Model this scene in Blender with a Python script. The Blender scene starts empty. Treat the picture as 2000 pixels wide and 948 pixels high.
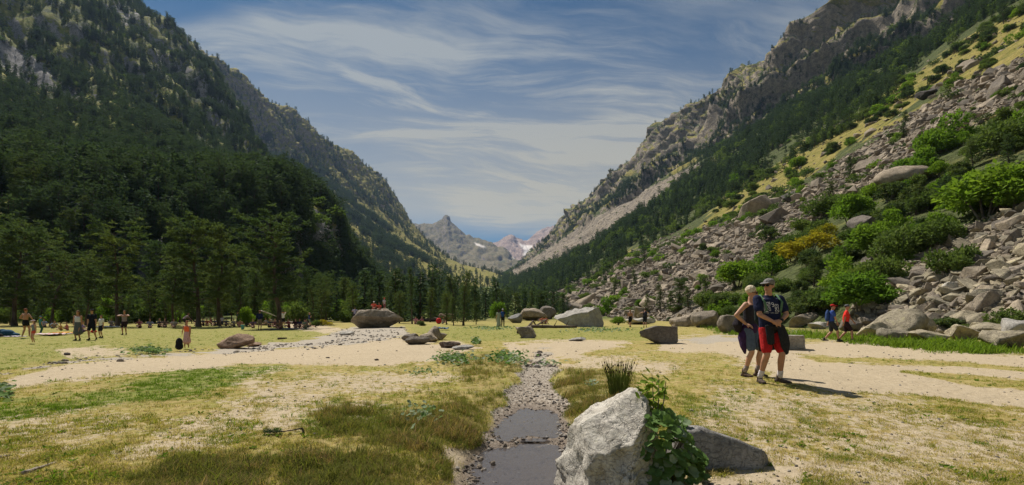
import bpy, bmesh, math, random
import numpy as np
from mathutils import Vector, Matrix, Euler
from mathutils.bvhtree import BVHTree
random.seed(7)
RNG = np.random.default_rng(7)
SC = bpy.context.scene
COL = SC.collection
R = math.radians

# ------------------------------------------------------------------ camera
CAMZ, HY, F = 1.3, 612.0, 1000.0          # eye height, horizon row and focal length (photo pixels, 2000 wide)
cam_data = bpy.data.cameras.new('camera')
cam_data.sensor_width = 36.0
cam_data.lens = 18.0
cam_data.shift_y = (HY - 474.0) / 2000.0
cam_data.clip_start = 0.05
cam_data.clip_end = 60000.0
cam = bpy.data.objects.new('camera', cam_data)
COL.objects.link(cam)
cam.location = (0, 0, CAMZ)
cam.rotation_euler = (R(90), 0, 0)
SC.camera = cam

# ------------------------------------------------------------------ sky and sun
SUN_EL, SUN_AZ = 54.0, -37.0               # azimuth from +Y, negative = to the left
SUNVEC = Vector((math.sin(R(SUN_AZ)) * math.cos(R(SUN_EL)), math.cos(R(SUN_AZ)) * math.cos(R(SUN_EL)), math.sin(R(SUN_EL))))
world = bpy.data.worlds.new('World')
SC.world = world
world.use_nodes = True
wn, wl = world.node_tree.nodes, world.node_tree.links
wn.clear()
def N(nodes, typ, **kw):
    n = nodes.new(typ)
    for k, v in kw.items():
        setattr(n, k, v)
    return n
def math_node(nodes, links, op, a, b=None, c=None, clamp=False):
    n = nodes.new('ShaderNodeMath'); n.operation = op; n.use_clamp = clamp
    for i, v in enumerate((a, b, c)):
        if v is None: continue
        if isinstance(v, (int, float)): n.inputs[i].default_value = v
        else: links.new(v, n.inputs[i])
    return n.outputs[0]
def mix_rgb(nodes, links, fac, a, b, blend='MIX'):
    n = nodes.new('ShaderNodeMix'); n.data_type = 'RGBA'; n.blend_type = blend; n.clamp_factor = True
    for i, v in ((0, fac), (6, a), (7, b)):
        if isinstance(v, (int, float)): n.inputs[i].default_value = v
        elif isinstance(v, tuple): n.inputs[i].default_value = (*v[:3], 1)
        else: links.new(v, n.inputs[i])
    return n.outputs[2]
def smooth(nodes, links, v, lo, hi, a=0.0, b=1.0):
    n = nodes.new('ShaderNodeMapRange'); n.interpolation_type = 'SMOOTHSTEP'
    n.inputs[1].default_value, n.inputs[2].default_value = lo, hi
    n.inputs[3].default_value, n.inputs[4].default_value = a, b
    links.new(v, n.inputs[0])
    return n.outputs[0]

SKY_STRENGTH = 0.055
SKY_TINT = (0.15, 0.50, 0.66)
CLX, CLY = 15.7, 2.0
sky = N(wn, 'ShaderNodeTexSky', sky_type='NISHITA', sun_disc=False, altitude=1500.0, air_density=1.0, dust_density=0.6, ozone_density=2.0)
sky.sun_elevation = R(SUN_EL)
sky.sun_rotation = R(SUN_AZ)
tc = N(wn, 'ShaderNodeTexCoord')
# cirrus: noise on the plane where the view ray meets a high cloud sheet, stretched by the wind
sep = N(wn, 'ShaderNodeSeparateXYZ'); wl.new(tc.outputs['Generated'], sep.inputs[0])
zc = math_node(wn, wl, 'MAXIMUM', sep.outputs[2], 0.0)
zz = math_node(wn, wl, 'ADD', zc, 0.10)
px = math_node(wn, wl, 'DIVIDE', sep.outputs[0], zz)
py = math_node(wn, wl, 'DIVIDE', sep.outputs[1], zz)
comb = N(wn, 'ShaderNodeCombineXYZ'); wl.new(px, comb.inputs[0]); wl.new(py, comb.inputs[1])
warpn = N(wn, 'ShaderNodeTexNoise'); warpn.inputs['Scale'].default_value = 1.3; warpn.inputs['Detail'].default_value = 3
wl.new(comb.outputs[0], warpn.inputs['Vector'])
wsub = N(wn, 'ShaderNodeVectorMath', operation='SUBTRACT'); wl.new(warpn.outputs['Color'], wsub.inputs[0]); wsub.inputs[1].default_value = (0.5, 0.5, 0.5)
wmul = N(wn, 'ShaderNodeVectorMath', operation='SCALE'); wl.new(wsub.outputs[0], wmul.inputs[0]); wmul.inputs['Scale'].default_value = 0.38
wadd = N(wn, 'ShaderNodeVectorMath', operation='ADD'); wl.new(comb.outputs[0], wadd.inputs[0]); wl.new(wmul.outputs[0], wadd.inputs[1])
def cloud_noise(rot, scl, scale, detail, rough, dist, off):
    mp = N(wn, 'ShaderNodeMapping', vector_type='TEXTURE'); mp.inputs['Rotation'].default_value = (0, 0, R(rot)); mp.inputs['Scale'].default_value = (1 / scl[0], 1 / scl[1], 1)
    mp.inputs['Location'].default_value = (*off, 0)
    wl.new(wadd.outputs[0], mp.inputs[0])
    nz = N(wn, 'ShaderNodeTexNoise'); nz.inputs['Scale'].default_value = scale; nz.inputs['Detail'].default_value = detail
    nz.inputs['Roughness'].default_value = rough; nz.inputs['Distortion'].default_value = dist
    wl.new(mp.outputs[0], nz.inputs['Vector'])
    return nz.outputs['Fac']
n1 = cloud_noise(12, (0.50, 2.3), 1.3, 12, 0.62, 0.15, (3.1, 1.7))
n2 = cloud_noise(3, (0.40, 2.4), 1.7, 12, 0.66, 0.15, (7.3, 4.2))
n4 = cloud_noise(30, (0.6, 2.0), 2.0, 12, 0.66, 0.2, (5.2, 0.6))
n3 = cloud_noise(0, (0.8, 0.8), 0.75, 3, 0.5, 0.4, (CLX, CLY))
low = smooth(wn, wl, zc, 0.12, 0.20)
patch = smooth(wn, wl, n3, 0.40, 0.60)
def mul(a, b): return math_node(wn, wl, 'MULTIPLY', a, b)
def add(a, b): return math_node(wn, wl, 'ADD', a, b)
wisp = mul(smooth(wn, wl, n1, 0.45, 0.70), add(mul(patch, 0.95), 0.05))
wisp2 = mul(smooth(wn, wl, n2, 0.48, 0.72), add(mul(patch, 0.75), 0.15))
wisp3 = mul(mul(smooth(wn, wl, n4, 0.50, 0.72), patch), 0.8)
veil = mul(patch, 0.16)
cl = add(math_node(wn, wl, 'MAXIMUM', math_node(wn, wl, 'MAXIMUM', wisp, wisp2), wisp3), veil)
cl = math_node(wn, wl, 'MULTIPLY', add(cl, smooth(wn, wl, zc, 0.50, 0.18, 0.0, 0.72)), low, clamp=True)
skyc = mix_rgb(wn, wl, 1.0, sky.outputs[0], SKY_TINT, 'MULTIPLY')
warm = smooth(wn, wl, zc, 0.46, 0.18)
cloudc = mix_rgb(wn, wl, mul(cl, 0.72), skyc, mix_rgb(wn, wl, warm, (6.9, 7.0, 6.4), (9.6, 8.2, 5.1)))
bg = N(wn, 'ShaderNodeBackground'); bg.inputs['Strength'].default_value = SKY_STRENGTH
wl.new(cloudc, bg.inputs['Color'])
wout = N(wn, 'ShaderNodeOutputWorld'); wl.new(bg.outputs[0], wout.inputs['Surface'])

sun_data = bpy.data.lights.new('sun', 'SUN')
sun_data.energy = 5.0
sun_data.angle = R(0.5)
sun_data.color = (1.0, 0.94, 0.84)
sun = bpy.data.objects.new('sun', sun_data)
COL.objects.link(sun)
sun.rotation_euler = SUNVEC.to_track_quat('Z', 'Y').to_euler()

SC.view_settings.view_transform = 'Standard'
SC.view_settings.look = 'None'
SC.view_settings.exposure = 0.33
SC.view_settings.gamma = 1.0
SC.cycles.use_denoising = True
SC.cycles.denoising_input_passes = 'RGB_ALBEDO_NORMAL'
SC.cycles.denoising_prefilter = 'NONE'
try: SC.cycles.denoiser = 'OPENIMAGEDENOISE'
except Exception: pass
SC.cycles.max_bounces = 6
SC.cycles.diffuse_bounces = 3
SC.cycles.glossy_bounces = 2
SC.cycles.transmission_bounces = 3
SC.cycles.transparent_max_bounces = 6
SC.cycles.volume_bounces = 0
SC.cycles.sample_clamp_indirect = 4.0
SC.cycles.caustics_reflective = False
SC.cycles.caustics_refractive = False

# ------------------------------------------------------------------ numpy noise
def _h(ix, iy, iz, seed):
    n = (ix.astype(np.int64) * 374761393 + iy.astype(np.int64) * 668265263 + iz.astype(np.int64) * 2147483647 + seed * 974634777) & 0xFFFFFFFF
    n = ((n ^ (n >> 13)) * 1274126177) & 0xFFFFFFFF
    n = (n ^ (n >> 16)) & 0xFFFFFFFF
    n = (n * 2246822519) & 0xFFFFFFFF
    return (n ^ (n >> 15)) & 0xFFFF
_G = np.random.default_rng(99).normal(size=(256, 3)); _G /= np.linalg.norm(_G, axis=1)[:, None]
def gnoise(x, y, z=None, seed=0):
    x = np.asarray(x, float); y = np.asarray(y, float)
    z = np.zeros_like(x) + 0.37 if z is None else np.asarray(z, float)
    xi, yi, zi = np.floor(x), np.floor(y), np.floor(z)
    fx, fy, fz = x - xi, y - yi, z - zi
    u, v, w = (t * t * t * (t * (t * 6 - 15) + 10) for t in (fx, fy, fz))
    out = 0
    for a in (0, 1):
        for b in (0, 1):
            for c in (0, 1):
                g = _G[_h(xi + a, yi + b, zi + c, seed) & 255]
                d = g[..., 0] * (fx - a) + g[..., 1] * (fy - b) + g[..., 2] * (fz - c)
                out = out + d * (u if a else 1 - u) * (v if b else 1 - v) * (w if c else 1 - w)
    return out * 1.5
def fbm(x, y, z=None, octv=5, seed=0, gain=0.5, lac=2.03):
    s, a, f = 0, 1.0, 1.0
    for i in range(octv):
        s = s + a * gnoise(np.asarray(x) * f, np.asarray(y) * f, None if z is None else np.asarray(z) * f, seed + i * 13)
        a *= gain; f *= lac
    return s
def ridged(x, y, z=None, octv=5, seed=0, gain=0.5, lac=2.07):
    s, a, f = 0, 1.0, 1.0
    for i in range(octv):
        n = 1 - np.abs(gnoise(np.asarray(x) * f, np.asarray(y) * f, None if z is None else np.asarray(z) * f, seed + i * 17)) * 1.6
        s = s + a * n * np.abs(n)
        a *= gain; f *= lac
    return s - 0.9
def sstep(x, a, b):
    t = np.clip((np.asarray(x, float) - a) / (b - a), 0, 1)
    return t * t * (3 - 2 * t)
def poly_sd(x, y, poly):
    """signed distance to a polygon, positive inside"""
    p = np.array(poly, float); x = np.asarray(x, float); y = np.asarray(y, float)
    d2 = np.full(x.shape, 1e18); ins = np.zeros(x.shape, bool)
    for (ax, ay), (bx, by) in zip(p, np.roll(p, -1, axis=0)):
        ex, ey = bx - ax, by - ay
        t = np.clip(((x - ax) * ex + (y - ay) * ey) / (ex * ex + ey * ey + 1e-12), 0, 1)
        d2 = np.minimum(d2, (x - ax - t * ex) ** 2 + (y - ay - t * ey) ** 2)
        c = (ay > y) != (by > y)
        with np.errstate(divide='ignore', invalid='ignore'):
            ins ^= c & (x < (bx - ax) * (y - ay) / (by - ay + 1e-12) + ax)
    d = np.sqrt(d2)
    return np.where(ins, d, -d)

# ------------------------------------------------------------------ object helpers
def np_mesh(name, verts, faces, mat=None, smooth_shade=True):
    """fast mesh from arrays; faces = (n,3) or (n,4) int array or list of lists"""
    me = bpy.data.meshes.new(name)
    verts = np.asarray(verts, np.float32)
    if isinstance(faces, np.ndarray):
        k = faces.shape[1]
        me.vertices.add(len(verts)); me.vertices.foreach_set('co', verts.ravel())
        me.loops.add(faces.size); me.loops.foreach_set('vertex_index', faces.astype(np.int32).ravel())
        me.polygons.add(len(faces)); me.polygons.foreach_set('loop_start', np.arange(0, faces.size, k, dtype=np.int32))
        me.update(calc_edges=True)
    else:
        me.from_pydata([tuple(map(float, v)) for v in verts], [], faces)
    if smooth_shade:
        me.polygons.foreach_set('use_smooth', np.ones(len(me.polygons), bool))
    if mat: me.materials.append(mat)
    me.validate()
    return me
def add_attr(me, name, arr, kind='FLOAT'):
    a = me.attributes.new(name, kind, 'POINT')
    arr = np.asarray(arr, np.float32 if kind != 'INT' else np.int32)
    a.data.foreach_set({'FLOAT': 'value', 'INT': 'value', 'FLOAT_VECTOR': 'vector', 'FLOAT_COLOR': 'color'}[kind], arr.ravel())
def link(name, data, parent=None, loc=None, rot=None, scale=None):
    o = bpy.data.objects.new(name, data)
    COL.objects.link(o)
    if parent is not None: o.parent = parent
    if loc is not None: o.location = loc
    if rot is not None: o.rotation_euler = rot
    if scale is not None: o.scale = (scale,) * 3 if isinstance(scale, (int, float)) else scale
    return o
def tag(o, label=None, cat=None, group=None, kind=None):
    if label: o['label'] = label
    if cat: o['category'] = cat
    if group: o['group'] = group
    if kind: o['kind'] = kind
    return o
def copy_tree(o, parent=None, label=None):
    c = o.copy(); COL.objects.link(c)
    if parent is not None: c.parent = parent
    for ch in list(o.children): copy_tree(ch, c)
    if label: c['label'] = label
    return c
GN = {}
def scatter(name, pts, rots, scls, idx, coll, kind='stuff'):
    """ONE object: instances of the meshes of an unlinked collection on points (uncountable stuff only)"""
    me = bpy.data.meshes.new(name)
    pts = np.asarray(pts, np.float32)
    me.vertices.add(len(pts)); me.vertices.foreach_set('co', pts.ravel())
    add_attr(me, 'rot', rots, 'FLOAT_VECTOR'); add_attr(me, 'scl', scls, 'FLOAT_VECTOR'); add_attr(me, 'idx', idx, 'INT')
    o = link(name, me); o['kind'] = kind
    ng = GN.get(coll.name)
    if ng is None:
        ng = bpy.data.node_groups.new('scatter_' + coll.name, 'GeometryNodeTree'); GN[coll.name] = ng
        ng.interface.new_socket('Geometry', in_out='INPUT', socket_type='NodeSocketGeometry')
        ng.interface.new_socket('Geometry', in_out='OUTPUT', socket_type='NodeSocketGeometry')
        n, l = ng.nodes, ng.links
        gi, go = n.new('NodeGroupInput'), n.new('NodeGroupOutput')
        ci = n.new('GeometryNodeCollectionInfo'); ci.inputs[0].default_value = coll
        ci.inputs['Separate Children'].default_value = True; ci.inputs['Reset Children'].default_value = True
        iop = n.new('GeometryNodeInstanceOnPoints'); iop.inputs['Pick Instance'].default_value = True
        def na(nm, t):
            a = n.new('GeometryNodeInputNamedAttribute'); a.data_type = t; a.inputs[0].default_value = nm
            return a.outputs[0]
        l.new(gi.outputs[0], iop.inputs['Points']); l.new(ci.outputs[0], iop.inputs['Instance'])
        l.new(na('idx', 'INT'), iop.inputs['Instance Index'])
        e2r = n.new('FunctionNodeEulerToRotation'); l.new(na('rot', 'FLOAT_VECTOR'), e2r.inputs[0])
        l.new(e2r.outputs[0], iop.inputs['Rotation']); l.new(na('scl', 'FLOAT_VECTOR'), iop.inputs['Scale'])
        l.new(iop.outputs[0], go.inputs[0])
    o.modifiers.new('scatter', 'NODES').node_group = ng
    return o
def proto_collection(name, meshes):
    c = bpy.data.collections.new(name)
    for i, m in enumerate(meshes):
        c.objects.link(bpy.data.objects.new('%s_%02d' % (name, i), m))
    return c

# ------------------------------------------------------------------ material helper
class Mat:
    def __init__(s, name, rough=0.9, spec=0.2):
        s.m = bpy.data.materials.new(name); s.m.use_nodes = True
        s.n, s.l = s.m.node_tree.nodes, s.m.node_tree.links
        s.p = s.n['Principled BSDF']; s.p.inputs['Roughness'].default_value = rough
        s.p.inputs['Specular IOR Level'].default_value = spec
        s.out = s.n['Material Output']
    def pos(s): return s.n.new('ShaderNodeNewGeometry').outputs['Position']
    def obj(s): return s.n.new('ShaderNodeTexCoord').outputs['Object']
    def normal(s): return s.n.new('ShaderNodeNewGeometry').outputs['Normal']
    def rnd(s): return s.n.new('ShaderNodeObjectInfo').outputs['Random']
    def attr(s, name): 
        a = s.n.new('ShaderNodeAttribute'); a.attribute_name = name
        return a.outputs['Fac']
    def noise(s, vec, scale, detail=4, rough=0.55, dist=0.0, stretch=None, out='Fac'):
        if stretch is not None:
            mp = s.n.new('ShaderNodeMapping'); mp.inputs['Scale'].default_value = stretch; s.l.new(vec, mp.inputs[0]); vec = mp.outputs[0]
        t = s.n.new('ShaderNodeTexNoise'); t.inputs['Scale'].default_value = scale; t.inputs['Detail'].default_value = detail
        t.inputs['Roughness'].default_value = rough; t.inputs['Distortion'].default_value = dist
        s.l.new(vec, t.inputs['Vector']); return t.outputs[out]
    def voro(s, vec, scale, feature='F1', out='Distance', rnd=1.0):
        t = s.n.new('ShaderNodeTexVoronoi'); t.feature = feature; t.inputs['Scale'].default_value = scale; t.inputs['Randomness'].default_value = rnd
        s.l.new(vec, t.inputs['Vector']); return t.outputs[out]
    def M(s, op, a, b=None, c=None, clamp=False): return math_node(s.n, s.l, op, a, b, c, clamp)
    def mix(s, f, a, b, blend='MIX'): return mix_rgb(s.n, s.l, f, a, b, blend)
    def ss(s, v, lo, hi, a=0.0, b=1.0): return smooth(s.n, s.l, v, lo, hi, a, b)
    def base(s, c):
        if isinstance(c, tuple): s.p.inputs['Base Color'].default_value = (*c[:3], 1)
        else: s.l.new(c, s.p.inputs['Base Color'])
        return s
    def bump(s, h, strength=0.5, dist=0.05):
        b = s.n.new('ShaderNodeBump'); b.inputs['Strength'].default_value = strength; b.inputs['Distance'].default_value = dist
        s.l.new(h, b.inputs['Height']); s.l.new(b.outputs[0], s.p.inputs['Normal']); return s
def plain(name, col, rough=0.85, spec=0.2, var=0.12, scale=30.0):
    """plain colour with a little woven/worn variation"""
    m = Mat(name, rough, spec)
    nz = m.noise(m.obj(), scale, 3)
    dark = tuple(max(0, c * (1 - var)) for c in col); lite = tuple(min(1, c * (1 + var)) for c in col)
    m.base(m.mix(m.ss(nz, 0.3, 0.7), dark, lite))
    if scale == 26.0:                                          # cloth: soft folds
        m.bump(m.noise(m.obj(), 7.0, 4, 0.6, 1.2, (1.0, 1.0, 0.45)), 0.9, 0.05)
    return m.m
# ================================================================== TERRAIN
def to_px(x, y, z):
    ys = np.where(np.asarray(y) > 0.3, y, 0.3)
    return 1000 + F * np.asarray(x) / ys, HY - F * (np.asarray(z) - CAMZ) / ys
def W(px_, py_, Y):
    return ((px_ - 1000) / F * Y, Y, CAMZ + (HY - py_) / F * Y)

# stream centre line in world XY (left of centre line going away from the eye)
STREAM = np.array([(0.0, 1.6), (0.02, 3.6), (0.06, 5.2), (0.20, 6.3), (0.28, 7.0), (0.37, 8.3), (0.55, 10.5), (0.72, 12.8), (1.05, 17.0), (1.6, 21.0)])
def stream_d(x, y):
    d = np.full(np.shape(x), 1e9)
    for (ax, ay), (bx, by) in zip(STREAM[:-1], STREAM[1:]):
        ex, ey = bx - ax, by - ay
        t = np.clip(((x - ax) * ex + (y - ay) * ey) / (ex * ex + ey * ey), 0, 1)
        d = np.minimum(d, np.hypot(x - ax - t * ex, y - ay - t * ey))
    return d
def far_rise(y):
    return np.interp(y, [-200, 60, 100, 200, 400, 700, 1300, 2500, 6000], [0, 0, 0.3, 3.4, 10, 28, 74, 180, 420])
def ground_z(x, y):
    x = np.asarray(x, float); y = np.asarray(y, float)
    near = 1 - sstep(y, 30, 90)
    z = 0.10 * gnoise(x * 0.16, y * 0.16, seed=3) * near + 0.035 * gnoise(x * 0.7, y * 0.7, seed=4) * near + 0.012 * gnoise(x * 2.3, y * 2.3, seed=5) * near
    d = stream_d(x, y)
    yy = y + (0.45 * gnoise(x * 2.4, y * 1.3, seed=14) + 0.2 * gnoise(x * 6, y * 4, seed=15)) * (y < 12)
    wd = np.interp(y, [0, 3, 5.2, 7, 9, 12, 21], [0.72, 0.66, 0.66, 0.74, 0.5, 0.45, 0.7])
    dep = np.interp(yy, [0, 4.2, 4.5, 5.2, 5.7, 5.95, 6.2, 7.5, 8.3, 10, 12, 17, 22], [.20, .185, .25, .262, .24, .185, .228, .225, .17, .12, .08, .03, 0])
    ch = np.exp(-(d / wd) ** 4)
    z = z * (1 - np.exp(-(d / 1.6) ** 2) * (1 - sstep(y, 9, 14))) - dep * ch + ch * 0.024 * gnoise(x * 2.6, y * 2.2, seed=9) * sstep(y, 1.5, 3) * (1 - sstep(y, 12, 18))
    # knoll where the couple stand, low bank along the left meadow
    z = z + 0.10 * np.exp(-((x - 4.4) ** 2 + (y - 8.8) ** 2) / 8.0)
    pxx, pyy = to_px(x, y, 0 * x)
    bank = np.interp(pxx, [-400, 0, 120, 260, 420, 640], [17.0, 16.5, 16.5, 17.5, 19, 22])
    left = (1 - sstep(pxx, 520, 800)) * (y > 2)
    z = z - 0.20 * sstep(y, 12, 21) * left + 0.10 * np.exp(-((y - bank) / 1.1) ** 2) * (1 - sstep(pxx, 300, 420)) * (y > 2)
    return z + far_rise(y)
def gpt(px_, py_, dz=0.0):
    """point of the valley floor seen at a photo pixel"""
    z = 0.0
    for _ in range(12):
        Y = min(F * (CAMZ - z) / max(py_ - HY, 2.0), 75.0)
        x = (px_ - 1000) / F * Y
        z = float(ground_z(np.array([x]), np.array([Y]))[0])
    return Vector((x, Y, z + dz))

# ---------- painted cover masks of the valley floor (areas traced from the photo, laid on the ground)
SAND = [([(-300, 800), (0, 748), (130, 714), (250, 701), (400, 690), (520, 682), (640, 670), (700, 652), (760, 652), (800, 670), (900, 672), (940, 680), (860, 700), (830, 712), (700, 717), (560, 709), (450, 716), (300, 724), (150, 738), (0, 765), (-300, 840)], 6, 1.0),
        ([(460, 728), (620, 720), (820, 722), (900, 745), (780, 775), (640, 800), (560, 850), (430, 880), (280, 905), (180, 890), (330, 830), (500, 780)], 26, 0.46),
        ([(0, 810), (250, 795), (300, 830), (120, 880), (-200, 930), (-200, 840)], 24, 0.30),
        ([(985, 672), (1060, 667), (1180, 667), (1230, 671), (1140, 690), (1090, 702), (1120, 715), (1060, 720), (1010, 708)], 6, 0.95),
        ([(1100, 700), (1300, 690), (1420, 700), (1300, 730), (1150, 720)], 12, 0.5),
        ([(1290, 664), (1420, 655), (1560, 668), (1640, 666), (1760, 680), (2050, 697), (2600, 730), (2600, 850), (2050, 800), (1900, 780), (1780, 770), (1650, 764), (1560, 748), (1480, 720), (1380, 700), (1290, 684)], 8, 1.0),
        ([(1380, 760), (1700, 775), (2000, 810), (2200, 900), (2000, 1000), (1500, 1000), (1300, 860)], 25, 0.42),
        ([(560, 625), (660, 640), (700, 648), (640, 652), (560, 640)], 3, 0.6),
        ([(860, 870), (930, 850), (960, 860), (930, 960), (860, 1000)], 10, 0.8),
        ([(1330, 930), (1560, 905), (1600, 1000), (1320, 1000)], 10, 0.7),
        ([(110, 684), (190, 676), (260, 684), (250, 694), (130, 698)], 3, 0.55)]
UNSAND = [([(1540, 690), (1700, 697), (2020, 718), (2020, 729), (1800, 714), (1600, 707)], 4, 1.0),
          ([(1760, 724), (1900, 731), (2080, 746), (2080, 768), (1880, 752)], 5, 1.0),
          ([(1240, 690), (1400, 688), (1480, 705), (1400, 716), (1260, 708)], 4, 0.8),
          ([(560, 716), (650, 712), (760, 716), (700, 730), (580, 730)], 6, 0.6)]
GRAVEL = [([(655,650),(690,637),(790,638),(800,656),(750,664),(680,674),(560,682),(450,691),(330,695),(200,704),(100,714),(0,735),(0,731),(130,706),(330,691),(430,682),(600,664)], 4, 0.85),
          ([(1046,686),(1080,686),(1068,705),(1094,722),(1070,745),(1088,768),(1120,792),(1100,815),(1138,850),(1118,900),(1130,1000),(1120,1400),(830,1400),(912,938),(902,915),(946,882),(936,856),(968,832),(958,806),(986,786),(978,766),(1014,744),(1004,730),(1036,712)], 7, 1.0),
          ([(1320, 665), (1400, 655), (1500, 662), (1400, 672)], 4, 0.8)]
GREEN = [([(330, 722), (450, 714), (540, 712), (560, 722), (480, 742), (420, 759), (300, 778), (120, 803), (-150, 840), (-150, 795), (100, 777), (250, 757)], 14, 1.0),
         ([(-300, 655), (250, 632), (640, 636), (655, 648), (600, 666), (430, 680), (250, 690), (100, 705), (-300, 770)], 6, 0.55),
         ([(560, 810), (700, 790), (800, 790), (760, 850), (620, 850)], 15, 0.6),
         ([(790, 636), (1000, 634), (1290, 640), (1290, 664), (1060, 667), (900, 668), (830, 656)], 6, 0.6),
         ([(1380, 640), (1600, 640), (1800, 646), (1960, 680), (2020, 692), (1850, 690), (1700, 672), (1560, 662), (1400, 652)], 4, 1.0),
         ([(1320, 780), (1460, 770), (1480, 810), (1360, 830)], 15, 0.4),
         ([(930, 930), (1060, 925), (1090, 1000), (900, 1000)], 6, 1.0)]
DARK = [([(560,836),(640,806),(760,788),(900,774),(946,800),(950,840),(900,880),(760,880),(640,858)], 18, 0.85), ([(230,1000),(250,930),(330,900),(470,886),(520,900),(500,1000)], 14, 0.95), ([(560,905),(700,890),(880,900),(900,1000),(540,1000)], 18, 0.75),
        ([(1072, 752), (1110, 728), (1200, 722), (1245, 740), (1240, 790), (1130, 832), (1096, 800)], 8, 1.0),
        ([(840, 690), (1020, 688), (1035, 712), (980, 742), (900, 730)], 8, 0.7),
        ([(900, 740), (985, 735), (975, 790), (930, 800)], 8, 0.5),
        ([(1380, 640), (1600, 640), (1800, 646), (1960, 680), (2020, 692), (1850, 690), (1700, 672), (1560, 662), (1400, 652)], 4, 0.9)]
def mask(px_, py_, table, nz, amp=1.0):
    out = np.zeros(np.shape(px_))
    for poly, soft, val in table:
        sd = poly_sd(px_, py_ * 1.0, poly) + nz * soft * amp * 1.4
        out = np.maximum(out, val * sstep(sd, -soft, soft))
    return out
def cover(x, y, z=None):
    z = np.zeros_like(x) if z is None else z
    P, Q = to_px(x, y, np.minimum(z, 0.3))
    nz = fbm(x * 0.9, y * 0.9, octv=4, seed=21)
    ahead = np.asarray(y) > 1.2
    s = mask(P, Q, SAND, nz) * ahead
    s = s * (1 - mask(P, Q, UNSAND, nz) * ahead)
    g = mask(P, Q, GRAVEL, nz) * ahead
    gr = mask(P, Q, GREEN, nz) * ahead
    dk = mask(P, Q, DARK, nz) * ahead
    return s * (1 - g), g, gr, dk

# ---------- the valley floor: one sheet, finer towards the eye
rr = np.concatenate([[0.25, 0.6, 1.0, 1.3, 1.6, 1.85], np.geomspace(2.0, 15, 300), np.geomspace(15.2, 150, 170), np.geomspace(154, 5200, 70)])
aa = np.concatenate([np.linspace(-62, 62, 520), np.linspace(66, 294, 58)])
RRm, AAm = np.meshgrid(rr, np.radians(aa), indexing='ij')
gx, gy = RRm * np.sin(AAm), RRm * np.cos(AAm)
gz = ground_z(gx, gy)
sd_, gv_, gr_, dk_ = cover(gx, gy, gz)
def fine_relief(x, y, sd, gv):
    far1 = 1 - sstep(y, 25, 60)
    return far1 * (gv * (0.016 * gnoise(x * 9, y * 9, seed=31) + 0.010 * gnoise(x * 22, y * 22, seed=32)) + (1 - gv) * (1 - sd) * 0.022 * gnoise(x * 5, y * 5, seed=33) + sd * 0.010 * gnoise(x * 7, y * 7, seed=34))
gz = gz + fine_relief(gx, gy, sd_, gv_)
nr, na_ = gx.shape
vid = np.arange(nr * na_).reshape(nr, na_)
nxt = np.roll(vid, -1, axis=1)
fq = np.stack([vid[:-1], nxt[:-1], nxt[1:], vid[1:]], -1).reshape(-1, 4)[:, ::-1]
gverts = np.stack([gx, gy, gz], -1).reshape(-1, 3)

m = Mat('valley_floor', 0.95, 0.1)
P_ = m.pos()
sandA, gravA, greenA, darkA = (m.attr(k) for k in ('sand', 'gravel', 'green', 'dark'))
nf = m.noise(P_, 55, 5, 0.7); nm = m.noise(P_, 9, 5, 0.65); nl = m.noise(P_, 1.1, 4, 0.6); nst = m.noise(P_, 14, 4, 0.7, 0, (1.0, 0.35, 1.0))
dry = m.mix(m.ss(nm, 0.3, 0.7), (0.33, 0.245, 0.09), (0.45, 0.345, 0.155))
dry = m.mix(m.ss(nst, 0.42, 0.66), dry, (0.26, 0.245, 0.058))
dry = m.mix(m.M('MULTIPLY', m.ss(nl, 0.45, 0.62), 0.65), dry, (0.27, 0.25, 0.05))
green = m.mix(m.ss(nm, 0.3, 0.7), (0.12, 0.165, 0.028), (0.205, 0.235, 0.045))
grass = m.mix(m.M('MULTIPLY', greenA, m.ss(m.M('ADD', nm, nf), 0.7, 1.1, 0.45, 1.0)), dry, green)
dark = m.mix(m.ss(nm, 0.35, 0.65), (0.25, 0.185, 0.085), (0.20, 0.18, 0.05))
grass = m.mix(m.M('MULTIPLY', darkA, 0.7), grass, dark)
sand = m.mix(m.ss(nm, 0.25, 0.75), (0.41, 0.325, 0.215), (0.50, 0.41, 0.285))
sand = m.mix(m.M('MULTIPLY', m.ss(nf, 0.56, 0.68), 0.5), sand, (0.27, 0.205, 0.13))
tuft = m.M('ADD', m.M('MULTIPLY', m.M('SUBTRACT', nm, 0.5), 1.5), m.M('MULTIPLY', m.M('SUBTRACT', nst, 0.5), 1.0))
sf = m.ss(m.M('ADD', m.M('ADD', sandA, m.M('MULTIPLY', m.ss(nl, 0.35, 0.62), 0.26)), tuft), 0.34, 0.60)
mot = m.noise(P_, 3.2, 5, 0.7)
grass = m.mix(m.M('MULTIPLY', m.ss(mot, 0.52, 0.66), 0.55), grass, (0.15, 0.155, 0.035))
grass = m.mix(m.M('MULTIPLY', m.ss(mot, 0.46, 0.34), 0.5), grass, (0.40, 0.29, 0.15))
c = m.mix(sf, grass, sand)
peb = m.voro(P_, 24, out='Color'); pebd = m.voro(P_, 24)
gcol = m.mix(m.noise(peb, 1.0, 0), (0.24, 0.205, 0.17), (0.56, 0.49, 0.41))
gcol = m.mix(m.ss(pebd, 0.36, 0.66), gcol, (0.21, 0.17, 0.13))
sepP = m.n.new('ShaderNodeSeparateXYZ'); m.l.new(P_, sepP.inputs[0])
gcol = m.mix(m.ss(sepP.outputs[1], 10, 15), gcol, m.mix(m.ss(nf, 0.35, 0.65), (0.31, 0.265, 0.21), (0.46, 0.405, 0.33)))
c = m.mix(m.ss(m.M('ADD', gravA, m.M('MULTIPLY', m.M('SUBTRACT', nm, 0.5), 0.9)), 0.4, 0.62), c, gcol)
wet = m.attr('wet')
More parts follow.
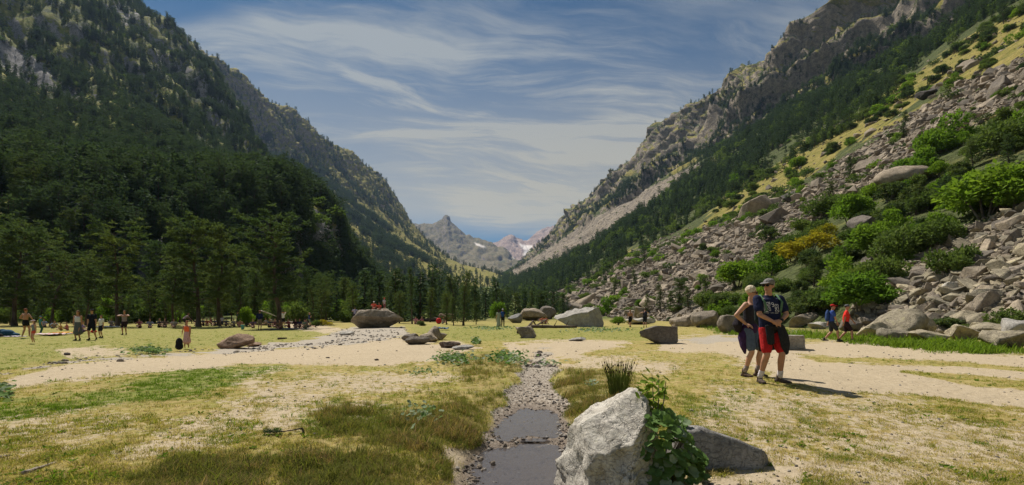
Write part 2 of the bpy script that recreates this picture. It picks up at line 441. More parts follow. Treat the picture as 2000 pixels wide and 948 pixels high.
c = m.mix(m.M('MULTIPLY', wet, 0.85), c, (0.19, 0.145, 0.108))
ff = m.attr('far')
forest_floor = m.mix(m.ss(nl, 0.4, 0.6), (0.07, 0.09, 0.025), (0.16, 0.18, 0.05))
c = m.mix(ff, c, forest_floor)
m.base(c)
hgt = m.M('ADD', m.M('MULTIPLY', nf, 0.5), m.M('ADD', nm, m.M('MULTIPLY', nst, 0.6)))
m.bump(hgt, 0.75, 0.045)
m.l.new(m.ss(wet, 0.2, 1.0, 0.95, 0.35), m.p.inputs['Roughness'])
gmesh = np_mesh('valley_floor', gverts, fq, m.m)
sdist = stream_d(gx, gy)
wet_ = np.clip((1 - sstep(gz, -0.195, -0.135)) * (sdist < 1.2) * (1 - sstep(gy, 8.2, 9.0)) * sstep(gy, 3.0, 4.0), 0, 1)
for k, v in (('sand', sd_), ('gravel', gv_), ('green', gr_), ('dark', dk_), ('wet', wet_), ('far', sstep(gy, 62, 110))):
    add_attr(gmesh, k, v)
ground = link('ground', gmesh); tag(ground, kind='structure')

# ---------- mountains: lofted control nets, broken up by ridged noise
def catmull(P, n, axis):
    P = np.moveaxis(np.asarray(P, float), axis, 0)
    k = P.shape[0]; t = np.linspace(0, k - 1, n); i = np.clip(t.astype(int), 0, k - 2); f = (t - i).reshape(-1, *([1] * (P.ndim - 1)))
    p0, p1, p2, p3 = P[np.clip(i - 1, 0, k - 1)], P[i], P[i + 1], P[np.clip(i + 2, 0, k - 1)]
    m1, m2 = (p2 - p0) * 0.5, (p3 - p1) * 0.5
    m1 = np.clip(m1, -3 * np.abs(p2 - p1) - 1e-6, 3 * np.abs(p2 - p1) + 1e-6); m2 = np.clip(m2, -3 * np.abs(p2 - p1) - 1e-6, 3 * np.abs(p2 - p1) + 1e-6)
    r = (2 * f ** 3 - 3 * f ** 2 + 1) * p1 + (f ** 3 - 2 * f ** 2 + f) * m1 + (-2 * f ** 3 + 3 * f ** 2) * p2 + (f ** 3 - f ** 2) * m2
    return np.moveaxis(r, 0, axis)
def grid_normals(V):
    du = np.gradient(V, axis=0); dv = np.gradient(V, axis=1)
    n = np.cross(du, dv); n /= np.linalg.norm(n, axis=2)[..., None] + 1e-9
    return n
TERR = {}
def loft(name, net, nu, nv, disp, mat=None, flip=False):
    V = catmull(catmull(np.array(net, float), nu, 0), nv, 1)
    n = grid_normals(V)
    if flip: n = -n
    V = disp(V, n)
    nu, nv = V.shape[:2]
    vid = np.arange(nu * nv).reshape(nu, nv)
    q = np.stack([vid[:-1, :-1], vid[1:, :-1], vid[1:, 1:], vid[:-1, 1:]], -1).reshape(-1, 4)
    if flip: q = q[:, ::-1]
    TERR[name] = (V, q)
    me = np_mesh(name, V.reshape(-1, 3), q, mat)
    o = link(name, me); tag(o, kind='structure')
    return o, me, V
def mountain_mat(name, rockc, rockc2, grassc, grassc2, floorc, scale=1.0, bump=2.0):
    """rock, meadow and forest floor mixed by the painted attributes rock / meadow and by noise"""
    m = Mat(name, 0.95, 0.1)
    p = m.pos()
    n1 = m.noise(p, 0.035 * scale, 6, 0.65); n2 = m.noise(p, 0.16 * scale, 5, 0.7); n3 = m.noise(p, 0.9 * scale, 4, 0.7)
    nv = m.noise(p, 0.05 * scale, 6, 0.7, 0.4, (1, 1, 0.35))
    rock = m.mix(m.ss(m.M('ADD', m.M('MULTIPLY', n2, 0.6), m.M('MULTIPLY', nv, 0.4)), 0.40, 0.60), rockc, rockc2)
    rock = m.mix(m.ss(n3, 0.50, 0.66), rock, tuple(c * 0.5 for c in rockc))
    meadow = m.mix(m.ss(n2, 0.38, 0.62), grassc, grassc2)
    meadow = m.mix(m.M('MULTIPLY', m.ss(n3, 0.5, 0.7), 0.6), meadow, floorc)
    floor = m.mix(m.ss(n3, 0.4, 0.6), floorc, tuple(c * 1.8 for c in floorc))
    mf = m.ss(m.M('ADD', m.attr('meadow'), m.M('MULTIPLY', m.M('SUBTRACT', n1, 0.5), 1.5)), 0.38, 0.58)
    rf = m.ss(m.M('ADD', m.attr('rock'), m.M('ADD', m.M('MULTIPLY', m.M('SUBTRACT', n2, 0.5), 1.3), m.M('MULTIPLY', m.M('SUBTRACT', n3, 0.5), 0.5))), 0.40, 0.56)
    c = m.mix(mf, floor, meadow)
    c = m.mix(rf, c, rock)
    c = m.mix(m.attr('snow'), c, (0.75, 0.68, 0.62))
    m.base(c)
    m.bump(m.M('ADD', m.M('MULTIPLY', n2, 1.0), m.M('MULTIPLY', n3, 0.35)), 0.9, bump)
    return m.m
def steep(V, flip=False):
    n = grid_normals(V)
    return 1 - np.abs(n[..., 2])
def lateral(nu, nv, lo, hi):
    return np.linspace(lo, hi, nu)[:, None] * np.ones((1, nv))
def paint(V, polys, soft, nzs=0.012, amp=1.0, seed=50):
    P, Q = to_px(V[..., 0], V[..., 1], V[..., 2])
    nz = fbm(V[..., 0] * nzs, V[..., 1] * nzs, V[..., 2] * nzs, 4, seed)
    out = np.zeros(P.shape)
    for poly, val in polys:
        out = np.maximum(out, val * sstep(poly_sd(P, Q, poly) + nz * soft * amp, -soft, soft))
    return out

# ---------- left: the near wooded spur
NETA = [[(-700,640,50),(-700,560,58),(-700,330,80),(-700,50,180),(-700,-250,400),(-700,-500,700),(-700,-430,900)],
        [(-200,628,75),(-200,560,82),(-200,400,100),(-200,230,230),(-200,20,500),(-200,-330,800),(-200,-250,1000)],
        [(100,622,92),(100,545,100),(100,400,120),(100,290,280),(100,130,550),(100,-130,850),(100,-60,1050)],
        [(300,620,105),(300,535,115),(300,405,140),(300,310,320),(300,180,600),(262,12,900),(270,80,1150)],
        [(450,618,125),(450,525,140),(450,395,165),(440,340,340),(420,260,620),(387,104,900),(400,190,1150)],
        [(560,615,150),(560,525,170),(565,395,195),(540,360,340),(500,320,560),(452,212,860),(470,280,1100)],
        [(640,612,185),(640,530,205),(645,445,225),(610,405,340),(560,365,520),(478,280,800),(500,330,1000)],
        [(690,610,230),(690,555,250),(690,520,265),(670,490,340),(640,450,480),(560,368,740),(580,410,900)],
        [(730,606,300),(730,578,320),(730,560,340),(720,545,400),(710,530,500),(690,503,640),(700,525,800)],
        [(780,602,400),(780,592,420),(777,584,440),(775,577,500),(773,572,560),(772,563,640),(775,580,800)]]
NETA = [[W(*p) for p in row] for row in NETA]
NETA = [[(a, b, c - 4) if j == 0 else (a, b, c) for j, (a, b, c) in enumerate(r)] for r in NETA]
def dispA(V, n):
    x, y, z = V[..., 0], V[..., 1], V[..., 2]
    d = np.linalg.norm(V, axis=2)
    a = np.clip(d * 0.022, 0, 17) * sstep(z, -3, 8)
    h = ridged(x * 0.011, y * 0.011, z * 0.011, 6, 5, 0.52)
    h2 = ridged(x * 0.05, y * 0.05, z * 0.05, 4, 8, 0.55)
    ga = x * 0.45 + y * 0.85 + 30 * gnoise(x * .008, y * .008, z * .008, 6)
    hr = ridged(ga * 0.011, z * 0.0035, x * 0.003, 5, 12, 0.55)
    ub = sstep(z, 90, 260)
    return V + n * (h * a * 0.7 * (1 - 0.5 * ub) + hr * 20 * ub + h2 * a * 0.26)[..., None]
MA = mountain_mat('wooded_spur', (0.17, 0.165, 0.165), (0.34, 0.325, 0.315), (0.19, 0.215, 0.04), (0.30, 0.27, 0.07), (0.05, 0.062, 0.022), 1.0, 2.0)
spur, me_, VA = loft('mountain_spur', NETA, 330, 260, dispA, MA, flip=True)
lowP = [([(-400,480),(0,470),(60,400),(180,380),(250,420),(330,440),(430,400),(560,410),(640,440),(668,520),(640,560),(-400,560)], 0.9)]
cliffA = paint(VA, lowP, 12)
rockP = [([(-60,60),(0,70),(60,110),(110,160),(170,190),(180,215),(90,180),(0,120),(-60,100)], 1.0), ([(590,400),(640,425),(665,500),(630,500),(600,450)], 1.0),
         ([(270,255),(340,275),(350,300),(290,290)], 0.75), ([(180,0),(260,10),(300,50),(250,60)], 0.5)]
meadP = [([(165,200),(180,203),(215,235),(248,262),(240,275),(205,248)], 1.0), ([(130,225),(160,225),(165,260),(145,290),(130,260)], 0.9),
         ([(90,80),(140,80),(135,110),(105,130)], 0.8), ([(175,95),(205,100),(190,108)], 0.9), ([(270,30),(330,60),(350,110),(290,70)], 0.8), ([(225,155),(250,165),(240,180)], 0.9), ([(280,178),(345,185),(330,200),(300,195)], 0.8)]
stA = steep(VA)
rockA = np.maximum(np.maximum(cliffA * 0.75, paint(VA, rockP, 10)), 0.28 + 0.40 * sstep(stA, 0.42, 0.66))
meadA = np.maximum(paint(VA, meadP, 7), 0.50)
add_attr(me_, 'rock', rockA); add_attr(me_, 'meadow', meadA); add_attr(me_, 'snow', rockA * 0)

# ---------- left: the long flank behind it
NETB = [[(300,560,900),(300,330,1250),(300,180,1450),(300,20,1600),(305,80,1900)],
        [(420,560,850),(412,320,1250),(402,200,1450),(392,101,1600),(395,180,1900)],
        [(520,562,800),(510,370,1250),(503,270,1550),(500,170,1750),(505,240,2050)],
        [(572,563,780),(562,385,1250),(562,300,1600),(560,217,1830),(565,280,2150)],
        [(620,565,750),(614,405,1250),(606,318,1650),(602,238,1900),(606,300,2200)],
        [(665,568,735),(660,425,1250),(655,345,1700),(650,276,2000),(655,330,2300)],
        [(710,570,720),(704,445,1250),(700,375,1750),(698,311,2100),(703,360,2400)],
        [(755,572,720),(752,475,1200),(750,415,1750),(746,355,2200),(750,405,2500)],
        [(810,572,760),(805,505,1150),(802,465,1700),(800,428,2200),(805,470,2500)],
        [(860,570,850),(852,525,1150),(847,500,1600),(845,478,2000),(850,510,2300)],
        [(905,566,950),(900,545,1200),(896,528,1500),(893,512,1800),(900,540,2100)],
        [(955,560,1100),(955,548,1300),(955,538,1500),(955,530,1700),(957,545,1900)],
        [(1010,556,1300),(1000,550,1500),(1000,547,1650),(1000,545,1800),(1000,555,1900)]]
NETB = [[W(*p) for p in row] for row in NETB]
def dispB(V, n):
    x, y, z = V[..., 0], V[..., 1], V[..., 2]
    a = np.clip((z - far_rise(y)) * 0.06, 0, 26)
    ga = x * 0.4 + y * 0.9                                   # gullies run down the flank
    h = ridged(ga * 0.010, z * 0.0028, x * 0.002, 6, 61, 0.55)
    h2 = ridged(x * 0.03, y * 0.03, z * 0.03, 5, 68, 0.6)
    return V + n * (h * a + h2 * a * 0.33)[..., None]
MB = mountain_mat('green_flank', (0.17, 0.14, 0.11), (0.33, 0.275, 0.205), (0.21, 0.205, 0.042), (0.33, 0.275, 0.085), (0.05, 0.062, 0.026), 0.55, 5.0)
flank, me_, VB = loft('mountain_flank', NETB, 330, 230, dispB, MB, flip=True)
stB = steep(VB)
PB, QB = to_px(VB[..., 0], VB[..., 1], VB[..., 2])
ridge_q = np.interp(PB, [390, 500, 602, 698, 746, 800, 845, 893, 955], [101, 170, 238, 311, 355, 428, 478, 512, 530])
hi = 1 - sstep(QB - ridge_q, 25, 110)
rockB = np.maximum(0.12 + 0.52 * sstep(stB, 0.44, 0.68), 0.34 * hi)
rockB = np.maximum(rockB, paint(VB, [([(640,370),(665,400),(680,440),(660,430),(640,395)], 0.9), ([(660,450),(690,455),(700,490),(670,480)], 0.8), ([(730,380),(760,400),(770,420),(745,410)], 0.8)], 8))
meadB = np.maximum(0.50 + 0.2 * hi, paint(VB, [([(660,440),(740,430),(830,500),(930,545),(900,560),(740,560),(680,520)], 0.72), ([(560,300),(640,330),(690,420),(640,400),(580,340)], 0.6)], 20))
add_attr(me_, 'rock', rockB); add_attr(me_, 'meadow', meadB); add_attr(me_, 'snow', rockB * 0)

# ---------- right: talus, wooded belt and crags
YS = [-60, -20, 10, 25, 40, 60, 100, 200, 400, 600, 800, 1000, 1200, 1400, 1900, 2500, 3000, 3500]
yt = [-60, 10, 25, 50, 100, 200, 400, 600, 800, 1100, 1400, 1900, 2500, 3000, 3500]
xf_ = lambda y: np.interp(y, yt, [26, 20, 20, 19, 14, 14, 14, 6, -5, -30, -55, -65, -60, -45, -30])
yb = [-60, 400, 600, 800, 1100, 1400, 1900, 2500, 3000, 3500]
xb_ = lambda y: np.interp(y, yb, [370, 360, 300, 288, 210, 140, 62, 5, -3, -5])
zb_ = lambda y: np.interp(y, yb, [232, 229, 217, 230, 210, 186, 190, 211, 232, 250])
yr = [-60, 200, 400, 600, 800, 1000, 1100, 1200, 1300, 1400, 1500, 1700, 1900, 2200, 2500, 3000, 3500]
xr_ = lambda y: np.interp(y, yr, [820, 800, 790, 790, 760, 612, 590, 576, 545, 500, 462, 395, 342, 300, 248, 90, 25])
zr_ = lambda y: np.interp(y, yr, [540, 540, 545, 550, 572, 592, 592, 580, 570, 566, 560, 528, 500, 462, 428, 322, 262])
FR = [(0, -0.02), (.03, .012), (.08, .05), (.16, .115), (.28, .22), (.45, .40), (.7, .67), (1, 1)]
FC = [(.25, .20), (.5, .42), (.75, .72), (.9, .90), (1, 1)]
NETE = []
for Y in YS:
    x0, z0, x1, z1, x2, z2 = xf_(Y), float(far_rise(Y)), xb_(Y), zb_(Y), xr_(Y), zr_(Y)
    row = [(x0 - 3, Y, z0 - 2.5)] + [(x0 + (x1 - x0) * a, Y, z0 + (z1 - z0) * b) for a, b in FR] + [(x1 + (x2 - x1) * a, Y, z1 + (z2 - z1) * b) for a, b in FC]
    row.append((x2 + 160, Y + 60, z2 - 45))
    NETE.append(row)
def dispE(V, n):
    x, y, z = V[..., 0], V[..., 1], V[..., 2]
    d = np.linalg.norm(V, axis=2)
    up = np.clip((x - xf_(y)) / np.maximum(xb_(y) - xf_(y), 30), 0, 3)
    soft = sstep(up, 0.02, 0.3)
    crag = sstep(up, 0.95, 1.5)
    h = fbm(x * 0.012, y * 0.012, z * 0.012, 5, 91)
    hs = fbm(x * 0.12, y * 0.12, z * 0.12, 4, 93)
    wx = 40 * gnoise(x * .006, y * .006, z * .006, 90); rib = y + 0.35 * x + wx
    r1 = ridged(rib * 0.0058, z * 0.0026 + x * .0012, x * 0.0016, 4, 95, 0.46)
    r2 = ridged(rib * 0.026, z * 0.008, x * 0.006, 5, 97, 0.55)
    r3 = fbm(x * 0.055, y * 0.055, z * 0.085, 4, 98, 0.62)
    amp = np.clip(d * 0.012, 0.5, 12)
    return V + n * (h * amp * soft * (1 - crag) * 0.8 + hs * 0.5 * sstep(up, 0.0, 0.05) + crag * (r1 * 40 + r2 * 13 + r3 * 5))[..., None]
ME = mountain_mat('right_mountain', (0.17, 0.145, 0.12), (0.34, 0.285, 0.215), (0.20, 0.185, 0.045), (0.31, 0.25, 0.08), (0.055, 0.065, 0.024), 1.0, 2.6)
yrow = np.concatenate([np.linspace(-60, 15, 12), np.geomspace(16, 3500, 640)])
def loftE():
    V = catmull(np.array(NETE, float), 330, 1)
    # resample along the valley, evenly in log distance
    ys = np.array(YS, float); t = np.interp(yrow, ys, np.arange(len(ys)))
    out = np.empty((len(yrow), V.shape[1], 3))
    i = np.clip(t.astype(int), 0, len(ys) - 2)
    for k in range(V.shape[1]):
        P = V[:, k]
        # monotone hermite on the true spacing
        dx = np.diff(ys)[:, None]; sl = np.diff(P, axis=0) / dx
        mm = np.vstack([sl[:1], np.where(sl[:-1] * sl[1:] > 0, 2 * sl[:-1] * sl[1:] / (sl[:-1] + sl[1:] + 1e-12), 0), sl[-1:]])
        f = ((yrow - ys[i]) / (ys[i + 1] - ys[i]))[:, None]; h = (ys[i + 1] - ys[i])[:, None]
        out[:, k] = (2*f**3 - 3*f**2 + 1) * P[i] + (f**3 - 2*f**2 + f) * h * mm[i] + (-2*f**3 + 3*f**2) * P[i + 1] + (f**3 - f**2) * h * mm[i + 1]
    n = grid_normals(out)
    n *= np.sign(n[..., 2:3] + 1e-9)
    return dispE(out, n)
VE = loftE()
nu, nv = VE.shape[:2]
vid = np.arange(nu * nv).reshape(nu, nv)
qE = np.stack([vid[:-1, :-1], vid[:-1, 1:], vid[1:, 1:], vid[1:, :-1]], -1).reshape(-1, 4)
TERR['right'] = (VE, qE)
me_ = np_mesh('mountain_right', VE.reshape(-1, 3), qE, ME)
mright = link('mountain_right', me_); tag(mright, kind='structure')
stE = steep(VE)
BELT = [(960,560),(1000,548),(1100,505),(1200,452),(1290,385),(1370,338),(1500,245),(1600,190),(1700,130),(1800,70),(1900,-10),(2100,-140),(2100,-60),(1940,30),(1840,95),(1740,160),(1640,225),(1540,290),(1440,355),(1370,395),(1290,440),(1200,500),(1130,545),(1080,580),(990,590)]
GULLY = [(990,532),(1060,492),(1140,438),(1250,375),(1366,318),(1372,335),(1290,388),(1200,452),(1100,508),(1010,545)]
MEADOW = [(1420,385),(1500,335),(1600,270),(1700,205),(1800,135),(1900,70),(2010,0),(2100,-60),(2100,60),(2000,100),(1900,150),(1800,190),(1720,255),(1640,305),(1560,370),(1480,415),(1400,440),(1360,450)]
TALUS = [(1020,610),(1090,575),(1150,540),(1230,500),(1300,470),(1400,440),(1480,415),(1560,372),(1640,318),(1720,268),(1800,215),(1880,165),(2010,110),(2200,60),(2200,260),(1960,215),(1860,270),(1760,330),(1680,380),(1560,450),(1460,520),(1400,600),(1380,640),(1100,640)]
BOULD = [(1640,640),(1700,560),(1800,500),(1880,450),(2000,400),(2300,350),(2400,700),(2000,690),(1800,660)]
beltE = paint(VE, [(BELT, 1.0)], 34, 0.016, 1.3)
gully = paint(VE, [(GULLY, 1.0)], 6, amp=0.4)
meadE = np.maximum(paint(VE, [(MEADOW, 1.0)], 16, 0.05), 0.3)
talus = paint(VE, [(TALUS, 1.0)], 10, 0.08)
bould = paint(VE, [(BOULD, 1.0)], 8, 0.1)
UPE = np.clip((VE[..., 0] - xf_(VE[..., 1])) / np.maximum(xb_(VE[..., 1]) - xf_(VE[..., 1]), 30), 0, 3)
cragE = sstep(UPE, 1.0, 1.35)
rockE = np.maximum.reduce([talus * 0.9, bould * 0.8, gully * 0.95, cragE * (0.20 + 0.62 * sstep(stE, 0.40, 0.70))])
meadE = np.where(cragE > 0.3, np.maximum(meadE, 0.46), meadE) * (1 - gully) * (1 - 0.9 * beltE)
add_attr(me_, 'rock', rockE); add_attr(me_, 'meadow', meadE); add_attr(me_, 'snow', rockE * 0)

# ---------- far peaks at the head of the valley
NETC = [[(640,560,3600),(640,510,4300),(650,450,5000),(650,480,5400)], [(760,560,3600),(760,500,4300),(775,441,5000),(780,470,5400)], [(800,556,3600),(800,505,4300),(818,437,5000),(820,470,5400)],
        [(832,552,3500),(832,505,4200),(838,440,5000),(838,470,5400)], [(855,548,3400),(855,500,4200),(857,434,5000),(857,470,5400)], [(866,546,3400),(866,500,4200),(867,429,5000),(867,470,5400)],
        [(872,545,3400),(872,500,4200),(872,423,5000),(872,470,5400)], [(878,544,3350),(878,501,4150),(877,426,5000),(878,470,5400)], [(890,542,3300),(890,505,4100),(887,437,5000),(888,480,5400)],
        [(912,540,3200),(910,505,4100),(905,456,5000),(908,490,5400)], [(935,540,3200),(935,512,4000),(930,464,4900),(935,500,5300)],
        [(965,540,3100),(962,518,3900),(958,476,4800),(960,505,5200)], [(990,540,3000),(990,522,3800),(988,487,4700),(990,510,5000)],
        [(1010,540,3000),(1010,528,3700),(1010,508,4400),(1012,525,4800)], [(1060,545,3000),(1060,538,3500),(1060,528,4000),(1060,540,4300)]]
NETC = [[W(*p) for p in r] for r in NETC]
def dispC(V, n):
    x, y, z = V[..., 0], V[..., 1], V[..., 2]
    return V + n * ((ridged(x * 0.0055, y * 0.0025, z * 0.002, 6, 71, 0.5) * 26 + ridged(x * 0.016, y * 0.010, z * 0.008, 4, 72, 0.55) * 8) * sstep(z - far_rise(y), -40, 120))[..., None]
MC = mountain_mat('valley_head', (0.12, 0.105, 0.10), (0.29, 0.24, 0.20), (0.15, 0.135, 0.07), (0.25, 0.20, 0.12), (0.08, 0.08, 0.045), 0.22, 14.0)
headm, me_, VC = loft('mountain_head', NETC, 220, 150, dispC, MC, flip=True)
add_attr(me_, 'rock', 0.30 + 0.7 * sstep(steep(VC), 0.3, 0.6)); add_attr(me_, 'meadow', 0.62 + 0 * VC[..., 0])
add_attr(me_, 'snow', paint(VC, [([(926,474),(938,478),(952,483),(942,484),(930,479)], 1.0), ([(1000,500),(1014,505),(1012,508),(1002,505)], 1.0)], 1.2, 0.004, 0.6))
NETD = [[(880,540,5500),(880,510,6500),(880,490,8000),(880,505,8500)], [(930,540,5500),(930,510,6500),(935,484,8000),(935,500,8500)], [(960,540,5500),(960,510,6500),(962,476,8000),(962,495,8500)],
        [(985,540,5500),(985,510,6500),(985,466,8000),(985,495,8500)], [(1000,540,5500),(1000,508,6500),(1001,460,8000),(1001,490,8500)],
        [(1014,540,5500),(1014,508,6500),(1013,467,8000),(1013,490,8500)], [(1030,540,5500),(1030,508,6500),(1030,469,8000),(1030,490,8500)],
        [(1046,540,5500),(1046,505,6500),(1046,455,8000),(1046,480,8500)], [(1065,540,5500),(1065,505,6500),(1066,447,8000),(1066,475,8500)],
        [(1082,540,5500),(1082,505,6500),(1081,441,8000),(1081,470,8500)], [(1100,540,5500),(1100,505,6500),(1098,452,8000),(1098,480,8500)], [(1150,540,5500),(1150,520,6500),(1150,480,8000),(1150,500,8500)]]
NETD = [[W(*p) for p in r] for r in NETD]
def dispD(V, n):
    x, y, z = V[..., 0], V[..., 1], V[..., 2]
    return V + n * ((ridged(x * 0.0045, y * 0.002, z * 0.0012, 6, 81, 0.5) * 34 + ridged(x * 0.012, y * 0.008, z * 0.005, 4, 82, 0.55) * 10) * sstep(z - far_rise(y), 0, 200))[..., None]
MD = mountain_mat('snow_peaks', (0.24, 0.165, 0.135), (0.48, 0.345, 0.265), (0.25, 0.2, 0.12), (0.33, 0.27, 0.16), (0.15, 0.13, 0.09), 0.16, 20.0)
peaks, me_, VD = loft('mountain_peaks', NETD, 180, 130, dispD, MD, flip=True)
add_attr(me_, 'rock', 0.9 + 0 * VD[..., 0]); add_attr(me_, 'meadow', 0.2 + 0 * VD[..., 0])
add_attr(me_, 'snow', paint(VD, [([(1012,474),(1020,478),(1040,480),(1038,488),(1028,500),(1020,500),(1024,490)], 1.0), ([(1024,464),(1034,467),(1030,470)], 1.0)], 1.5, 0.004, 0.5))

# ---------- ray caster over all terrain
_bv, _bq, _off = [], [], 0
for V, q in TERR.values():
    _bv.append(V.reshape(-1, 3)); _bq.append(q + _off); _off += V.shape[0] * V.shape[1]
_bvv = np.concatenate(_bv); _bqq = np.concatenate(_bq)
def tree_for(vv, qq):
    return BVHTree.FromPolygons([tuple(v) for v in vv.tolist()], qq.tolist(), all_triangles=False)
BVH_M = tree_for(_bvv, _bqq)
_gs = (np.hypot(gx, gy) > 1.2) & (np.hypot(gx, gy) < 400)
EYE = Vector((0, 0, CAMZ))
def surf_at(x, y):
    """height of the land at (x, y): valley floor or mountain, whichever is higher"""
    zg = float(ground_z(np.array([x]), np.array([y]))[0])
    h = BVH_M.ray_cast(Vector((x, y, 3000)), Vector((0, 0, -1)))
    return max(zg, h[0].z) if h[0] is not None else zg
def cast(px_, py_):
    """land seen at a photo pixel"""
    d = Vector(((px_ - 1000) / F, 1.0, (HY - py_) / F)).normalized()
    h = BVH_M.ray_cast(EYE, d)
    if py_ > HY + 8:
        g = gpt(px_, py_)
        if h[0] is None or h[0].y > g.y: return g
    return h[0]
# ================================================================== TREES AND SHRUBS
# landmarks of the photo, for telling look-alikes apart
LANDMARKS = [(1760, 585, 'big slanting slab'), (1858, 515, 'field-top pale stone'), (1925, 520, 'field-top grey boulder'), (1950, 585, 'broad pale boulder'), (1985, 600, 'whitish domed boulder'), (1880, 612, 'dark wedge-shaped boulder'), (1810, 615, 'long low boulder'), (1978, 670, 'flat-topped undercut boulder'),
 (1133, 617, 'rounded pale boulder'), (1183, 600, 'bright round bush'), (1068, 585, 'dark cube-like block'), (1690, 340, 'dark pyramid-like block'), (1765, 285, 'wide grey outcrop'), (1714, 400, 'two grey blocks'), (1812, 160, 'dark meadow slab'), (1545, 295, 'dark rounded crag'), (1585, 480, 'largest yellow bush'), (1440, 350, 'lone bright bush'),
 (1440, 545, 'scree foot bush'), (1925, 390, 'biggest bright bush'), (1850, 260, 'topmost bright bush'), (1300, 590, 'small dark pines'), (1040, 605, 'broad grey outcrop'), (1862, 500, 'rounded dull bush'), (1680, 580, 'walkers bush'), (1900, 120, 'long grey slab'), (1260, 625, 'two walkers'), (1500, 530, 'bush below the yellow'), (1700, 480, 'thicket middle')]
LM_M = [(463, 668, 'reddish brown boulder'), (743, 625, 'huge undercut boulder'), (830, 660, 'pointed rock group'), (365, 660, 'child in orange'), (677, 652, 'pale stone in the grass clump'), (292, 688, 'broad-leaved clump'), (600, 630, 'grey fallen trunk'), (545, 662, 'dead branch on the gravel'), (100, 705, 'eroded bank'), (878, 677, 'flat brown rock')]
def near(px_, py_, lms):
    dx, dy, nm = min(((px_ - a, py_ - b, n_) for a, b, n_ in lms), key=lambda q: math.hypot(q[0], q[1] * 1.6))
    if abs(dx) < 7 and abs(dy) < 5: return 'touching the ' + nm
    v = 'above' if dy < 0 else 'below'; h = 'right' if dx > 0 else 'left'
    if abs(dy) * 1.6 > 2.2 * abs(dx): return v + ' the ' + nm
    if abs(dx) > 3 * abs(dy): return h + ' of the ' + nm
    return v + '-' + h + ' of the ' + nm
def tube_arrays(path, radii, sides=6, off=0):
    path = np.asarray(path, float); n = len(path)
    tan = np.gradient(path, axis=0); tan /= np.linalg.norm(tan, axis=1)[:, None] + 1e-12
    ref = np.array([0.0, 0.0, 1.0]) if abs(tan[0][2]) < 0.8 else np.array([1.0, 0.0, 0.0])
    u = np.cross(tan, ref); u /= np.linalg.norm(u, axis=1)[:, None] + 1e-12
    v = np.cross(tan, u)
    a = np.linspace(0, 2 * np.pi, sides, endpoint=False)
    ring = np.cos(a)[None, :, None] * u[:, None] + np.sin(a)[None, :, None] * v[:, None]
    V = (path[:, None] + ring * np.asarray(radii)[:, None, None]).reshape(-1, 3)
    f = []
    for i in range(n - 1):
        for j in range(sides):
            k = (j + 1) % sides
            f.append((off + i * sides + j, off + i * sides + k, off + (i + 1) * sides + k, off + (i + 1) * sides + j))
    return V, f
class Tubes:
    def __init__(s): s.v, s.f, s.k = [], [], 0
    def add(s, path, radii, sides=6):
        V, f = tube_arrays(path, radii, sides, s.k); s.v.append(V); s.f += f; s.k += len(V)
    def mesh(s, name, mat): return np_mesh(name, np.concatenate(s.v), np.array(s.f, np.int32), mat)
class Cards:
    """diamond shaped leaf or needle sprays, two triangles each"""
    def __init__(s): s.c, s.d, s.l, s.w = [], [], [], []
    def add(s, c, d, l, w):
        s.c.append(c); s.d.append(d); s.l.append(l); s.w.append(w)
    def mesh(s, name, mat, rng, fold=0.0):
        c, d = np.concatenate(s.c), np.concatenate(s.d); l, w = np.concatenate(s.l), np.concatenate(s.w)
        d = d / (np.linalg.norm(d, axis=1)[:, None] + 1e-9)
        r = rng.normal(size=d.shape); sd = np.cross(d, r); sd /= np.linalg.norm(sd, axis=1)[:, None] + 1e-9
        up = np.cross(sd, d)
        a = c; b = c + d * (l * .45)[:, None] + sd * (w * .5)[:, None] + up * (l * fold)[:, None]
        e = c + d * l[:, None]; g = c + d * (l * .45)[:, None] - sd * (w * .5)[:, None] + up * (l * fold)[:, None]
        V = np.stack([a, b, e, g], 1).reshape(-1, 3)
        n = len(c); k = np.arange(n)[:, None] * 4
        f = np.concatenate([k + np.array([0, 1, 2]), k + np.array([0, 2, 3])])
        return np_mesh(name, V, f.astype(np.int32), mat, smooth_shade=False)
def leaf_mat(name, c1, c2, c3, trans=0.35, tint=None):
    m = Mat(name, 0.9, 0.04)
    o = m.obj(); nz = m.noise(o, 4.0, 3); rn = m.rnd()
    col = m.mix(m.ss(nz, 0.35, 0.65), c1, c2)
    col = m.mix(m.M('MULTIPLY', rn, 0.7), col, c3)
    m.base(col)
    tr = m.n.new('ShaderNodeBsdfTranslucent'); m.l.new(m.mix(1.0, col, (1.3, 1.4, 0.7), 'MULTIPLY'), tr.inputs[0])
    ms = m.n.new('ShaderNodeMixShader'); ms.inputs[0].default_value = trans
    m.l.new(m.p.outputs[0], ms.inputs[1]); m.l.new(tr.outputs[0], ms.inputs[2]); m.l.new(ms.outputs[0], m.out.inputs[0])
    return m.m
def bark_mat(name, c1, c2):
    m = Mat(name, 0.95, 0.1); o = m.obj()
    nz = m.noise(o, 30, 4, 0.7, 0, (1, 1, 0.25))
    m.base(m.mix(m.ss(nz, 0.35, 0.65), c1, c2)); m.bump(nz, 0.6, 0.02); return m.m
BARK = bark_mat('pine_bark', (0.055, 0.042, 0.034), (0.13, 0.10, 0.08))
BARK2 = bark_mat('shrub_bark', (0.10, 0.085, 0.07), (0.19, 0.17, 0.14))
NEEDLE = leaf_mat('pine_needles', (0.062, 0.094, 0.040), (0.125, 0.152, 0.054), (0.048, 0.082, 0.046), 0.30)
NEEDLE_FAR = leaf_mat('fir_needles', (0.032, 0.058, 0.040), (0.064, 0.098, 0.052), (0.082, 0.116, 0.058), 0.22)
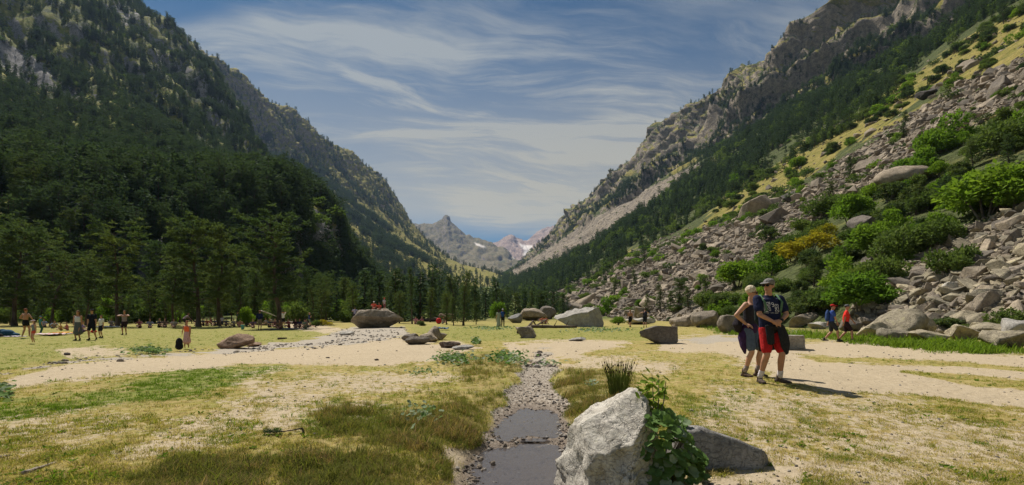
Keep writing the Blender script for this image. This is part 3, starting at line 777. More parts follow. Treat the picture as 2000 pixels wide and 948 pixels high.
LEAFG = leaf_mat('bright_leaves', (0.13, 0.21, 0.028), (0.19, 0.27, 0.04), (0.08, 0.16, 0.028), 0.4)
LEAFD = leaf_mat('dull_leaves', (0.10, 0.145, 0.042), (0.155, 0.195, 0.06), (0.075, 0.12, 0.04), 0.34)
LEAFY = leaf_mat('yellowing_leaves', (0.30, 0.26, 0.03), (0.22, 0.25, 0.035), (0.36, 0.27, 0.03), 0.35)

def pine_meshes(seed, name, base=0.2, rad=0.22, nb=62, clumps=7, cards=15, shape='round', card=0.034, lean=0.02, needle=None, bare=0.3):
    rng = np.random.default_rng(seed)
    T, C = Tubes(), Cards()
    zs = np.linspace(0, 0.985, 12)
    bend = np.cumsum(rng.normal(0, lean, (12, 2)), axis=0) * zs[:, None]
    path = np.c_[bend, zs]
    r0 = 0.017
    T.add(path, r0 * (1 - zs) ** 0.75 + 0.0015 + 0.010 * np.exp(-zs * 40), 8)
    for i in range(nb):
        t = base + (0.97 - base) * ((i + rng.random()) / nb) ** 0.9
        u = (t - base) / (1 - base)
        if shape == 'round': prof = math.sqrt(max(0, 1 - ((u - 0.42) / 0.62) ** 2))
        elif shape == 'flat': prof = 0.35 + 0.65 * math.sqrt(max(0, 1 - ((u - 0.62) / 0.64) ** 2))
        else: prof = (1 - u) ** 0.8 * 0.95 + 0.06
        L = rad * prof * rng.uniform(0.5, 1.12)
        az = i * 2.39996 + rng.normal(0, 0.5)
        up = rng.uniform(-0.05, 0.25) + 0.55 * u ** 2
        org = np.array([np.interp(t, zs, path[:, 0]), np.interp(t, zs, path[:, 1]), t])
        ss_ = np.linspace(0, 1, 5)[:, None]
        d = np.array([math.cos(az), math.sin(az), 0])
        side = np.array([-d[1], d[0], 0]) * rng.normal(0, 0.18)
        bp = org + d * L * ss_ + side * L * ss_ ** 2 + np.array([0, 0, 1]) * (L * up * ss_ + L * 0.22 * ss_ ** 2)
        T.add(bp, (0.0052 * (1 - t * 0.7)) * (1 - ss_[:, 0] * 0.8), 4)
        ncl = max(2, int(clumps * (0.5 + 0.6 * L / rad)))
        for k in range(ncl):
            s = bare + (1.02 - bare) * (k + rng.random()) / ncl
            c0 = np.array([np.interp(s, ss_[:, 0], bp[:, q]) for q in range(3)])
            c0 = c0 + rng.normal(0, 1, 3) * np.array([.022, .022, .010]) * (0.6 + L / rad)
            n = int(cards * rng.uniform(0.6, 1.3))
            dirs = rng.normal(0, 1, (n, 3)); dirs[:, 2] = np.abs(dirs[:, 2]) * 0.55 + 0.08; dirs += d * 0.6
            C.add(c0 + rng.normal(0, card * 0.42, (n, 3)) * np.array([1, 1, .42]), dirs, card * rng.uniform(0.6, 1.25, n), card * rng.uniform(0.22, 0.42, n))
    return T.mesh(name + '_trunk', BARK), C.mesh(name + '_crown', needle or NEEDLE, rng)
def fir_meshes(seed, name, rad=0.17, levels=18, per=7, cards=4, base=0.06, card=0.06, needle=None, merged=False, jag=0.35):
    rng = np.random.default_rng(seed)
    T, C = Tubes(), Cards()
    T.add(np.array([[0, 0, -0.03], [rng.normal(0, .004), 0, 0.5], [0, 0, 0.97]]), [0.016, 0.009, 0.002], 5)
    for i in range(levels):
        u = (i + rng.random() * 0.6) / levels
        t = base + (0.99 - base) * u
        Rr = rad * ((1 - u) ** 0.85 * 0.97 + 0.03) * rng.uniform(1 - jag, 1.08)
        n = max(3, int(per * (0.45 + 0.75 * (1 - u))))
        for k in range(n):
            if rng.random() < 0.12: continue
            az = 2 * math.pi * k / n + rng.normal(0, .3) + i
            L = Rr * rng.uniform(0.65, 1.12)
            d = np.array([math.cos(az), math.sin(az), 0])
            s = (np.arange(cards) + rng.random(cards)) / cards
            c = np.array([0, 0, t]) + d * (L * s * 0.92)[:, None] + np.array([0, 0, 1]) * (-0.22 * L * s)[:, None] + rng.normal(0, .008, (cards, 3))
            dr = d + rng.normal(0, .45, (cards, 3)); dr[:, 2] += 0.12
            C.add(c, dr, np.maximum(card * rng.uniform(.6, 1.2, cards), L * .45), card * rng.uniform(.4, .7, cards))
    tm, cm = T.mesh(name + '_trunk', BARK), C.mesh(name + '_crown', needle or NEEDLE_FAR, rng)
    return (tm, cm)
def shrub_meshes(seed, name, leaf=None, lobes=12, per=280, card=0.085, flat=0.75, stems=7):
    """unit: about 1 m wide radius 0.5, height 1"""
    rng = np.random.default_rng(seed)
    T, C = Tubes(), Cards()
    for i in range(lobes):
        az = rng.random() * 6.283; rr_ = 0.45 * math.sqrt(rng.random())
        h = rng.uniform(0.28, 0.86) * (1 - 0.5 * rr_ / 0.4)
        c0 = np.array([math.cos(az) * rr_, math.sin(az) * rr_, h])
        rad = rng.uniform(0.09, 0.25)
        if i < stems:
            T.add(np.array([[c0[0] * .15, c0[1] * .15, -0.06], c0 * np.array([.5, .5, .5]), c0]), [0.018, 0.012, 0.005], 5)
        n = int(per * (rad / 0.2) ** 2)
        dirs = rng.normal(0, 1, (n, 3)); dirs /= np.linalg.norm(dirs, axis=1)[:, None]
        rr2 = rad * rng.uniform(0.35, 1.0, n) ** 0.5 * (1 + 0.35 * np.sin(dirs[:, 0] * 7 + seed) * np.cos(dirs[:, 1] * 6))
        p = c0 + dirs * rr2[:, None] * np.array([1, 1, 0.85])
        p[:, 2] = np.maximum(p[:, 2], 0.03)
        dd = dirs * 0.7 + rng.normal(0, .6, (n, 3)); dd[:, 2] += 0.25
        C.add(p, dd, card * rng.uniform(.6, 1.25, n), card * rng.uniform(.4, .62, n))
    return T.mesh(name + '_stem', BARK2), C.mesh(name + '_leaves', leaf or LEAFG, rng)

PINES = [pine_meshes(11, 'pine_a', 0.16, 0.25, 46, 7, 27, 'round'), pine_meshes(12, 'pine_b', 0.20, 0.28, 40, 7, 28, 'flat'),
         pine_meshes(13, 'pine_c', 0.10, 0.23, 48, 6, 27, 'round', lean=0.03), pine_meshes(14, 'pine_d', 0.24, 0.22, 38, 6, 27, 'round'),
         pine_meshes(15, 'pine_e', 0.24, 0.29, 42, 7, 29, 'flat', lean=0.035)]
SLIM = [pine_meshes(21, 'slim_a', 0.22, 0.12, 60, 5, 12, 'cone', 0.032), pine_meshes(22, 'slim_b', 0.05, 0.17, 60, 5, 12, 'cone', 0.036), pine_meshes(23, 'slim_c', 0.10, 0.20, 56, 6, 12, 'cone', 0.04),
        pine_meshes(24, 'slim_d', 0.12, 0.17, 52, 5, 12, 'round', 0.045)]
FIRS = [fir_meshes(31, 'fir_a', 0.15, 22, 9, 5, 0.05, 0.05), fir_meshes(32, 'fir_b', 0.19, 20, 9, 5, 0.04, 0.055), fir_meshes(33, 'fir_c', 0.23, 17, 9, 5, 0.06, 0.065, jag=0.5), fir_meshes(34, 'fir_d', 0.13, 20, 8, 4, 0.1, 0.055)]
SHRUBS = [shrub_meshes(41, 'shrub_a', LEAFG), shrub_meshes(42, 'shrub_b', LEAFG, 15, 240), shrub_meshes(43, 'shrub_c', LEAFD), shrub_meshes(44, 'shrub_d', LEAFD, 15, 240), shrub_meshes(45, 'shrub_e', LEAFY, 8, 300), shrub_meshes(46, 'shrub_f', NEEDLE, 9, 420, 0.08)]
def join_mesh(name, a, b):
    va = np.empty(len(a.vertices) * 3, np.float32); a.vertices.foreach_get('co', va)
    vb = np.empty(len(b.vertices) * 3, np.float32); b.vertices.foreach_get('co', vb)
    fa = [tuple(p.vertices) for p in a.polygons]; fb = [tuple(i + len(a.vertices) for i in p.vertices) for p in b.polygons]
    me = bpy.data.meshes.new(name); me.from_pydata(np.concatenate([va, vb]).reshape(-1, 3).tolist(), [], fa + fb)
    me.materials.append(a.materials[0]); me.materials.append(b.materials[0])
    me.polygons.foreach_set('material_index', np.r_[np.zeros(len(fa), np.int32), np.ones(len(fb), np.int32)])
    return me
# cheap trees for the far woods
FARFIR = [join_mesh('far_fir_%d' % i, *fir_meshes(50 + i, 'ff%d' % i, r_, 16, 7, 3, 0.03, 0.10, jag=0.45)) for i, r_ in enumerate((0.17, 0.21, 0.26, 0.30))]
FARPINE = [join_mesh('far_pine_%d' % i, *pine_meshes(60 + i, 'fp%d' % i, 0.12, 0.26, 38, 4, 9, sh, 0.062, needle=NEEDLE_FAR, bare=0.15)) for i, sh in enumerate(('round', 'flat', 'round'))]
FARSHRUB = [join_mesh('far_shrub_%d' % i, *shrub_meshes(70 + i, 'fs%d' % i, l_, 6, 60, 0.16)) for i, l_ in enumerate((LEAFG, LEAFD, NEEDLE, LEAFD))]
FARLEAF = [join_mesh('far_zleaf_%d' % i, *shrub_meshes(80 + i, 'fl%d' % i, LEAFD, 8, 70, 0.13, stems=4)) for i in range(2)]
C_FAR = proto_collection('far_trees', FARFIR + FARPINE + FARLEAF)
C_FSH = proto_collection('far_shrubs', FARSHRUB)

def make_tree(kind, meshes, loc, h, w=1.0, rz=None, lean=(0, 0)):
    o = link(kind, None, loc=loc, rot=(lean[0], lean[1], random.uniform(0, 6.28) if rz is None else rz), scale=(h * w, h * w, h))
    link('trunk', meshes[0], o); link('crown', meshes[1], o)
    return o
# ---------- the row of big pines at the edge of the left meadow: (px, distance, top row, spread, mesh, label)
HERO = [(28, 60, 446, 1.15, 0, 'broad pine at the far left end of the meadow tree row'),
        (-55, 62, 440, 1.2, 1, 'broad pine cut by the left edge of the photo'),
        (100, 58, 500, 1.1, 4, 'pine with a leaning trunk left of the girl and woman in white top'),
        (122, 85, 440, 0.95, 2, 'pale pine standing behind the leaning trunk at the left'),
        (180, 72, 505, 1.0, 3, 'low dark pine between the leaning trunk and the thick twin trunk'),
        (230, 57, 452, 1.05, 1, 'wide flat-topped pine with thick trunk behind the woman with hands on hips'),
        (300, 74, 470, 0.9, 2, 'pine behind the flat-topped pine on its right side'),
        (338, 60, 478, 0.85, 3, 'slimmer pine with bare trunk behind the bending man'),
        (388, 57, 433, 1.05, 0, 'tall round-crowned pine left of the middle of the meadow tree row'),
        (428, 61, 442, 0.9, 3, 'tall pine just right of the round-crowned pine, people sitting at its foot'),
        (465, 76, 478, 0.9, 2, 'pine behind the small group with the child in teal'),
        (498, 68, 505, 0.8, 3, 'low pine left of the big single pine'),
        (546, 51, 434, 1.22, 4, 'big wide pine with thick dark trunk shading the picnic group'),
        (603, 74, 520, 0.8, 2, 'small pine just right of the big wide pine'),
        (632, 82, 545, 0.75, 0, 'small rounded pine right of the boy standing in the shade'),
        (805, 62, 518, 0.62, 5, 'thin ragged spruce right behind the big boulder'),
        (905, 55, 527, 0.95, 6, 'lone slender pine in the middle of the meadow'),
        (886, 54, 578, 1.0, 7, 'short bushy pine beside the lone slender pine'),
        (872, 58, 570, 1.05, 8, 'short pine second left of the lone slender pine'),
        (930, 60, 590, 1.1, 8, 'small dark pine right of the lone slender pine'),
        (780, 64, 570, 1.1, 8, 'small pine right behind the big boulder'),
        (725, 72, 560, 1.0, 7, 'pine behind the children on the big boulder'),
        (760, 80, 548, 0.9, 8, 'taller pine behind the right half of the big boulder'),
        (690, 70, 555, 1.0, 8, 'pine at the left end of the big boulder'),
        (840, 70, 560, 1.1, 7, 'bushy pine left of the lone slender pine')]
ALLT = PINES + SLIM
ntree = 0
for px_, Y, top, wd, mi, lab in HERO:
    x = (px_ - 1000) / F * Y; z = surf_at(x, Y)
    h = CAMZ + (HY - top) / F * Y - z
    o = make_tree('pine_tree', ALLT[mi], (x, Y, z - 0.08), h, wd, lean=(0, R(9) if 'leaning trunk left' in lab else 0), rz=0 if 'leaning trunk left' in lab else None)
    tag(o, lab, 'tree', 'pines round the meadow'); ntree += 1

# ---------- wood on the valley floor behind the meadow
rng = np.random.default_rng(5)
cand = []
for k in range(9000):
    Y = 62 * (1300 / 62) ** rng.random(); px_ = rng.uniform(-100, 1130)
    x = (px_ - 1000) / F * Y
    if Y < 90 and 640 < px_ < 960 and rng.random() < 0.2: continue
    if Y < 74 and px_ > 640: continue
    if px_ > 930 and Y < 95: continue
    if x > xf_(Y) - 1: continue
    cand.append((Y, x, px_))
cand.sort()
acc, cell = [], {}
for Y, x, px_ in cand:
    r_ = 2.3 if Y < 150 else 3.6 if Y < 400 else 6.0
    k = (int(x / r_), int(Y / r_))
    if any((k[0] + a, k[1] + b) in cell for a in (-1, 0, 1) for b in (-1, 0, 1)): continue
    cell[k] = 1; acc.append((Y, x, px_))
WOODN = 235
HSHORT = ['broad pine at the far left', 'pine cut by the left edge', 'leaning pine', 'pale pine', 'low dark pine', 'wide flat-topped pine', 'pine right of the flat-topped one', 'bare-trunked pine', 'tall round-crowned pine', 'tall pine with people at its foot', 'pine beyond the child in teal', 'low pine left of the big one', 'big wide pine', 'small pine right of the big one', 'small rounded pine', 'thin ragged spruce', 'lone slender pine', 'bushy pine beside the slender one', 'short pine near the slender one', 'small dark pine of the meadow', 'small pine behind the huge boulder', 'pine behind the boulder children', 'taller pine behind the huge boulder', 'pine left behind the huge boulder', 'bushy pine of the meadow']
SHAPEW = ['round-topped', 'flat-topped', 'bushy', 'open-crowned', 'spreading', 'thin', 'slender', 'conical', 'rounded', 'pointed', 'dense', 'broad-based', 'very thin']
wood_lab = {0: 'dark pine in the wood at the foot of the left slope', 1: 'dark conifer in the wood across the middle of the valley'}
farp = []
for i, (Y, x, px_) in enumerate(acc):
    z = surf_at(x, Y)
    if px_ < 640 and z > 30: continue
    h = rng.uniform(3.6, 6.8) if px_ < 640 and Y < 100 else rng.uniform(6.5, 10.5) if px_ < 640 else rng.uniform(3.2, 8.8) if Y < 130 else rng.uniform(7, 13)
    if px_ > 900: h *= 0.75
    if ntree < 25 + WOODN:
        if px_ < 640: ms = (PINES + SLIM)[rng.integers(0, 8)]; w = rng.uniform(0.75, 1.05)
        else: ms = (SLIM + FIRS)[rng.integers(1, 8)]; w = rng.uniform(1.05, 1.75)
        o = make_tree('pine_tree', ms, (x, Y, z - 0.1), h, w)
        hh = 'low' if h < 6.2 else 'mid-sized' if h < 8.2 else 'tall'
        fx = h / Y * F * 0
        nm = min(((abs(px_ - q[0]), s_) for q, s_ in zip(HERO, HSHORT)), key=lambda t: t[0])[1]
        tag(o, '%s %s %s in the wood behind the %s' % (hh, ['grey-green', 'dark'][i % 2] if False else SHAPEW[[id(t) for t in PINES + SLIM + FIRS].index(id(ms))], 'pine' if px_ < 640 else 'conifer', nm), 'tree', 'pines of the left wood' if px_ < 640 else 'conifers of the middle wood'); ntree += 1
    else:
        farp.append((x, Y, z - 0.2, h))
# ---------- woods on the slopes: too many to count, one object per wood
def sample_patch(key, dens, n, rng, falloff=1.0):
    """n random points of a terrain patch; dens per vertex, thinned with distance"""
    V, q = TERR[key]
    P = V.reshape(-1, 3); d = np.asarray(dens).reshape(-1)
    a, b, c, e = P[q[:, 0]], P[q[:, 1]], P[q[:, 2]], P[q[:, 3]]
    area = 0.5 * np.linalg.norm(np.cross(c - a, e - b), axis=1)
    dist = np.linalg.norm((a + c) * .5, axis=1)
    w = area * d[q].mean(1) / np.maximum(dist, 15) ** falloff
    px_, py_ = to_px(*(((a + c) * .5).T))
    w *= (px_ > -150) & (px_ < 2150) & (py_ > -60) & (((a + c) * .5)[:, 1] > 2)
    idx = rng.choice(len(q), n, p=w / w.sum())
    u, v = rng.random((2, n))
    p = (a[idx] * ((1 - u) * (1 - v))[:, None] + b[idx] * (u * (1 - v))[:, None] + c[idx] * (u * v)[:, None] + e[idx] * ((1 - u) * v)[:, None])
    return p, dist[idx]
def upright(n, rng, tilt=0.05):
    return np.c_[rng.normal(0, tilt, n), rng.normal(0, tilt, n), rng.uniform(0, 6.28, n)]
rng = np.random.default_rng(17)
nzA = fbm(VA[..., 0] * .018, VA[..., 1] * .018, VA[..., 2] * .018, 4, 33)
PA, QA = to_px(VA[..., 0], VA[..., 1], VA[..., 2])
meadPaint = paint(VA, meadP, 5); rockPaint = paint(VA, rockP, 8)
low = sstep(QA, 130, 300)
densA = (0.12 + 0.88 * sstep(nzA, -0.55 + 0.25 * (1 - low), 0.1)) * (1 - 0.97 * meadPaint) * (1 - 0.85 * rockPaint) * (1 - 0.75 * cliffA * sstep(steep(VA), 0.4, 0.7)) * (VA[..., 2] > 0.5)
clr = fbm(VA[..., 0] * .030, VA[..., 1] * .030, VA[..., 2] * .030, 4, 35)
densA = densA * (1 - (0.62 + 0.34 * (1 - low)) * sstep(clr, 0.0, 0.28))
densA = densA * (1 - 0.72 * sstep(steep(VA), 0.42, 0.66) * (1 - 0.5 * low))
clr2 = fbm(VA[..., 0] * .075, VA[..., 1] * .075, VA[..., 2] * .075, 3, 36)
densA = densA * (0.25 + 0.75 * sstep(clr2, -0.35, 0.05))
p, d = sample_patch('mountain_spur', densA, 12500, rng, 0.9)
h = rng.uniform(7, 15, len(p)) * np.where(d < 180, 0.8, 1.0)
ix = np.where(rng.random(len(p)) < 0.68, rng.integers(0, 4, len(p)), rng.integers(4, 7, len(p)))
w = rng.uniform(0.85, 1.25, len(p))
lf = rng.random(len(p)) < 0.07; ix[lf] = rng.integers(7, 9, lf.sum()); h[lf] *= 0.55; w[lf] *= 1.5
p[:, 2] -= 0.4
scatter('forest', p, upright(len(p), rng), np.c_[h * w, h * w, h], ix, C_FAR)
if farp:
    fp = np.array(farp); n = len(fp)
    w = rng.uniform(0.8, 1.2, n)
    scatter('forest', fp[:, :3], upright(n, rng), np.c_[fp[:, 3] * w, fp[:, 3] * w, fp[:, 3]], rng.integers(0, 5, n), C_FAR)
# the far flank: belts of trees between meadow gullies
gaB = VB[..., 0] * .4 + VB[..., 1] * .9
nzB = fbm(gaB * .009, VB[..., 2] * .004, VB[..., 0] * .003, 5, 44, 0.6)
lowB = sstep(QB - ridge_q, 8, 90)
lowmead = paint(VB, [([(655,440),(700,440),(740,470),(800,505),(890,540),(960,560),(880,562),(800,555),(730,530),(680,500)], 1.0)], 14)
densB = sstep(nzB, -0.12, 0.30) * (0.06 + 0.94 * sstep(QB - ridge_q, 15, 140)) * (1 - 0.86 * lowmead * sstep(fbm(VB[..., 0] * .02, VB[..., 1] * .008, VB[..., 2] * .02, 3, 47), -.35, .05)) + 0.01
p, d = sample_patch('mountain_flank', densB, 14000, rng, 0.3)
h = rng.uniform(9, 20, len(p)); w = rng.uniform(0.9, 1.4, len(p)); p[:, 2] -= 1
scatter('forest', p, upright(len(p), rng), np.c_[h * w, h * w, h], rng.integers(0, 7, len(p)), C_FAR)
# right: the belt above the meadow strip, and scattered trees on the crags
nzE = fbm(VE[..., 0] * .02, VE[..., 1] * .02, VE[..., 2] * .02, 4, 55)
densE = beltE * (0.25 + 0.75 * sstep(nzE, -0.5, 0.1)) * (1 - gully)
p, d = sample_patch('right', densE, 8500, rng, 0.6)
h = rng.uniform(4.5, 13.5, len(p)) * np.clip(d / 500, 0.75, 1.2); w = rng.uniform(0.85, 1.25, len(p)); p[:, 2] -= 0.4
scatter('forest', p, upright(len(p), rng), np.c_[h * w, h * w, h], np.where(rng.random(len(p)) < .62, rng.integers(0, 4, len(p)), np.where(rng.random(len(p)) < .75, rng.integers(4, 7, len(p)), rng.integers(7, 9, len(p)))), C_FAR)
nzE2 = fbm(VE[..., 0] * .008, VE[..., 1] * .008, VE[..., 2] * .008, 4, 58)
densE2 = cragE * sstep(nzE2, -0.25, 0.35) * (1 - 0.85 * sstep(UPE, 1.5, 2.3)) * (1 - gully)
p, d = sample_patch('right', densE2, 9000, rng, 0.5)
h = rng.uniform(6, 13, len(p)); w = rng.uniform(0.8, 1.3, len(p)); p[:, 2] -= 0.4
scatter('forest', p, upright(len(p), rng), np.c_[h * w, h * w, h], rng.integers(0, 7, len(p)), C_FAR)
# low scrub on the meadow strip and the talus
scr = np.maximum(paint(VE, [(MEADOW, 1.0)], 10) * 0.9, talus * 0.22) * sstep(nzE, -0.1, 0.5) + 0.14 * talus + 0.5 * beltE
p, d = sample_patch('right', scr, 1900, rng, 1.2)
h = rng.uniform(0.7, 2.2, len(p)) * np.clip(d / 110, 0.8, 2.2); w = rng.uniform(1.0, 2.0, len(p)); p[:, 2] -= 0.1
scatter('scrub', p, upright(len(p), rng), np.c_[h * w, h * w, h], rng.choice([0, 1, 2, 2, 3], len(p)), C_FSH)
# ---------- bushes of the right slope and its foot
BUSHZ = [(1400,600),(1460,525),(1560,455),(1680,390),(1760,345),(1860,285),(1960,225),(2100,180),(2100,390),(2000,405),(1880,455),(1800,505),(1700,560),(1640,640),(1400,640)]
SH = {'bright': (0, 1), 'dull': (2, 3), 'yellow': (4, 4), 'dark': (5, 5)}
def bush(px_, base, w, h, kind, label, group='bushes of the right slope', name='bush', Y=None):
    p = cast(px_, base) if Y is None else Vector(((px_ - 1000) / F * Y, Y, surf_at((px_ - 1000) / F * Y, Y)))
    if p is None: return None
    Yd = p.y
    m = SHRUBS[random.choice(SH[kind])]
    o = link(name, None, loc=(p.x, p.y, p.z - 0.05), rot=(0, 0, random.uniform(0, 6.28)), scale=(w / F * Yd, w / F * Yd * random.uniform(.8, 1.0), h / F * Yd * 1.12))
    link('stem', m[0], o); link('leaves', m[1], o)
    return tag(o, label, 'bush', group)
BUSHES = [(1925,425,190,100,'bright','biggest bright green bush at the right edge above the boulder field'),
 (1850,290,100,72,'bright','bright green bush high on the right slope, topmost of its cluster'), (1950,300,95,80,'dull','dull green bush beside the topmost bright bush'),
 (1990,262,70,50,'bright','bright bush at the right edge high up'), (1790,340,80,46,'bright','bright low bush on the upper scree edge'),
 (1735,395,72,46,'dark','dark bush above the two grey blocks'), (1785,415,76,62,'dark','dark bush left of the biggest bright bush'),
 (1660,440,90,62,'bright','green bush just above the yellow one'), (1615,420,76,48,'dull','grey-green bush above left of the yellow one'),
 (1580,455,60,40,'dull','small grey-green bush at the left of the yellow pair'), (1585,500,96,54,'yellow','largest yellow bush on the slope above the couple'),
 (1612,468,44,38,'yellow','small yellow bush right above the largest yellow one'), (1545,512,44,36,'yellow','small yellow bush left of the largest yellow one'),
 (1500,540,66,56,'bright','bright bush left below the yellow ones'), (1525,505,62,44,'dull','dull bush between the yellow ones and the scree'),
 (1440,562,76,54,'bright','bright bush at the foot of the scree left of the man'), (1482,566,52,42,'dull','dull bush right behind the man in the cap'),
 (1745,455,66,54,'bright','bright bush below the two grey blocks'), (1700,500,86,64,'bright','mid green bush in the middle of the thicket'),
 (1762,505,100,74,'dull','wide dull bush in the middle of the thicket'), (1828,480,84,66,'dull','dull bush right of the thicket middle'),
 (1862,535,86,80,'dull','rounded dull bush at the edge of the boulder field'), (1722,560,92,74,'dull','dull bush low in the thicket'),
 (1655,570,92,78,'bright','bright bush low in the thicket'), (1680,612,116,84,'bright','bright bush right behind the walkers in blue and red'),
 (1618,600,84,64,'dull','dull bush behind the walker with the red cap'), (1588,612,66,46,'dark','dark juniper left behind the walkers'),
 (1556,618,60,44,'dark','dark juniper just right of the man'), (1380,600,60,40,'dull','dull bush above the pair of boulders'), (1405,612,50,44,'dark','dark bush above the squarish block'),
 (1183,617,48,42,'bright','bright round bush behind the big rounded boulder'), (1085,612,30,18,'bright','small bright bush at the lower left of the scree'),
 (1845,645,112,30,'dark','low dark juniper right of the walkers along the path'), (1975,640,70,48,'dull','leafy bush among boulders at the right edge'),
 (1208,622,30,18,'bright','small bright bush right of the bright round bush'), (1440,360,34,24,'bright','lone bright bush at the lower edge of the wooded belt'),
 (632,618,26,16,'yellow','small yellow-green bush right of the boy in the shade'), (618,618,26,18,'dull','small green bush beside the yellow-green one'), (480,625,30,40,'bright','bright young bush under the pines behind the seated people'),
 (820,618,22,12,'dark','small dark bush right of the huge boulder'), (972,622,34,40,'bright','bright green young bush behind the couple in the meadow'), (930,672,20,16,'dull','little leafy bush right of the flat brown rock'),
 (1480,600,60,40,'bright','bright bush just left of the red-capped walkers'), (1505,470,40,28,'dark','dark bush on the scree above the man')]
for b in BUSHES:
    bush(*b, Y={632: 58, 618: 58, 480: 58, 972: 72, 1208: 56, 820: 52}.get(b[0]))
rng = np.random.default_rng(31)
random.seed(31)
def fill(poly, n, kinds, w0, w1, asp, label, group, ymin=0):
    xs = [p[0] for p in poly]; ys = [p[1] for p in poly]; k = 0
    while k < n:
        a, b = rng.uniform(min(xs), min(max(xs), 2010)), rng.uniform(min(ys), max(ys))
        if poly_sd(np.array([a]), np.array([b]), poly)[0] < 0: continue
        kd = kinds[rng.integers(0, len(kinds))]; w = rng.uniform(w0, w1); k += 1
        bush(a, b, w, w * rng.uniform(*asp), kd, ('low ' if w < w0 * .55 + w1 * .45 else 'big ') + label[kd] + ' ' + near(a, b, LANDMARKS), group)
LB = {'bright': 'bright green thicket bush', 'dull': 'dull green thicket bush', 'dark': 'dark thicket bush'}
fill(BUSHZ, 95, ['bright', 'dull', 'dull', 'dark', 'bright'], 30, 66, (0.55, 0.85), LB, 'thicket bushes')
LM = {'dark': 'dark meadow strip dwarf pine', 'dull': 'dull meadow strip bush', 'bright': 'bright meadow strip bush'}
fill(MEADOW, 80, ['dark', 'dark', 'dull', 'bright'], 12, 34, (0.5, 0.8), LM, 'bushes of the meadow strip')
LT = {'dark': 'dark scree dwarf pine', 'bright': 'bright scree bush', 'dull': 'dull scree bush'}
fill(TALUS, 40, ['dark', 'dark', 'bright', 'dull'], 10, 28, (0.6, 0.9), LT, 'bushes among the scree')
LF = {'dull': 'grey-green bush growing beneath the left pines', 'bright': 'fresh green bush growing beneath the left pines'}
for k in range(34):                                            # undergrowth beneath the pines
    a = rng.uniform(-60, 700); kd = ['dull', 'bright', 'dull'][k % 3]; w = rng.uniform(30, 70)
    bush(a, 0, w, w * rng.uniform(.6, 1.1), kd, LF[kd].replace('left pines', min((abs(a - q[0]), s_) for q, s_ in zip(HERO, HSHORT))[1]), 'undergrowth of the left wood', Y=rng.uniform(68, 95))
# small dark pines at the foot of the scree
for i, (a, b, h) in enumerate([(1290,607,52),(1312,612,44),(1326,602,58),(1262,614,40),(1345,606,46),(1378,575,36),(1240,560,34),(1200,575,30),(1590,560,60),(1790,420,66),(1972,330,70),(1900,330,56),(1765,270,52),(1660,350,44),(1620,400,46)]):
    p = cast(a, b)
    o = make_tree('pine_tree', SLIM[1 + i % 3], p, h / F * p.y, 1.35)
    tag(o, 'small dark pine on the right slope ' + near(a, b, [l_ for l_ in LANDMARKS if l_[2] != 'small dark pines']), 'tree', 'small pines of the right slope')
# ================================================================== ROCKS
def ico(sub):
    bm = bmesh.new(); bmesh.ops.create_icosphere(bm, subdivisions=sub, radius=1.0)
    v = np.array([x.co[:] for x in bm.verts]); f = np.array([[a.index for a in t.verts] for t in bm.faces], np.int32); bm.free()
    return v, f
_ICO = {}
def rock_arrays(seed, sub=3, planes=16, rough=0.05, dims=(1, 1, 1), extra=(), dmin=0.45, dmax=0.85):
    if sub not in _ICO: _ICO[sub] = ico(sub)
    v, f = _ICO[sub]; v = v.copy(); rng = np.random.default_rng(seed)
    pl = [(rng.normal(0, 1, 3), rng.uniform(dmin, dmax)) for _ in range(planes)] + [(np.array(n, float), d) for n, d in extra]
    for n, d in pl:
        n = n / np.linalg.norm(n)
        t = np.maximum(0, v @ n - d); v = v - t[:, None] * n
    v *= np.array(dims)
    if rough:
        s = seed * 1.37
        nrm = v / (np.linalg.norm(v, axis=1)[:, None] + 1e-9)
        k = 1.6 / max(dims)
        dsp = fbm(v[:, 0] * k + s, v[:, 1] * k, v[:, 2] * k, 5, seed, 0.55) * rough + ridged(v[:, 0] * k * 2 + s, v[:, 1] * k * 2, v[:, 2] * k * 2, 4, seed + 3) * rough * 0.35
        v = v + nrm * (dsp * max(dims))[:, None]
    return v, f
def rock_mat(name, a, b, lichen, dark, lamt=0.5, scale=1.0, bump=0.02, streak=None, usernd=True):
    m = Mat(name, 0.92, 0.15)
    o = m.obj(); rn = m.rnd()
    n1 = m.noise(o, 2.2 * scale, 6, 0.65); n2 = m.noise(o, 11 * scale, 5, 0.7); n3 = m.noise(o, 45 * scale, 3, 0.7)
    c = m.mix(m.ss(m.M('ADD', m.M('MULTIPLY', n1, 0.6), m.M('MULTIPLY', n2, 0.4)), 0.40, 0.60), a, b)
    if streak: c = m.mix(m.ss(m.noise(o, 5 * scale, 5, 0.7, 0.6, streak), 0.5, 0.62, 0, 0.7), c, dark)
    c = m.mix(m.M('MULTIPLY', m.ss(m.noise(o, 4 * scale, 6, 0.75, 0.3), 0.56, 0.66), lamt), c, lichen)
    c = m.mix(m.ss(n3, 0.58, 0.72, 0, 0.7), c, dark)
    cr = m.voro(m.noise(o, 1.3 * scale, 3, 0.5, out='Color'), 5.0, 'DISTANCE_TO_EDGE')
    crk = m.ss(cr, 0.0, 0.035, 1.0, 0.0)
    c = m.mix(m.M('MULTIPLY', crk, 0.30 if usernd else 0.22), c, dark)
    if usernd: c = m.mix(1.0, c, m.mix(rn, (0.55, 0.55, 0.57), (1.32, 1.25, 1.15)), 'MULTIPLY')
    m.base(c)
    m.bump(m.M('SUBTRACT', m.M('ADD', m.M('MULTIPLY', n2, 1.0), m.M('MULTIPLY', n3, 0.4)), m.M('MULTIPLY', crk, 0.6)), 0.85, bump)
    return m.m
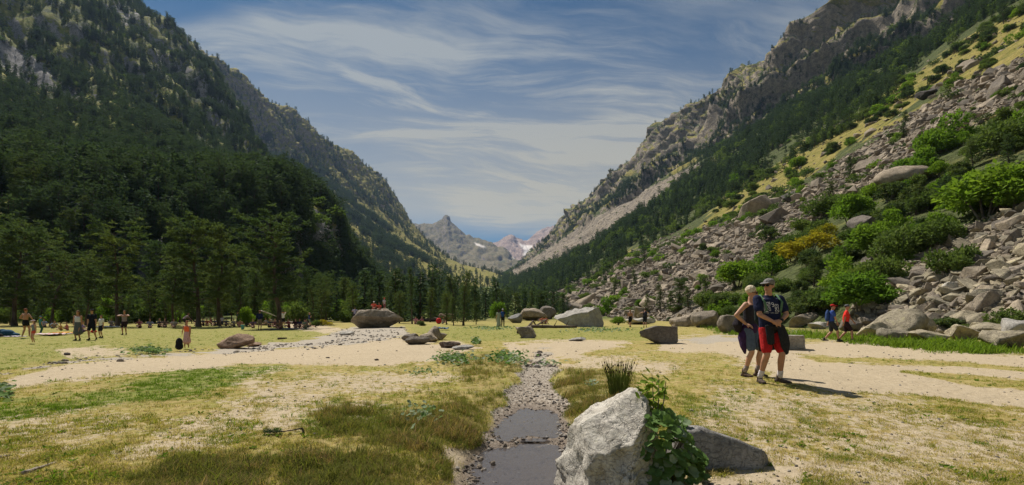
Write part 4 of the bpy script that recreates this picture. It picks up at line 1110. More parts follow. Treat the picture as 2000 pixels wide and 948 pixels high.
GRANITE = rock_mat('granite', (0.215, 0.185, 0.15), (0.355, 0.305, 0.245), (0.36, 0.33, 0.22), (0.12, 0.11, 0.10), 0.5, 1.0, 0.05)
GRANITE_L = rock_mat('lichened_granite', (0.26, 0.23, 0.17), (0.42, 0.375, 0.28), (0.46, 0.43, 0.24), (0.13, 0.12, 0.10), 0.7, 1.0, 0.05)
BROWNROCK = rock_mat('brown_rock', (0.20, 0.135, 0.10), (0.31, 0.22, 0.165), (0.38, 0.33, 0.27), (0.09, 0.065, 0.055), 0.35, 2.0, 0.03)
DARKROCK = rock_mat('dark_rock', (0.14, 0.125, 0.115), (0.21, 0.19, 0.17), (0.28, 0.26, 0.22), (0.08, 0.07, 0.065), 0.3, 1.0, 0.04)
PALEROCK = rock_mat('pale_rock', (0.36, 0.345, 0.32), (0.52, 0.50, 0.46), (0.5, 0.48, 0.4), (0.2, 0.19, 0.18), 0.4, 1.5, 0.03)
def rock_data(name, seed, mat, sub=2, planes=13, rough=0.0, dims=(1, 1, 1), extra=(), flat=True, **k):
    v, f = rock_arrays(seed, sub, planes, rough, dims, extra, **k)
    return np_mesh(name, v, f, mat, not flat)
def hull_rock(name, seed, mat, dims, n=12):
    """angular broken block: hull of a few points, bevelled a little"""
    rg = np.random.default_rng(seed); p = rg.normal(0, 1, (n, 3)); p /= np.linalg.norm(p, axis=1)[:, None]; p *= rg.uniform(.8, 1.05, (n, 1)); p = np.sign(p) * np.abs(p) ** .8 * np.array(dims)
    bm = bmesh.new()
    for q in p: bm.verts.new(q)
    r_ = bmesh.ops.convex_hull(bm, input=bm.verts); bmesh.ops.delete(bm, geom=[g for g in r_['geom_interior'] if isinstance(g, bmesh.types.BMVert)], context='VERTS')
    bmesh.ops.dissolve_limit(bm, angle_limit=R(12), verts=bm.verts, edges=bm.edges)
    bmesh.ops.bevel(bm, geom=bm.edges, offset=.035, segments=1, affect='EDGES', profile=.5)
    bmesh.ops.triangulate(bm, faces=bm.faces)
    me = bpy.data.meshes.new(name); bm.to_mesh(me); bm.free(); me.materials.append(mat)
    return me
random.seed(77)
SCREE = [hull_rock('scree_rock_%d' % i, 100 + i, (GRANITE if i < 9 else GRANITE_L), (1, random.uniform(.5, .95), random.uniform(.28, .62)), 9 + i % 5) for i in range(14)]
C_SCREE = proto_collection('scree_rocks', SCREE)

# ---------- the talus and the boulder field: the largest 300 stones are things, the rest one mass
rng = np.random.default_rng(23)
pt, dt = sample_patch('right', talus * (0.35 + 0.65 * sstep(fbm(VE[..., 0] * .06, VE[..., 1] * .06, VE[..., 2] * .06, 3, 7), -0.5, 0.1)), 30000, rng, 1.2)
st = np.exp(rng.normal(-1.35, 0.60, len(pt))) * np.clip(dt / 75, 0.75, 2.3)
big = rng.random(len(pt)) < 0.008; st[big] *= rng.uniform(1.8, 3.0, big.sum())
pb, db = sample_patch('right', bould, 6500, rng, 1.0)
sb = np.exp(rng.normal(-1.5, 0.65, len(pb))); sb = np.clip(sb, 0.1, 1.25)
pg, dg = sample_patch('right', gully, 2500, rng, 0.6); sg = rng.uniform(0.8, 2.6, len(pg))
pm, dm = sample_patch('right', np.maximum(paint(VE, [(MEADOW, 1.0)], 12), 0.3 * beltE), 1400, rng, 1.1); sm = np.exp(rng.normal(-0.8, 0.6, len(pm))) * np.clip(dm / 120, 0.5, 2.0)
pos = np.concatenate([pt, pb, pg, pm]); siz = np.concatenate([st, sb, sg, sm])
reg = np.concatenate([np.zeros(len(pt)), np.ones(len(pb)), np.full(len(pg), 2), np.full(len(pm), 3)]).astype(int)
dist = np.linalg.norm(pos, axis=1)
bx, by = to_px(pos[:, 0], pos[:, 1], pos[:, 2])
inview = (bx > -5) & (bx < 2010) & (by > 0) & (by < 700)
scr_size = np.where(inview, siz / dist, 0)
order = np.argsort(-scr_size)
NAMED_ROCKS = 262
real = np.zeros(len(pos), bool); real[order[:NAMED_ROCKS]] = True
RLAB = {0: ('grey angular block lying among the scree of the right slope', 'large blocks of the scree'),
        1: ('pale lichened boulder in the boulder field at the right edge below the bushes', 'boulders of the right boulder field'),
        2: ('pale block on the light gully of the far right slope', 'blocks of the pale gully'), 3: ('grey block in the yellow meadow strip high on the right slope', 'blocks of the meadow strip')}
PREF = {0: range(0, 9), 1: range(6, 14), 2: range(0, 6), 3: range(0, 9)}
rot_all = np.c_[rng.normal(0, 0.35, len(pos)), rng.normal(0.25, 0.35, len(pos)), rng.uniform(0, 6.28, len(pos))]
idx_all = np.array([rng.choice(list(PREF[r])) for r in reg])
for i in np.flatnonzero(real):
    o = link('boulder' if reg[i] == 1 else 'scree_rock', SCREE[idx_all[i]], loc=tuple(pos[i] + np.array([0, 0, siz[i] * 0.12])), rot=tuple(rot_all[i]), scale=float(siz[i]))
    szw = 'small' if siz[i] < .55 else 'middling' if siz[i] < 1.0 else 'large' if siz[i] < 1.7 else 'very large'
    shp = ['blocky', 'slab-like', 'wedge-shaped', 'thick', 'narrow', 'blunt'][idx_all[i] % 6]
    tag(o, '%s %s %s %s' % (szw, shp, {0: 'grey block in the scree', 1: 'pale boulder', 2: 'pale block', 3: 'grey meadow-strip rock'}[reg[i]], near(bx[i], by[i], LANDMARKS)), 'boulder' if reg[i] == 1 else 'rock', RLAB[reg[i]][1])
rest = ~real
scatter('scree', pos[rest] + np.c_[np.zeros((rest.sum(), 2)), siz[rest] * 0.1], rot_all[rest], np.repeat(siz[rest][:, None], 3, 1), idx_all[rest], C_SCREE)

# ---------- single boulders: (px, base row, width, height in photo pixels, distance or None = valley floor, seed, material, planes, label)
def boulder(px_, base, wpx, hpx, Y, seed, mat, label, depth=0.8, extra=(), planes=11, rough=0.045, sub=4, rz=0.0, name='boulder', sink=0.12, lean=0.0, group=None):
    p = gpt(px_, base) if Y is None else None
    if Y is not None:
        x = (px_ - 1000) / F * Y; p = Vector((x, Y, surf_at(x, Y)))
    elif Y is None: Y = p.y
    w, h = wpx / F * Y, hpx / F * Y
    v, f = rock_arrays(seed, sub, planes, 0, (1, 1, 1), extra, 0.5, 0.86)
    lo, hi = v.min(0), v.max(0)
    v = (v - (lo + hi) / 2) / (hi - lo)                       # unit box
    v = v * np.array([w, w * depth, h * (1 + sink)])
    s = seed * 1.7; L = max(w, h); k = 2.2 / L
    nrm = v / (np.linalg.norm(v / np.array([w, w * depth, h]), axis=1)[:, None] + 1e-9) / np.array([w, w * depth, h]); nrm /= np.linalg.norm(nrm, axis=1)[:, None] + 1e-9
    v = v + nrm * ((fbm(v[:, 0] * k + s, v[:, 1] * k, v[:, 2] * k, 6, seed, 0.52) * rough + ridged(v[:, 0] * k * 1.6 + s, v[:, 1] * k * 1.6, v[:, 2] * k * 1.6, 4, seed + 5) * rough * 0.4) * L)[:, None]
    v[:, 2] += h * (1 + sink) / 2 - h * sink
    o = link(name, np_mesh(name, v, f, mat), loc=p, rot=(0, lean, rz))
    tag(o, label, 'boulder', group)
    return o
BOULDERS = [
    (743, 640, 104, 37, None, 301, GRANITE, 'huge undercut boulder with three children sitting on its top', dict(depth=0.7, extra=[((-.1, -.75, -.65), 0.42), ((0, -.15, 1), 0.45), ((.6, 0, .75), 0.55), ((-.75, 0, .55), .7)], sub=6)),
    (1133, 638, 96, 35, None, 302, PALEROCK, 'big rounded pale boulder in front of the bright round bush', dict(depth=0.8, extra=[((-.55, -.35, .75), 0.5), ((.8, -.5, .15), .55), ((0, 0, 1), .7)], sub=6)),
    (1280, 669, 76, 34, None, 303, DARKROCK, 'tilted dark-faced slab standing in the middle of the meadow grass', dict(depth=0.45, extra=[((0, -1, .12), 0.25), ((-.55, 0, .85), 0.5), ((.15, 0, 1), .55), ((1, 0, 0), .6)], planes=5, rough=0.02, rz=0.1)),
    (1332, 638, 46, 24, None, 304, GRANITE, 'left boulder of the pair left of the woman in purple', dict(extra=[((-.5, -.3, .8), .5)])),
    (1376, 640, 56, 33, None, 305, GRANITE, 'right taller boulder of the pair left of the woman in purple', dict(extra=[((-.3, -.4, .85), .55), ((.8, -.4, .2), .6)])),
    (846, 665, 34, 28, None, 306, GRANITE, 'highest pointed rock of the rock group left of the flat brown rocks', dict(extra=[((-.7, -.2, .7), .45), ((.9, -.2, .3), .45)])),
    (815, 673, 48, 17, None, 307, GRANITE, 'low rounded grey rock in front of the pointed rock', dict()),
    (800, 666, 34, 14, None, 308, DARKROCK, 'dark low rock at the left end of the rock group', dict()),
    (838, 668, 36, 18, None, 316, GRANITE, 'small grey rock wedged between the low rounded and pointed rocks', dict()),
    (860, 664, 28, 14, None, 309, GRANITE, 'grey rock at the right end of the rock group', dict()),
    (878, 680, 44, 13, None, 310, BROWNROCK, 'flat brown rock lying right of the rock group', dict(depth=.6)),
    (905, 683, 44, 9, None, 311, PALEROCK, 'flat pale slab lying beside the flat brown rock', dict(depth=.7)),
    (463, 680, 66, 28, None, 312, BROWNROCK, 'reddish brown faceted boulder on the gravel bank at the left', dict(extra=[((-.7, -.3, .6), .45), ((.2, -.8, .5), .45)], planes=14)),
    (495, 677, 30, 9, None, 313, BROWNROCK, 'flat brown stone at the right foot of the reddish brown boulder', dict()),
    (1027, 660, 42, 21, None, 314, GRANITE, 'dark-fronted rock with a slanting right side near the log', dict(extra=[((0, -1, .2), .35), ((.8, -.2, .5), .5), ((0, 0, 1), .5)])),
    (1427, 651, 54, 34, None, 315, GRANITE, 'squarish grey block behind the woman in purple', dict(extra=[((0, -1, .1), .5), ((0, 0, 1), .55)], planes=6)),
    (1543, 682, 66, 27, None, 317, PALEROCK, 'pale flat-topped slab casting a dark shadow right of the man', dict(depth=.6, extra=[((0, -.9, -.35), .45), ((0, 0, 1), .4), ((1, -.3, .1), .6)], planes=6, rough=.03)),
    (1588, 641, 86, 30, None, 318, GRANITE, 'long rounded boulder behind the walkers in blue and red', dict(depth=.5)),
    (1604, 643, 56, 14, None, 319, PALEROCK, 'low whitish stone in front of the long rounded boulder', dict(depth=.6)),
    (1668, 647, 48, 26, None, 320, GRANITE, 'grey boulder just right of the walker in red', dict()),
    (1978, 682, 92, 36, None, 321, GRANITE_L, 'flat-topped boulder with dark undercut at the right edge', dict(depth=.9, extra=[((0, 0, 1), .4), ((0, -.8, -.6), .5)])),
    (1006, 631, 30, 19, None, 322, PALEROCK, 'rounded pale rock right of the couple with the blue backpack', dict()),
    (872, 627, 30, 15, None, 323, BROWNROCK, 'square brown block in the grass behind the red bag', dict(extra=[((0, 0, 1), .5)], planes=6)),
    (845, 626, 36, 8, None, 324, BROWNROCK, 'low brown rock left of the red bag', dict()),
    (677, 655, 28, 9, None, 325, PALEROCK, 'pale stone in a grass clump left below the huge boulder', dict()),
    (1128, 666, 34, 7, None, 326, PALEROCK, 'flat pale slab in the grass below the rounded pale boulder', dict(lean=-.12)),
    (1252, 634, 60, 12, None, 327, PALEROCK, 'low pale slab behind the two walkers seen from behind', dict()),
    (1068, 597, 36, 26, 92, 328, DARKROCK, 'dark cube-like block at the lower left end of the scree', dict(extra=[((-.2, -.9, .1), .5)])),
    (1040, 615, 60, 22, 80, 329, GRANITE, 'broad grey outcrop at the left foot of the scree', dict()),
    (1105, 548, 26, 20, 150, 330, DARKROCK, 'small dark block at the edge of the conifers above the scree', dict()),
    (1690, 352, 54, 34, 68, 331, DARKROCK, 'dark grey pyramid-like block in the middle of the scree', dict(extra=[((-.6, -.3, .7), .4), ((.6, -.3, .7), .45)], planes=5)),
    (1765, 300, 100, 44, 80, 332, GRANITE, 'wide grey outcrop on the upper scree', dict()),
    (1700, 408, 36, 24, 50, 333, GRANITE, 'left of two grey blocks above the yellow bush', dict()),
    (1728, 402, 34, 24, 50, 334, GRANITE, 'right of two grey blocks above the yellow bush', dict()),
    (1812, 168, 36, 16, 190, 335, DARKROCK, 'dark slab on the yellow meadow strip high on the right', dict()),
    (1900, 128, 50, 20, 200, 336, GRANITE, 'long grey slab high on the meadow strip at the right', dict(lean=-.45)),
    (1545, 302, 40, 22, 150, 337, DARKROCK, 'dark rounded crag at the lower edge of the wooded belt', dict()),
    (1760, 590, 112, 52, 27, 338, GRANITE_L, 'big slanting slab at the left end of the boulder field', dict(extra=[((-.65, -.4, .6), .4)], lean=-.35)),
    (1712, 600, 60, 30, 27, 339, GRANITE_L, 'grey boulder left of the big slanting slab', dict()),
    (1800, 600, 62, 40, 27.5, 340, GRANITE_L, 'dark-sided boulder right of the big slanting slab', dict()),
    (1950, 585, 100, 34, 24, 341, GRANITE_L, 'broad pale boulder at the right end of the boulder field', dict()),
    (1985, 600, 70, 44, 23, 342, PALEROCK, 'whitish domed boulder at the right edge above the flat-topped one', dict()),
    (1880, 620, 70, 26, 24, 343, GRANITE_L, 'dark wedge-shaped boulder in the middle of the boulder field', dict(lean=.3)),
    (1810, 622, 74, 20, 24, 344, GRANITE_L, 'long low boulder in front of the boulder field', dict()),
    (1745, 625, 60, 22, 25, 345, GRANITE_L, 'flat boulder in front of the big slanting slab', dict()),
    (1858, 515, 44, 20, 35, 346, PALEROCK, 'pale stone at the upper left of the boulder field', dict()),
    (1925, 520, 50, 28, 31, 347, GRANITE_L, 'grey boulder at the top of the boulder field', dict()),
]
for px_, base, w, h, Y, seed, mat, lab, kw in BOULDERS:
    boulder(px_, base, w, h, Y, seed, mat, lab, **kw)
# ================================================================== GRASS, GRAVEL, WATER
def blade_tuft(seed, name, n, h, w, spread, bend, mat, hv=0.5):
    rng = np.random.default_rng(seed); V, Fc = [], []
    for i in range(n):
        az = rng.random() * 6.283; r_ = spread * math.sqrt(rng.random()); b = np.array([math.cos(az) * r_, math.sin(az) * r_, -0.01])
        hh = h * rng.uniform(1 - hv, 1.1); out = rng.random() * 6.283; bd = bend * rng.uniform(0.3, 1.3) * hh
        d = np.array([math.cos(out), math.sin(out), 0]); s = np.array([-d[1], d[0], 0]) * w * rng.uniform(.6, 1.2)
        m1 = b + np.array([0, 0, hh * .55]) + d * bd * .35; tp = b + np.array([0, 0, hh * (1 - .25 * bend)]) + d * bd
        k = len(V); V += [b - s * .5, b + s * .5, m1 + s * .4, m1 - s * .4, tp]
        Fc += [(k, k + 1, k + 2), (k, k + 2, k + 3), (k + 3, k + 2, k + 4)]
    return np_mesh(name, np.array(V), np.array(Fc, np.int32), mat, False)
G_DRY = leaf_mat('dry_grass', (0.40, 0.31, 0.12), (0.30, 0.25, 0.08), (0.50, 0.40, 0.20), 0.35)
G_YEL = leaf_mat('yellow_green_grass', (0.26, 0.25, 0.045), (0.32, 0.28, 0.06), (0.20, 0.22, 0.035), 0.4)
G_GRN = leaf_mat('green_grass', (0.13, 0.20, 0.022), (0.19, 0.25, 0.035), (0.10, 0.17, 0.02), 0.4)
G_DRK = leaf_mat('dark_sedge', (0.17, 0.165, 0.042), (0.20, 0.17, 0.055), (0.12, 0.15, 0.035), 0.35)
G_BRN = leaf_mat('brown_sedge', (0.30, 0.20, 0.095), (0.24, 0.17, 0.07), (0.36, 0.25, 0.13), 0.35)
TUFTS = []
for i in range(3): TUFTS.append(blade_tuft(200 + i, 'tuft_dry_%d' % i, 14, 0.055, 0.006, 0.06, 0.9, G_DRY))          # 0-2
for i in range(3): TUFTS.append(blade_tuft(210 + i, 'tuft_yel_%d' % i, 14, 0.045, 0.006, 0.055, 0.8, G_YEL))         # 3-5
for i in range(3): TUFTS.append(blade_tuft(220 + i, 'tuft_grn_%d' % i, 15, 0.055, 0.006, 0.055, 0.7, G_GRN))         # 6-8
for i in range(3): TUFTS.append(blade_tuft(230 + i, 'tuft_drk_%d' % i, 16, 0.14, 0.006, 0.07, 0.8, G_DRK))           # 9-11
for i in range(2): TUFTS.append(blade_tuft(240 + i, 'tuft_brn_%d' % i, 14, 0.13, 0.005, 0.07, 0.8, G_BRN))           # 12-13
C_TUFT = bpy.data.collections.new('tufts')
for i, m_ in enumerate(TUFTS): C_TUFT.objects.link(bpy.data.objects.new('tuft_%02d' % i, m_))
rng = np.random.default_rng(41)
n = 300000
pyv = HY + 26 + (400 - 26) * rng.random(n) ** 0.9; pxv = rng.uniform(-120, 2120, n)
Yv = F * CAMZ / (pyv - HY)
for _ in range(3):
    Xv = (pxv - 1000) / F * Yv; Yv = F * (CAMZ - ground_z(Xv, Yv)) / (pyv - HY)
Xv = (pxv - 1000) / F * Yv
keep = (Yv > 1.5) & (Yv < 48) & (Xv < 19.5)
Xv, Yv = Xv[keep], Yv[keep]
Zv = ground_z(Xv, Yv); s_, g_, gr2, dk2 = cover(Xv, Yv, Zv); Zv = Zv + fine_relief(Xv, Yv, s_, g_)
nzs = fbm(Xv * 1.6, Yv * 1.6, octv=4, seed=77); nzt = fbm(Xv * 5, Yv * 5, octv=3, seed=78)
prob = (1 - sstep(s_ + nzt * 0.25, 0.25, 0.75)) * (1 - sstep(g_ + nzt * .15, 0.2, 0.6)) * (0.35 + 0.65 * sstep(nzt + nzs * .5, -0.35, 0.35))
prob = np.maximum(prob, 0.9 * (dk2 > 0.5) * (g_ < .5))
edge = (g_ > .10) & (g_ < .80) & (stream_d(Xv, Yv) < 1.3) & (Yv < 14) & (Zv > -.17)
prob = np.maximum(prob, .85 * edge * (nzt > -0.15))
under = (Zv < -0.17) & (stream_d(Xv, Yv) < 1)
kp = (rng.random(len(Xv)) < prob * (0.20 + 0.34 * sstep(nzs, -0.3, 0.5) + 0.15 * (dk2 > .4) + 0.2 * (gr2 > .6))) & ~under
Xv, Yv, Zv, gr2, dk2, nzs, s_, edge = Xv[kp], Yv[kp], Zv[kp], np.maximum(gr2, .5 * edge)[kp], dk2[kp], nzs[kp], s_[kp], edge[kp]
n = len(Xv); r1, r2 = rng.random(n), rng.random(n)
isd = r1 < np.maximum(dk2 * (0.62 + 0.5 * nzs), .45 * edge)
isg = ~isd & (r2 < np.clip(gr2 * 1.1 + 0.22 * sstep(nzs, 0.1, 0.5), 0, 1))
isy = ~isd & ~isg & (rng.random(n) < 0.42 + 0.5 * nzs)
ti = np.where(isd, np.where(rng.random(n) < 0.14 + 0.40 * (nzs > .3), rng.integers(12, 14, n), rng.integers(9, 12, n)), np.where(isg, rng.integers(6, 9, n), np.where(isy, rng.integers(3, 6, n), rng.integers(0, 3, n))))
sc = rng.uniform(0.4, 0.95, n) * np.clip(0.8 + Yv / 40, 0.8, 1.6) * np.where(isd, 0.85 + 0.5 * nzs, 1.0)
verge = isd & (Xv > 9) & (Yv > 14)
ti = np.where(verge, rng.integers(6, 9, n), ti); sc = np.where(verge, sc * rng.uniform(4, 7, n), sc); sc = np.where(rng.random(n) < .05, sc * 1.8, sc)
sc = np.clip(sc, 0.3, 9)
scatter('grass', np.c_[Xv, Yv, Zv], upright(n, rng, 0.15), np.c_[sc, sc, sc * rng.uniform(.8, 1.2, n)], ti, C_TUFT)

# loose small stones and broad-leaved weeds strewn over the turf
n = 9000
pyw = HY + 40 + 330 * rng.random(n); pxw = rng.uniform(-50, 2050, n); Yw = F * CAMZ / (pyw - HY); Xw = (pxw - 1000) / F * Yw
Zw = ground_z(Xw, Yw); sw, gw, grw, dkw = cover(Xw, Yw, Zw); Zw = Zw + fine_relief(Xw, Yw, sw, gw)
STREW = (np.c_[Xw, Yw, Zw], sw, gw)
kw_ = (sw < .45) & (gw < .3) & (fbm(Xw * .8, Yw * .8, octv=3, seed=91) > .22) & (np.random.default_rng(6).random(9000) < .4) & (stream_d(Xw, Yw) > .7)
def rosette(name, mat, seed, k=7):
    rg = np.random.default_rng(seed); C = Cards()
    az = rg.uniform(0, 6.28, k); C.add(np.zeros((k, 3)) + (0, 0, .004), np.c_[np.cos(az), np.sin(az), rg.uniform(.15, .7, k)], rg.uniform(.035, .065, k), rg.uniform(.018, .030, k))
    return C.mesh(name, mat, rg, .05)
C_WEED = proto_collection('weeds', [rosette('weed_a', G_GRN, 1), rosette('weed_b', LEAFG, 2, 9), rosette('weed_c', G_YEL, 3, 6)])
nk = int(kw_.sum()); s5 = rng.uniform(.4, .95, nk)
scatter('weeds', np.c_[Xw, Yw, Zw][kw_], upright(nk, rng, .1), np.c_[s5, s5, s5], rng.integers(0, 3, nk), C_WEED)

# water in the stream bed
wm = Mat('shallow_water', 0.04, 0.5)
wm.base((0.095, 0.085, 0.088)); wn1 = wm.noise(wm.pos(), 9.0, 3, 0.5, 0.3, (1, 0.5, 1)); wm.bump(wn1, 0.30, 0.02)
wm.p.inputs['IOR'].default_value = 1.333
wm.p.inputs['Alpha'].default_value = 0.72
def puddle(y0, y1, z, label):
    ys = np.linspace(y0, y1, 14); cx_ = np.interp(ys, STREAM[:, 1], STREAM[:, 0])
    t = np.linspace(0, 1, 14); hw = 0.25 + 0.75 * np.sqrt(np.clip(1 - (2 * t - 1) ** 2, 0, 1))
    V = [(c - w_ * 0.85, y, z) for c, y, w_ in zip(cx_, ys, hw)] + [(c + w_ * 0.85, y, z) for c, y, w_ in zip(cx_, ys, hw)]
    o = link('water', np_mesh('water', V, [(i, i + 14, i + 15, i + 1) for i in range(13)], wm.m)); tag(o, label, kind='structure')
puddle(4.25, 5.93, -0.214, None); puddle(5.97, 8.35, -0.196, None)

# stones: the largest of the stream bed and the gravel bank are things, the rest gravel
PEB_G = rock_mat('pebble_grey', (0.25, 0.21, 0.175), (0.43, 0.375, 0.315), (0.46, 0.43, 0.38), (0.12, 0.11, 0.10), 0.3, 1.0, 0.02)
PEB_D = rock_mat('pebble_dark', (0.13, 0.11, 0.10), (0.20, 0.17, 0.15), (0.25, 0.22, 0.19), (0.08, 0.07, 0.06), 0.3, 1.0, 0.02)
PEB_W = rock_mat('pebble_white', (0.42, 0.39, 0.36), (0.55, 0.52, 0.48), (0.6, 0.57, 0.52), (0.28, 0.26, 0.24), 0.3, 1.0, 0.02)
PEB = [rock_data('pebble_%d' % i, 300 + i, [PEB_G, PEB_G, PEB_D, PEB_W][i % 4], 2, 9, 0.03, (1, random.uniform(.6, .95), random.uniform(.4, .7)), dmin=.55, dmax=.92, flat=False) for i in range(8)]
C_PEB = proto_collection('pebbles', PEB)
def bed(n, y0, y1, lo, hi, pw):
    py_ = rng.uniform(HY + F * CAMZ / y1, HY + F * 1.5 / y0, n); px_ = rng.uniform(-100, 1300, n)
    Y = F * 1.38 / (py_ - HY); X = (px_ - 1000) / F * Y
    Z = ground_z(X, Y); s, g, _, _ = cover(X, Y, Z); Z = Z + fine_relief(X, Y, s, g)
    k = rng.random(n) < np.clip(g * 1.2, 0, 1)
    X, Y, Z = X[k], Y[k], Z[k]
    return np.c_[X, Y, Z], lo * (hi / lo) ** (rng.random(len(X)) ** pw)
p1, s1 = bed(52000, 3.4, 16, 0.007, 0.036, 1.9); p2, s2 = bed(22000, 14, 44, 0.02, 0.12, 2.6)
brk = fbm(p2[:, 0] * .5, p2[:, 1] * .35, octv=3, seed=88) > -0.08; p2, s2 = p2[brk], s2[brk]
pp = np.concatenate([p1, p2]); ss2 = np.concatenate([s1, s2])
inw = ((pp[:, 1] > 4.5) & (pp[:, 1] < 5.75) & (pp[:, 2] < -0.222)) | ((pp[:, 1] > 6.2) & (pp[:, 1] < 8.1) & (pp[:, 2] < -0.204))
k = ~inw | (rng.random(len(pp)) < 0.15); pp, ss2 = pp[k], ss2[k]
sx, sy = to_px(pp[:, 0], pp[:, 1], pp[:, 2])
vs = np.where((sx > 0) & (sx < 2000) & (sy < 948), ss2 / pp[:, 1], 0)
od = np.argsort(-vs); rl = np.zeros(len(pp), bool); rl[od[:150]] = True
rt = np.c_[rng.normal(0, .25, (len(pp), 2)), rng.uniform(0, 6.28, len(pp))]; ixp = np.where(pp[:, 1] > 13, rng.choice([3, 0, 1, 4, 5, 7], len(pp)), rng.integers(0, 8, len(pp)))
for i in np.flatnonzero(rl):
    o = link('stone', PEB[ixp[i]], loc=tuple(pp[i] + np.array([0, 0, ss2[i] * .12])), rot=tuple(rt[i]), scale=float(ss2[i]))
    tone = ['mid-grey', 'grey', 'dark', 'whitish'][ixp[i] % 4]
    if pp[i, 1] < 12: tag(o, tone + ' larger pebble on the gravel bed of the little stream', 'stone', 'larger pebbles of the stream bed')
    else: tag(o, '%s %s gravel bank stone %s' % (tone, 'bigger' if ss2[i] > .09 else 'smaller', near(sx[i], sy[i], LM_M)), 'stone', 'larger stones of the gravel bank')
kst = (STREW[1] > .3) & (rng.random(9000) < .5)
pst = STREW[0][kst]; sst = .006 + .016 * rng.random(len(pst)) ** 3 * np.clip(pst[:, 1] / 6, 1, 3)
pp = np.concatenate([pp, pst]); ss2 = np.concatenate([ss2, sst]); rl = np.concatenate([rl, np.zeros(len(pst), bool)]); rt = np.concatenate([rt, np.c_[rng.normal(0, .25, (len(pst), 2)), rng.uniform(0, 6.28, len(pst))]]); ixp = np.concatenate([ixp, rng.integers(0, 8, len(pst))])
scatter('gravel', pp[~rl] + np.c_[np.zeros((int((~rl).sum()), 2)), ss2[~rl] * .08], rt[~rl], np.repeat(ss2[~rl][:, None], 3, 1), ixp[~rl], C_PEB)
# heap of round stones at the edge of the lower puddle, stones in the water
rng = np.random.default_rng(43)
for i in range(22):
    a, b = rng.normal(938, 16), rng.normal(921, 9)
    p = gpt(a, b); s = rng.uniform(0.018, 0.042)
    o = link('stone', PEB[(i * 3) % 8], loc=(p.x, p.y, p.z + s * .4 + (0.03 if i % 5 == 0 else 0)), rot=(rng.normal(0, .4), rng.normal(0, .4), rng.uniform(0, 6)), scale=float(s))
    tag(o, 'rounded stone in the heap at the left edge of the lower puddle', 'stone', 'stones heaped by the puddle')
for a, b, s, lab in [(1035, 858, .045, 'dark wet stone on the pebble bar between the two puddles'), (1022, 858, .022, 'smaller stone touching the dark wet stone between the puddles'), (992, 903, .02, 'small brown stone standing in the lower puddle'), (985, 890, .02, 'flat grey stone at the top of the lower puddle'),
                     (1058, 832, .022, 'dark stone in the upper puddle near its right bank'), (1052, 843, .02, 'small dark stone in the upper puddle'), (1055, 752, .05, 'dark block at the right edge of the stream gravel'), (640, 700, .05, 'lone dark stone on the sand left of the stream'), (735, 704, .06, 'lone dark stone on the sand left of the two leafy plants'),
                     (1352, 805, .035, 'pale stone in the dry grass right of the leafy plant'), (615, 850, .03, 'pale stone beside the dark sprig'), (130, 694, .11, 'dark round stone at the eroded bank on the left')]:
    p = gpt(a, b)
    o = link('stone', PEB[2] if 'dark' in lab else PEB[0], loc=(p.x, p.y, p.z + s * .3), rot=(.1, .1, rng.uniform(0, 6)), scale=(s * 1.3, s, s)); tag(o, lab, 'stone')
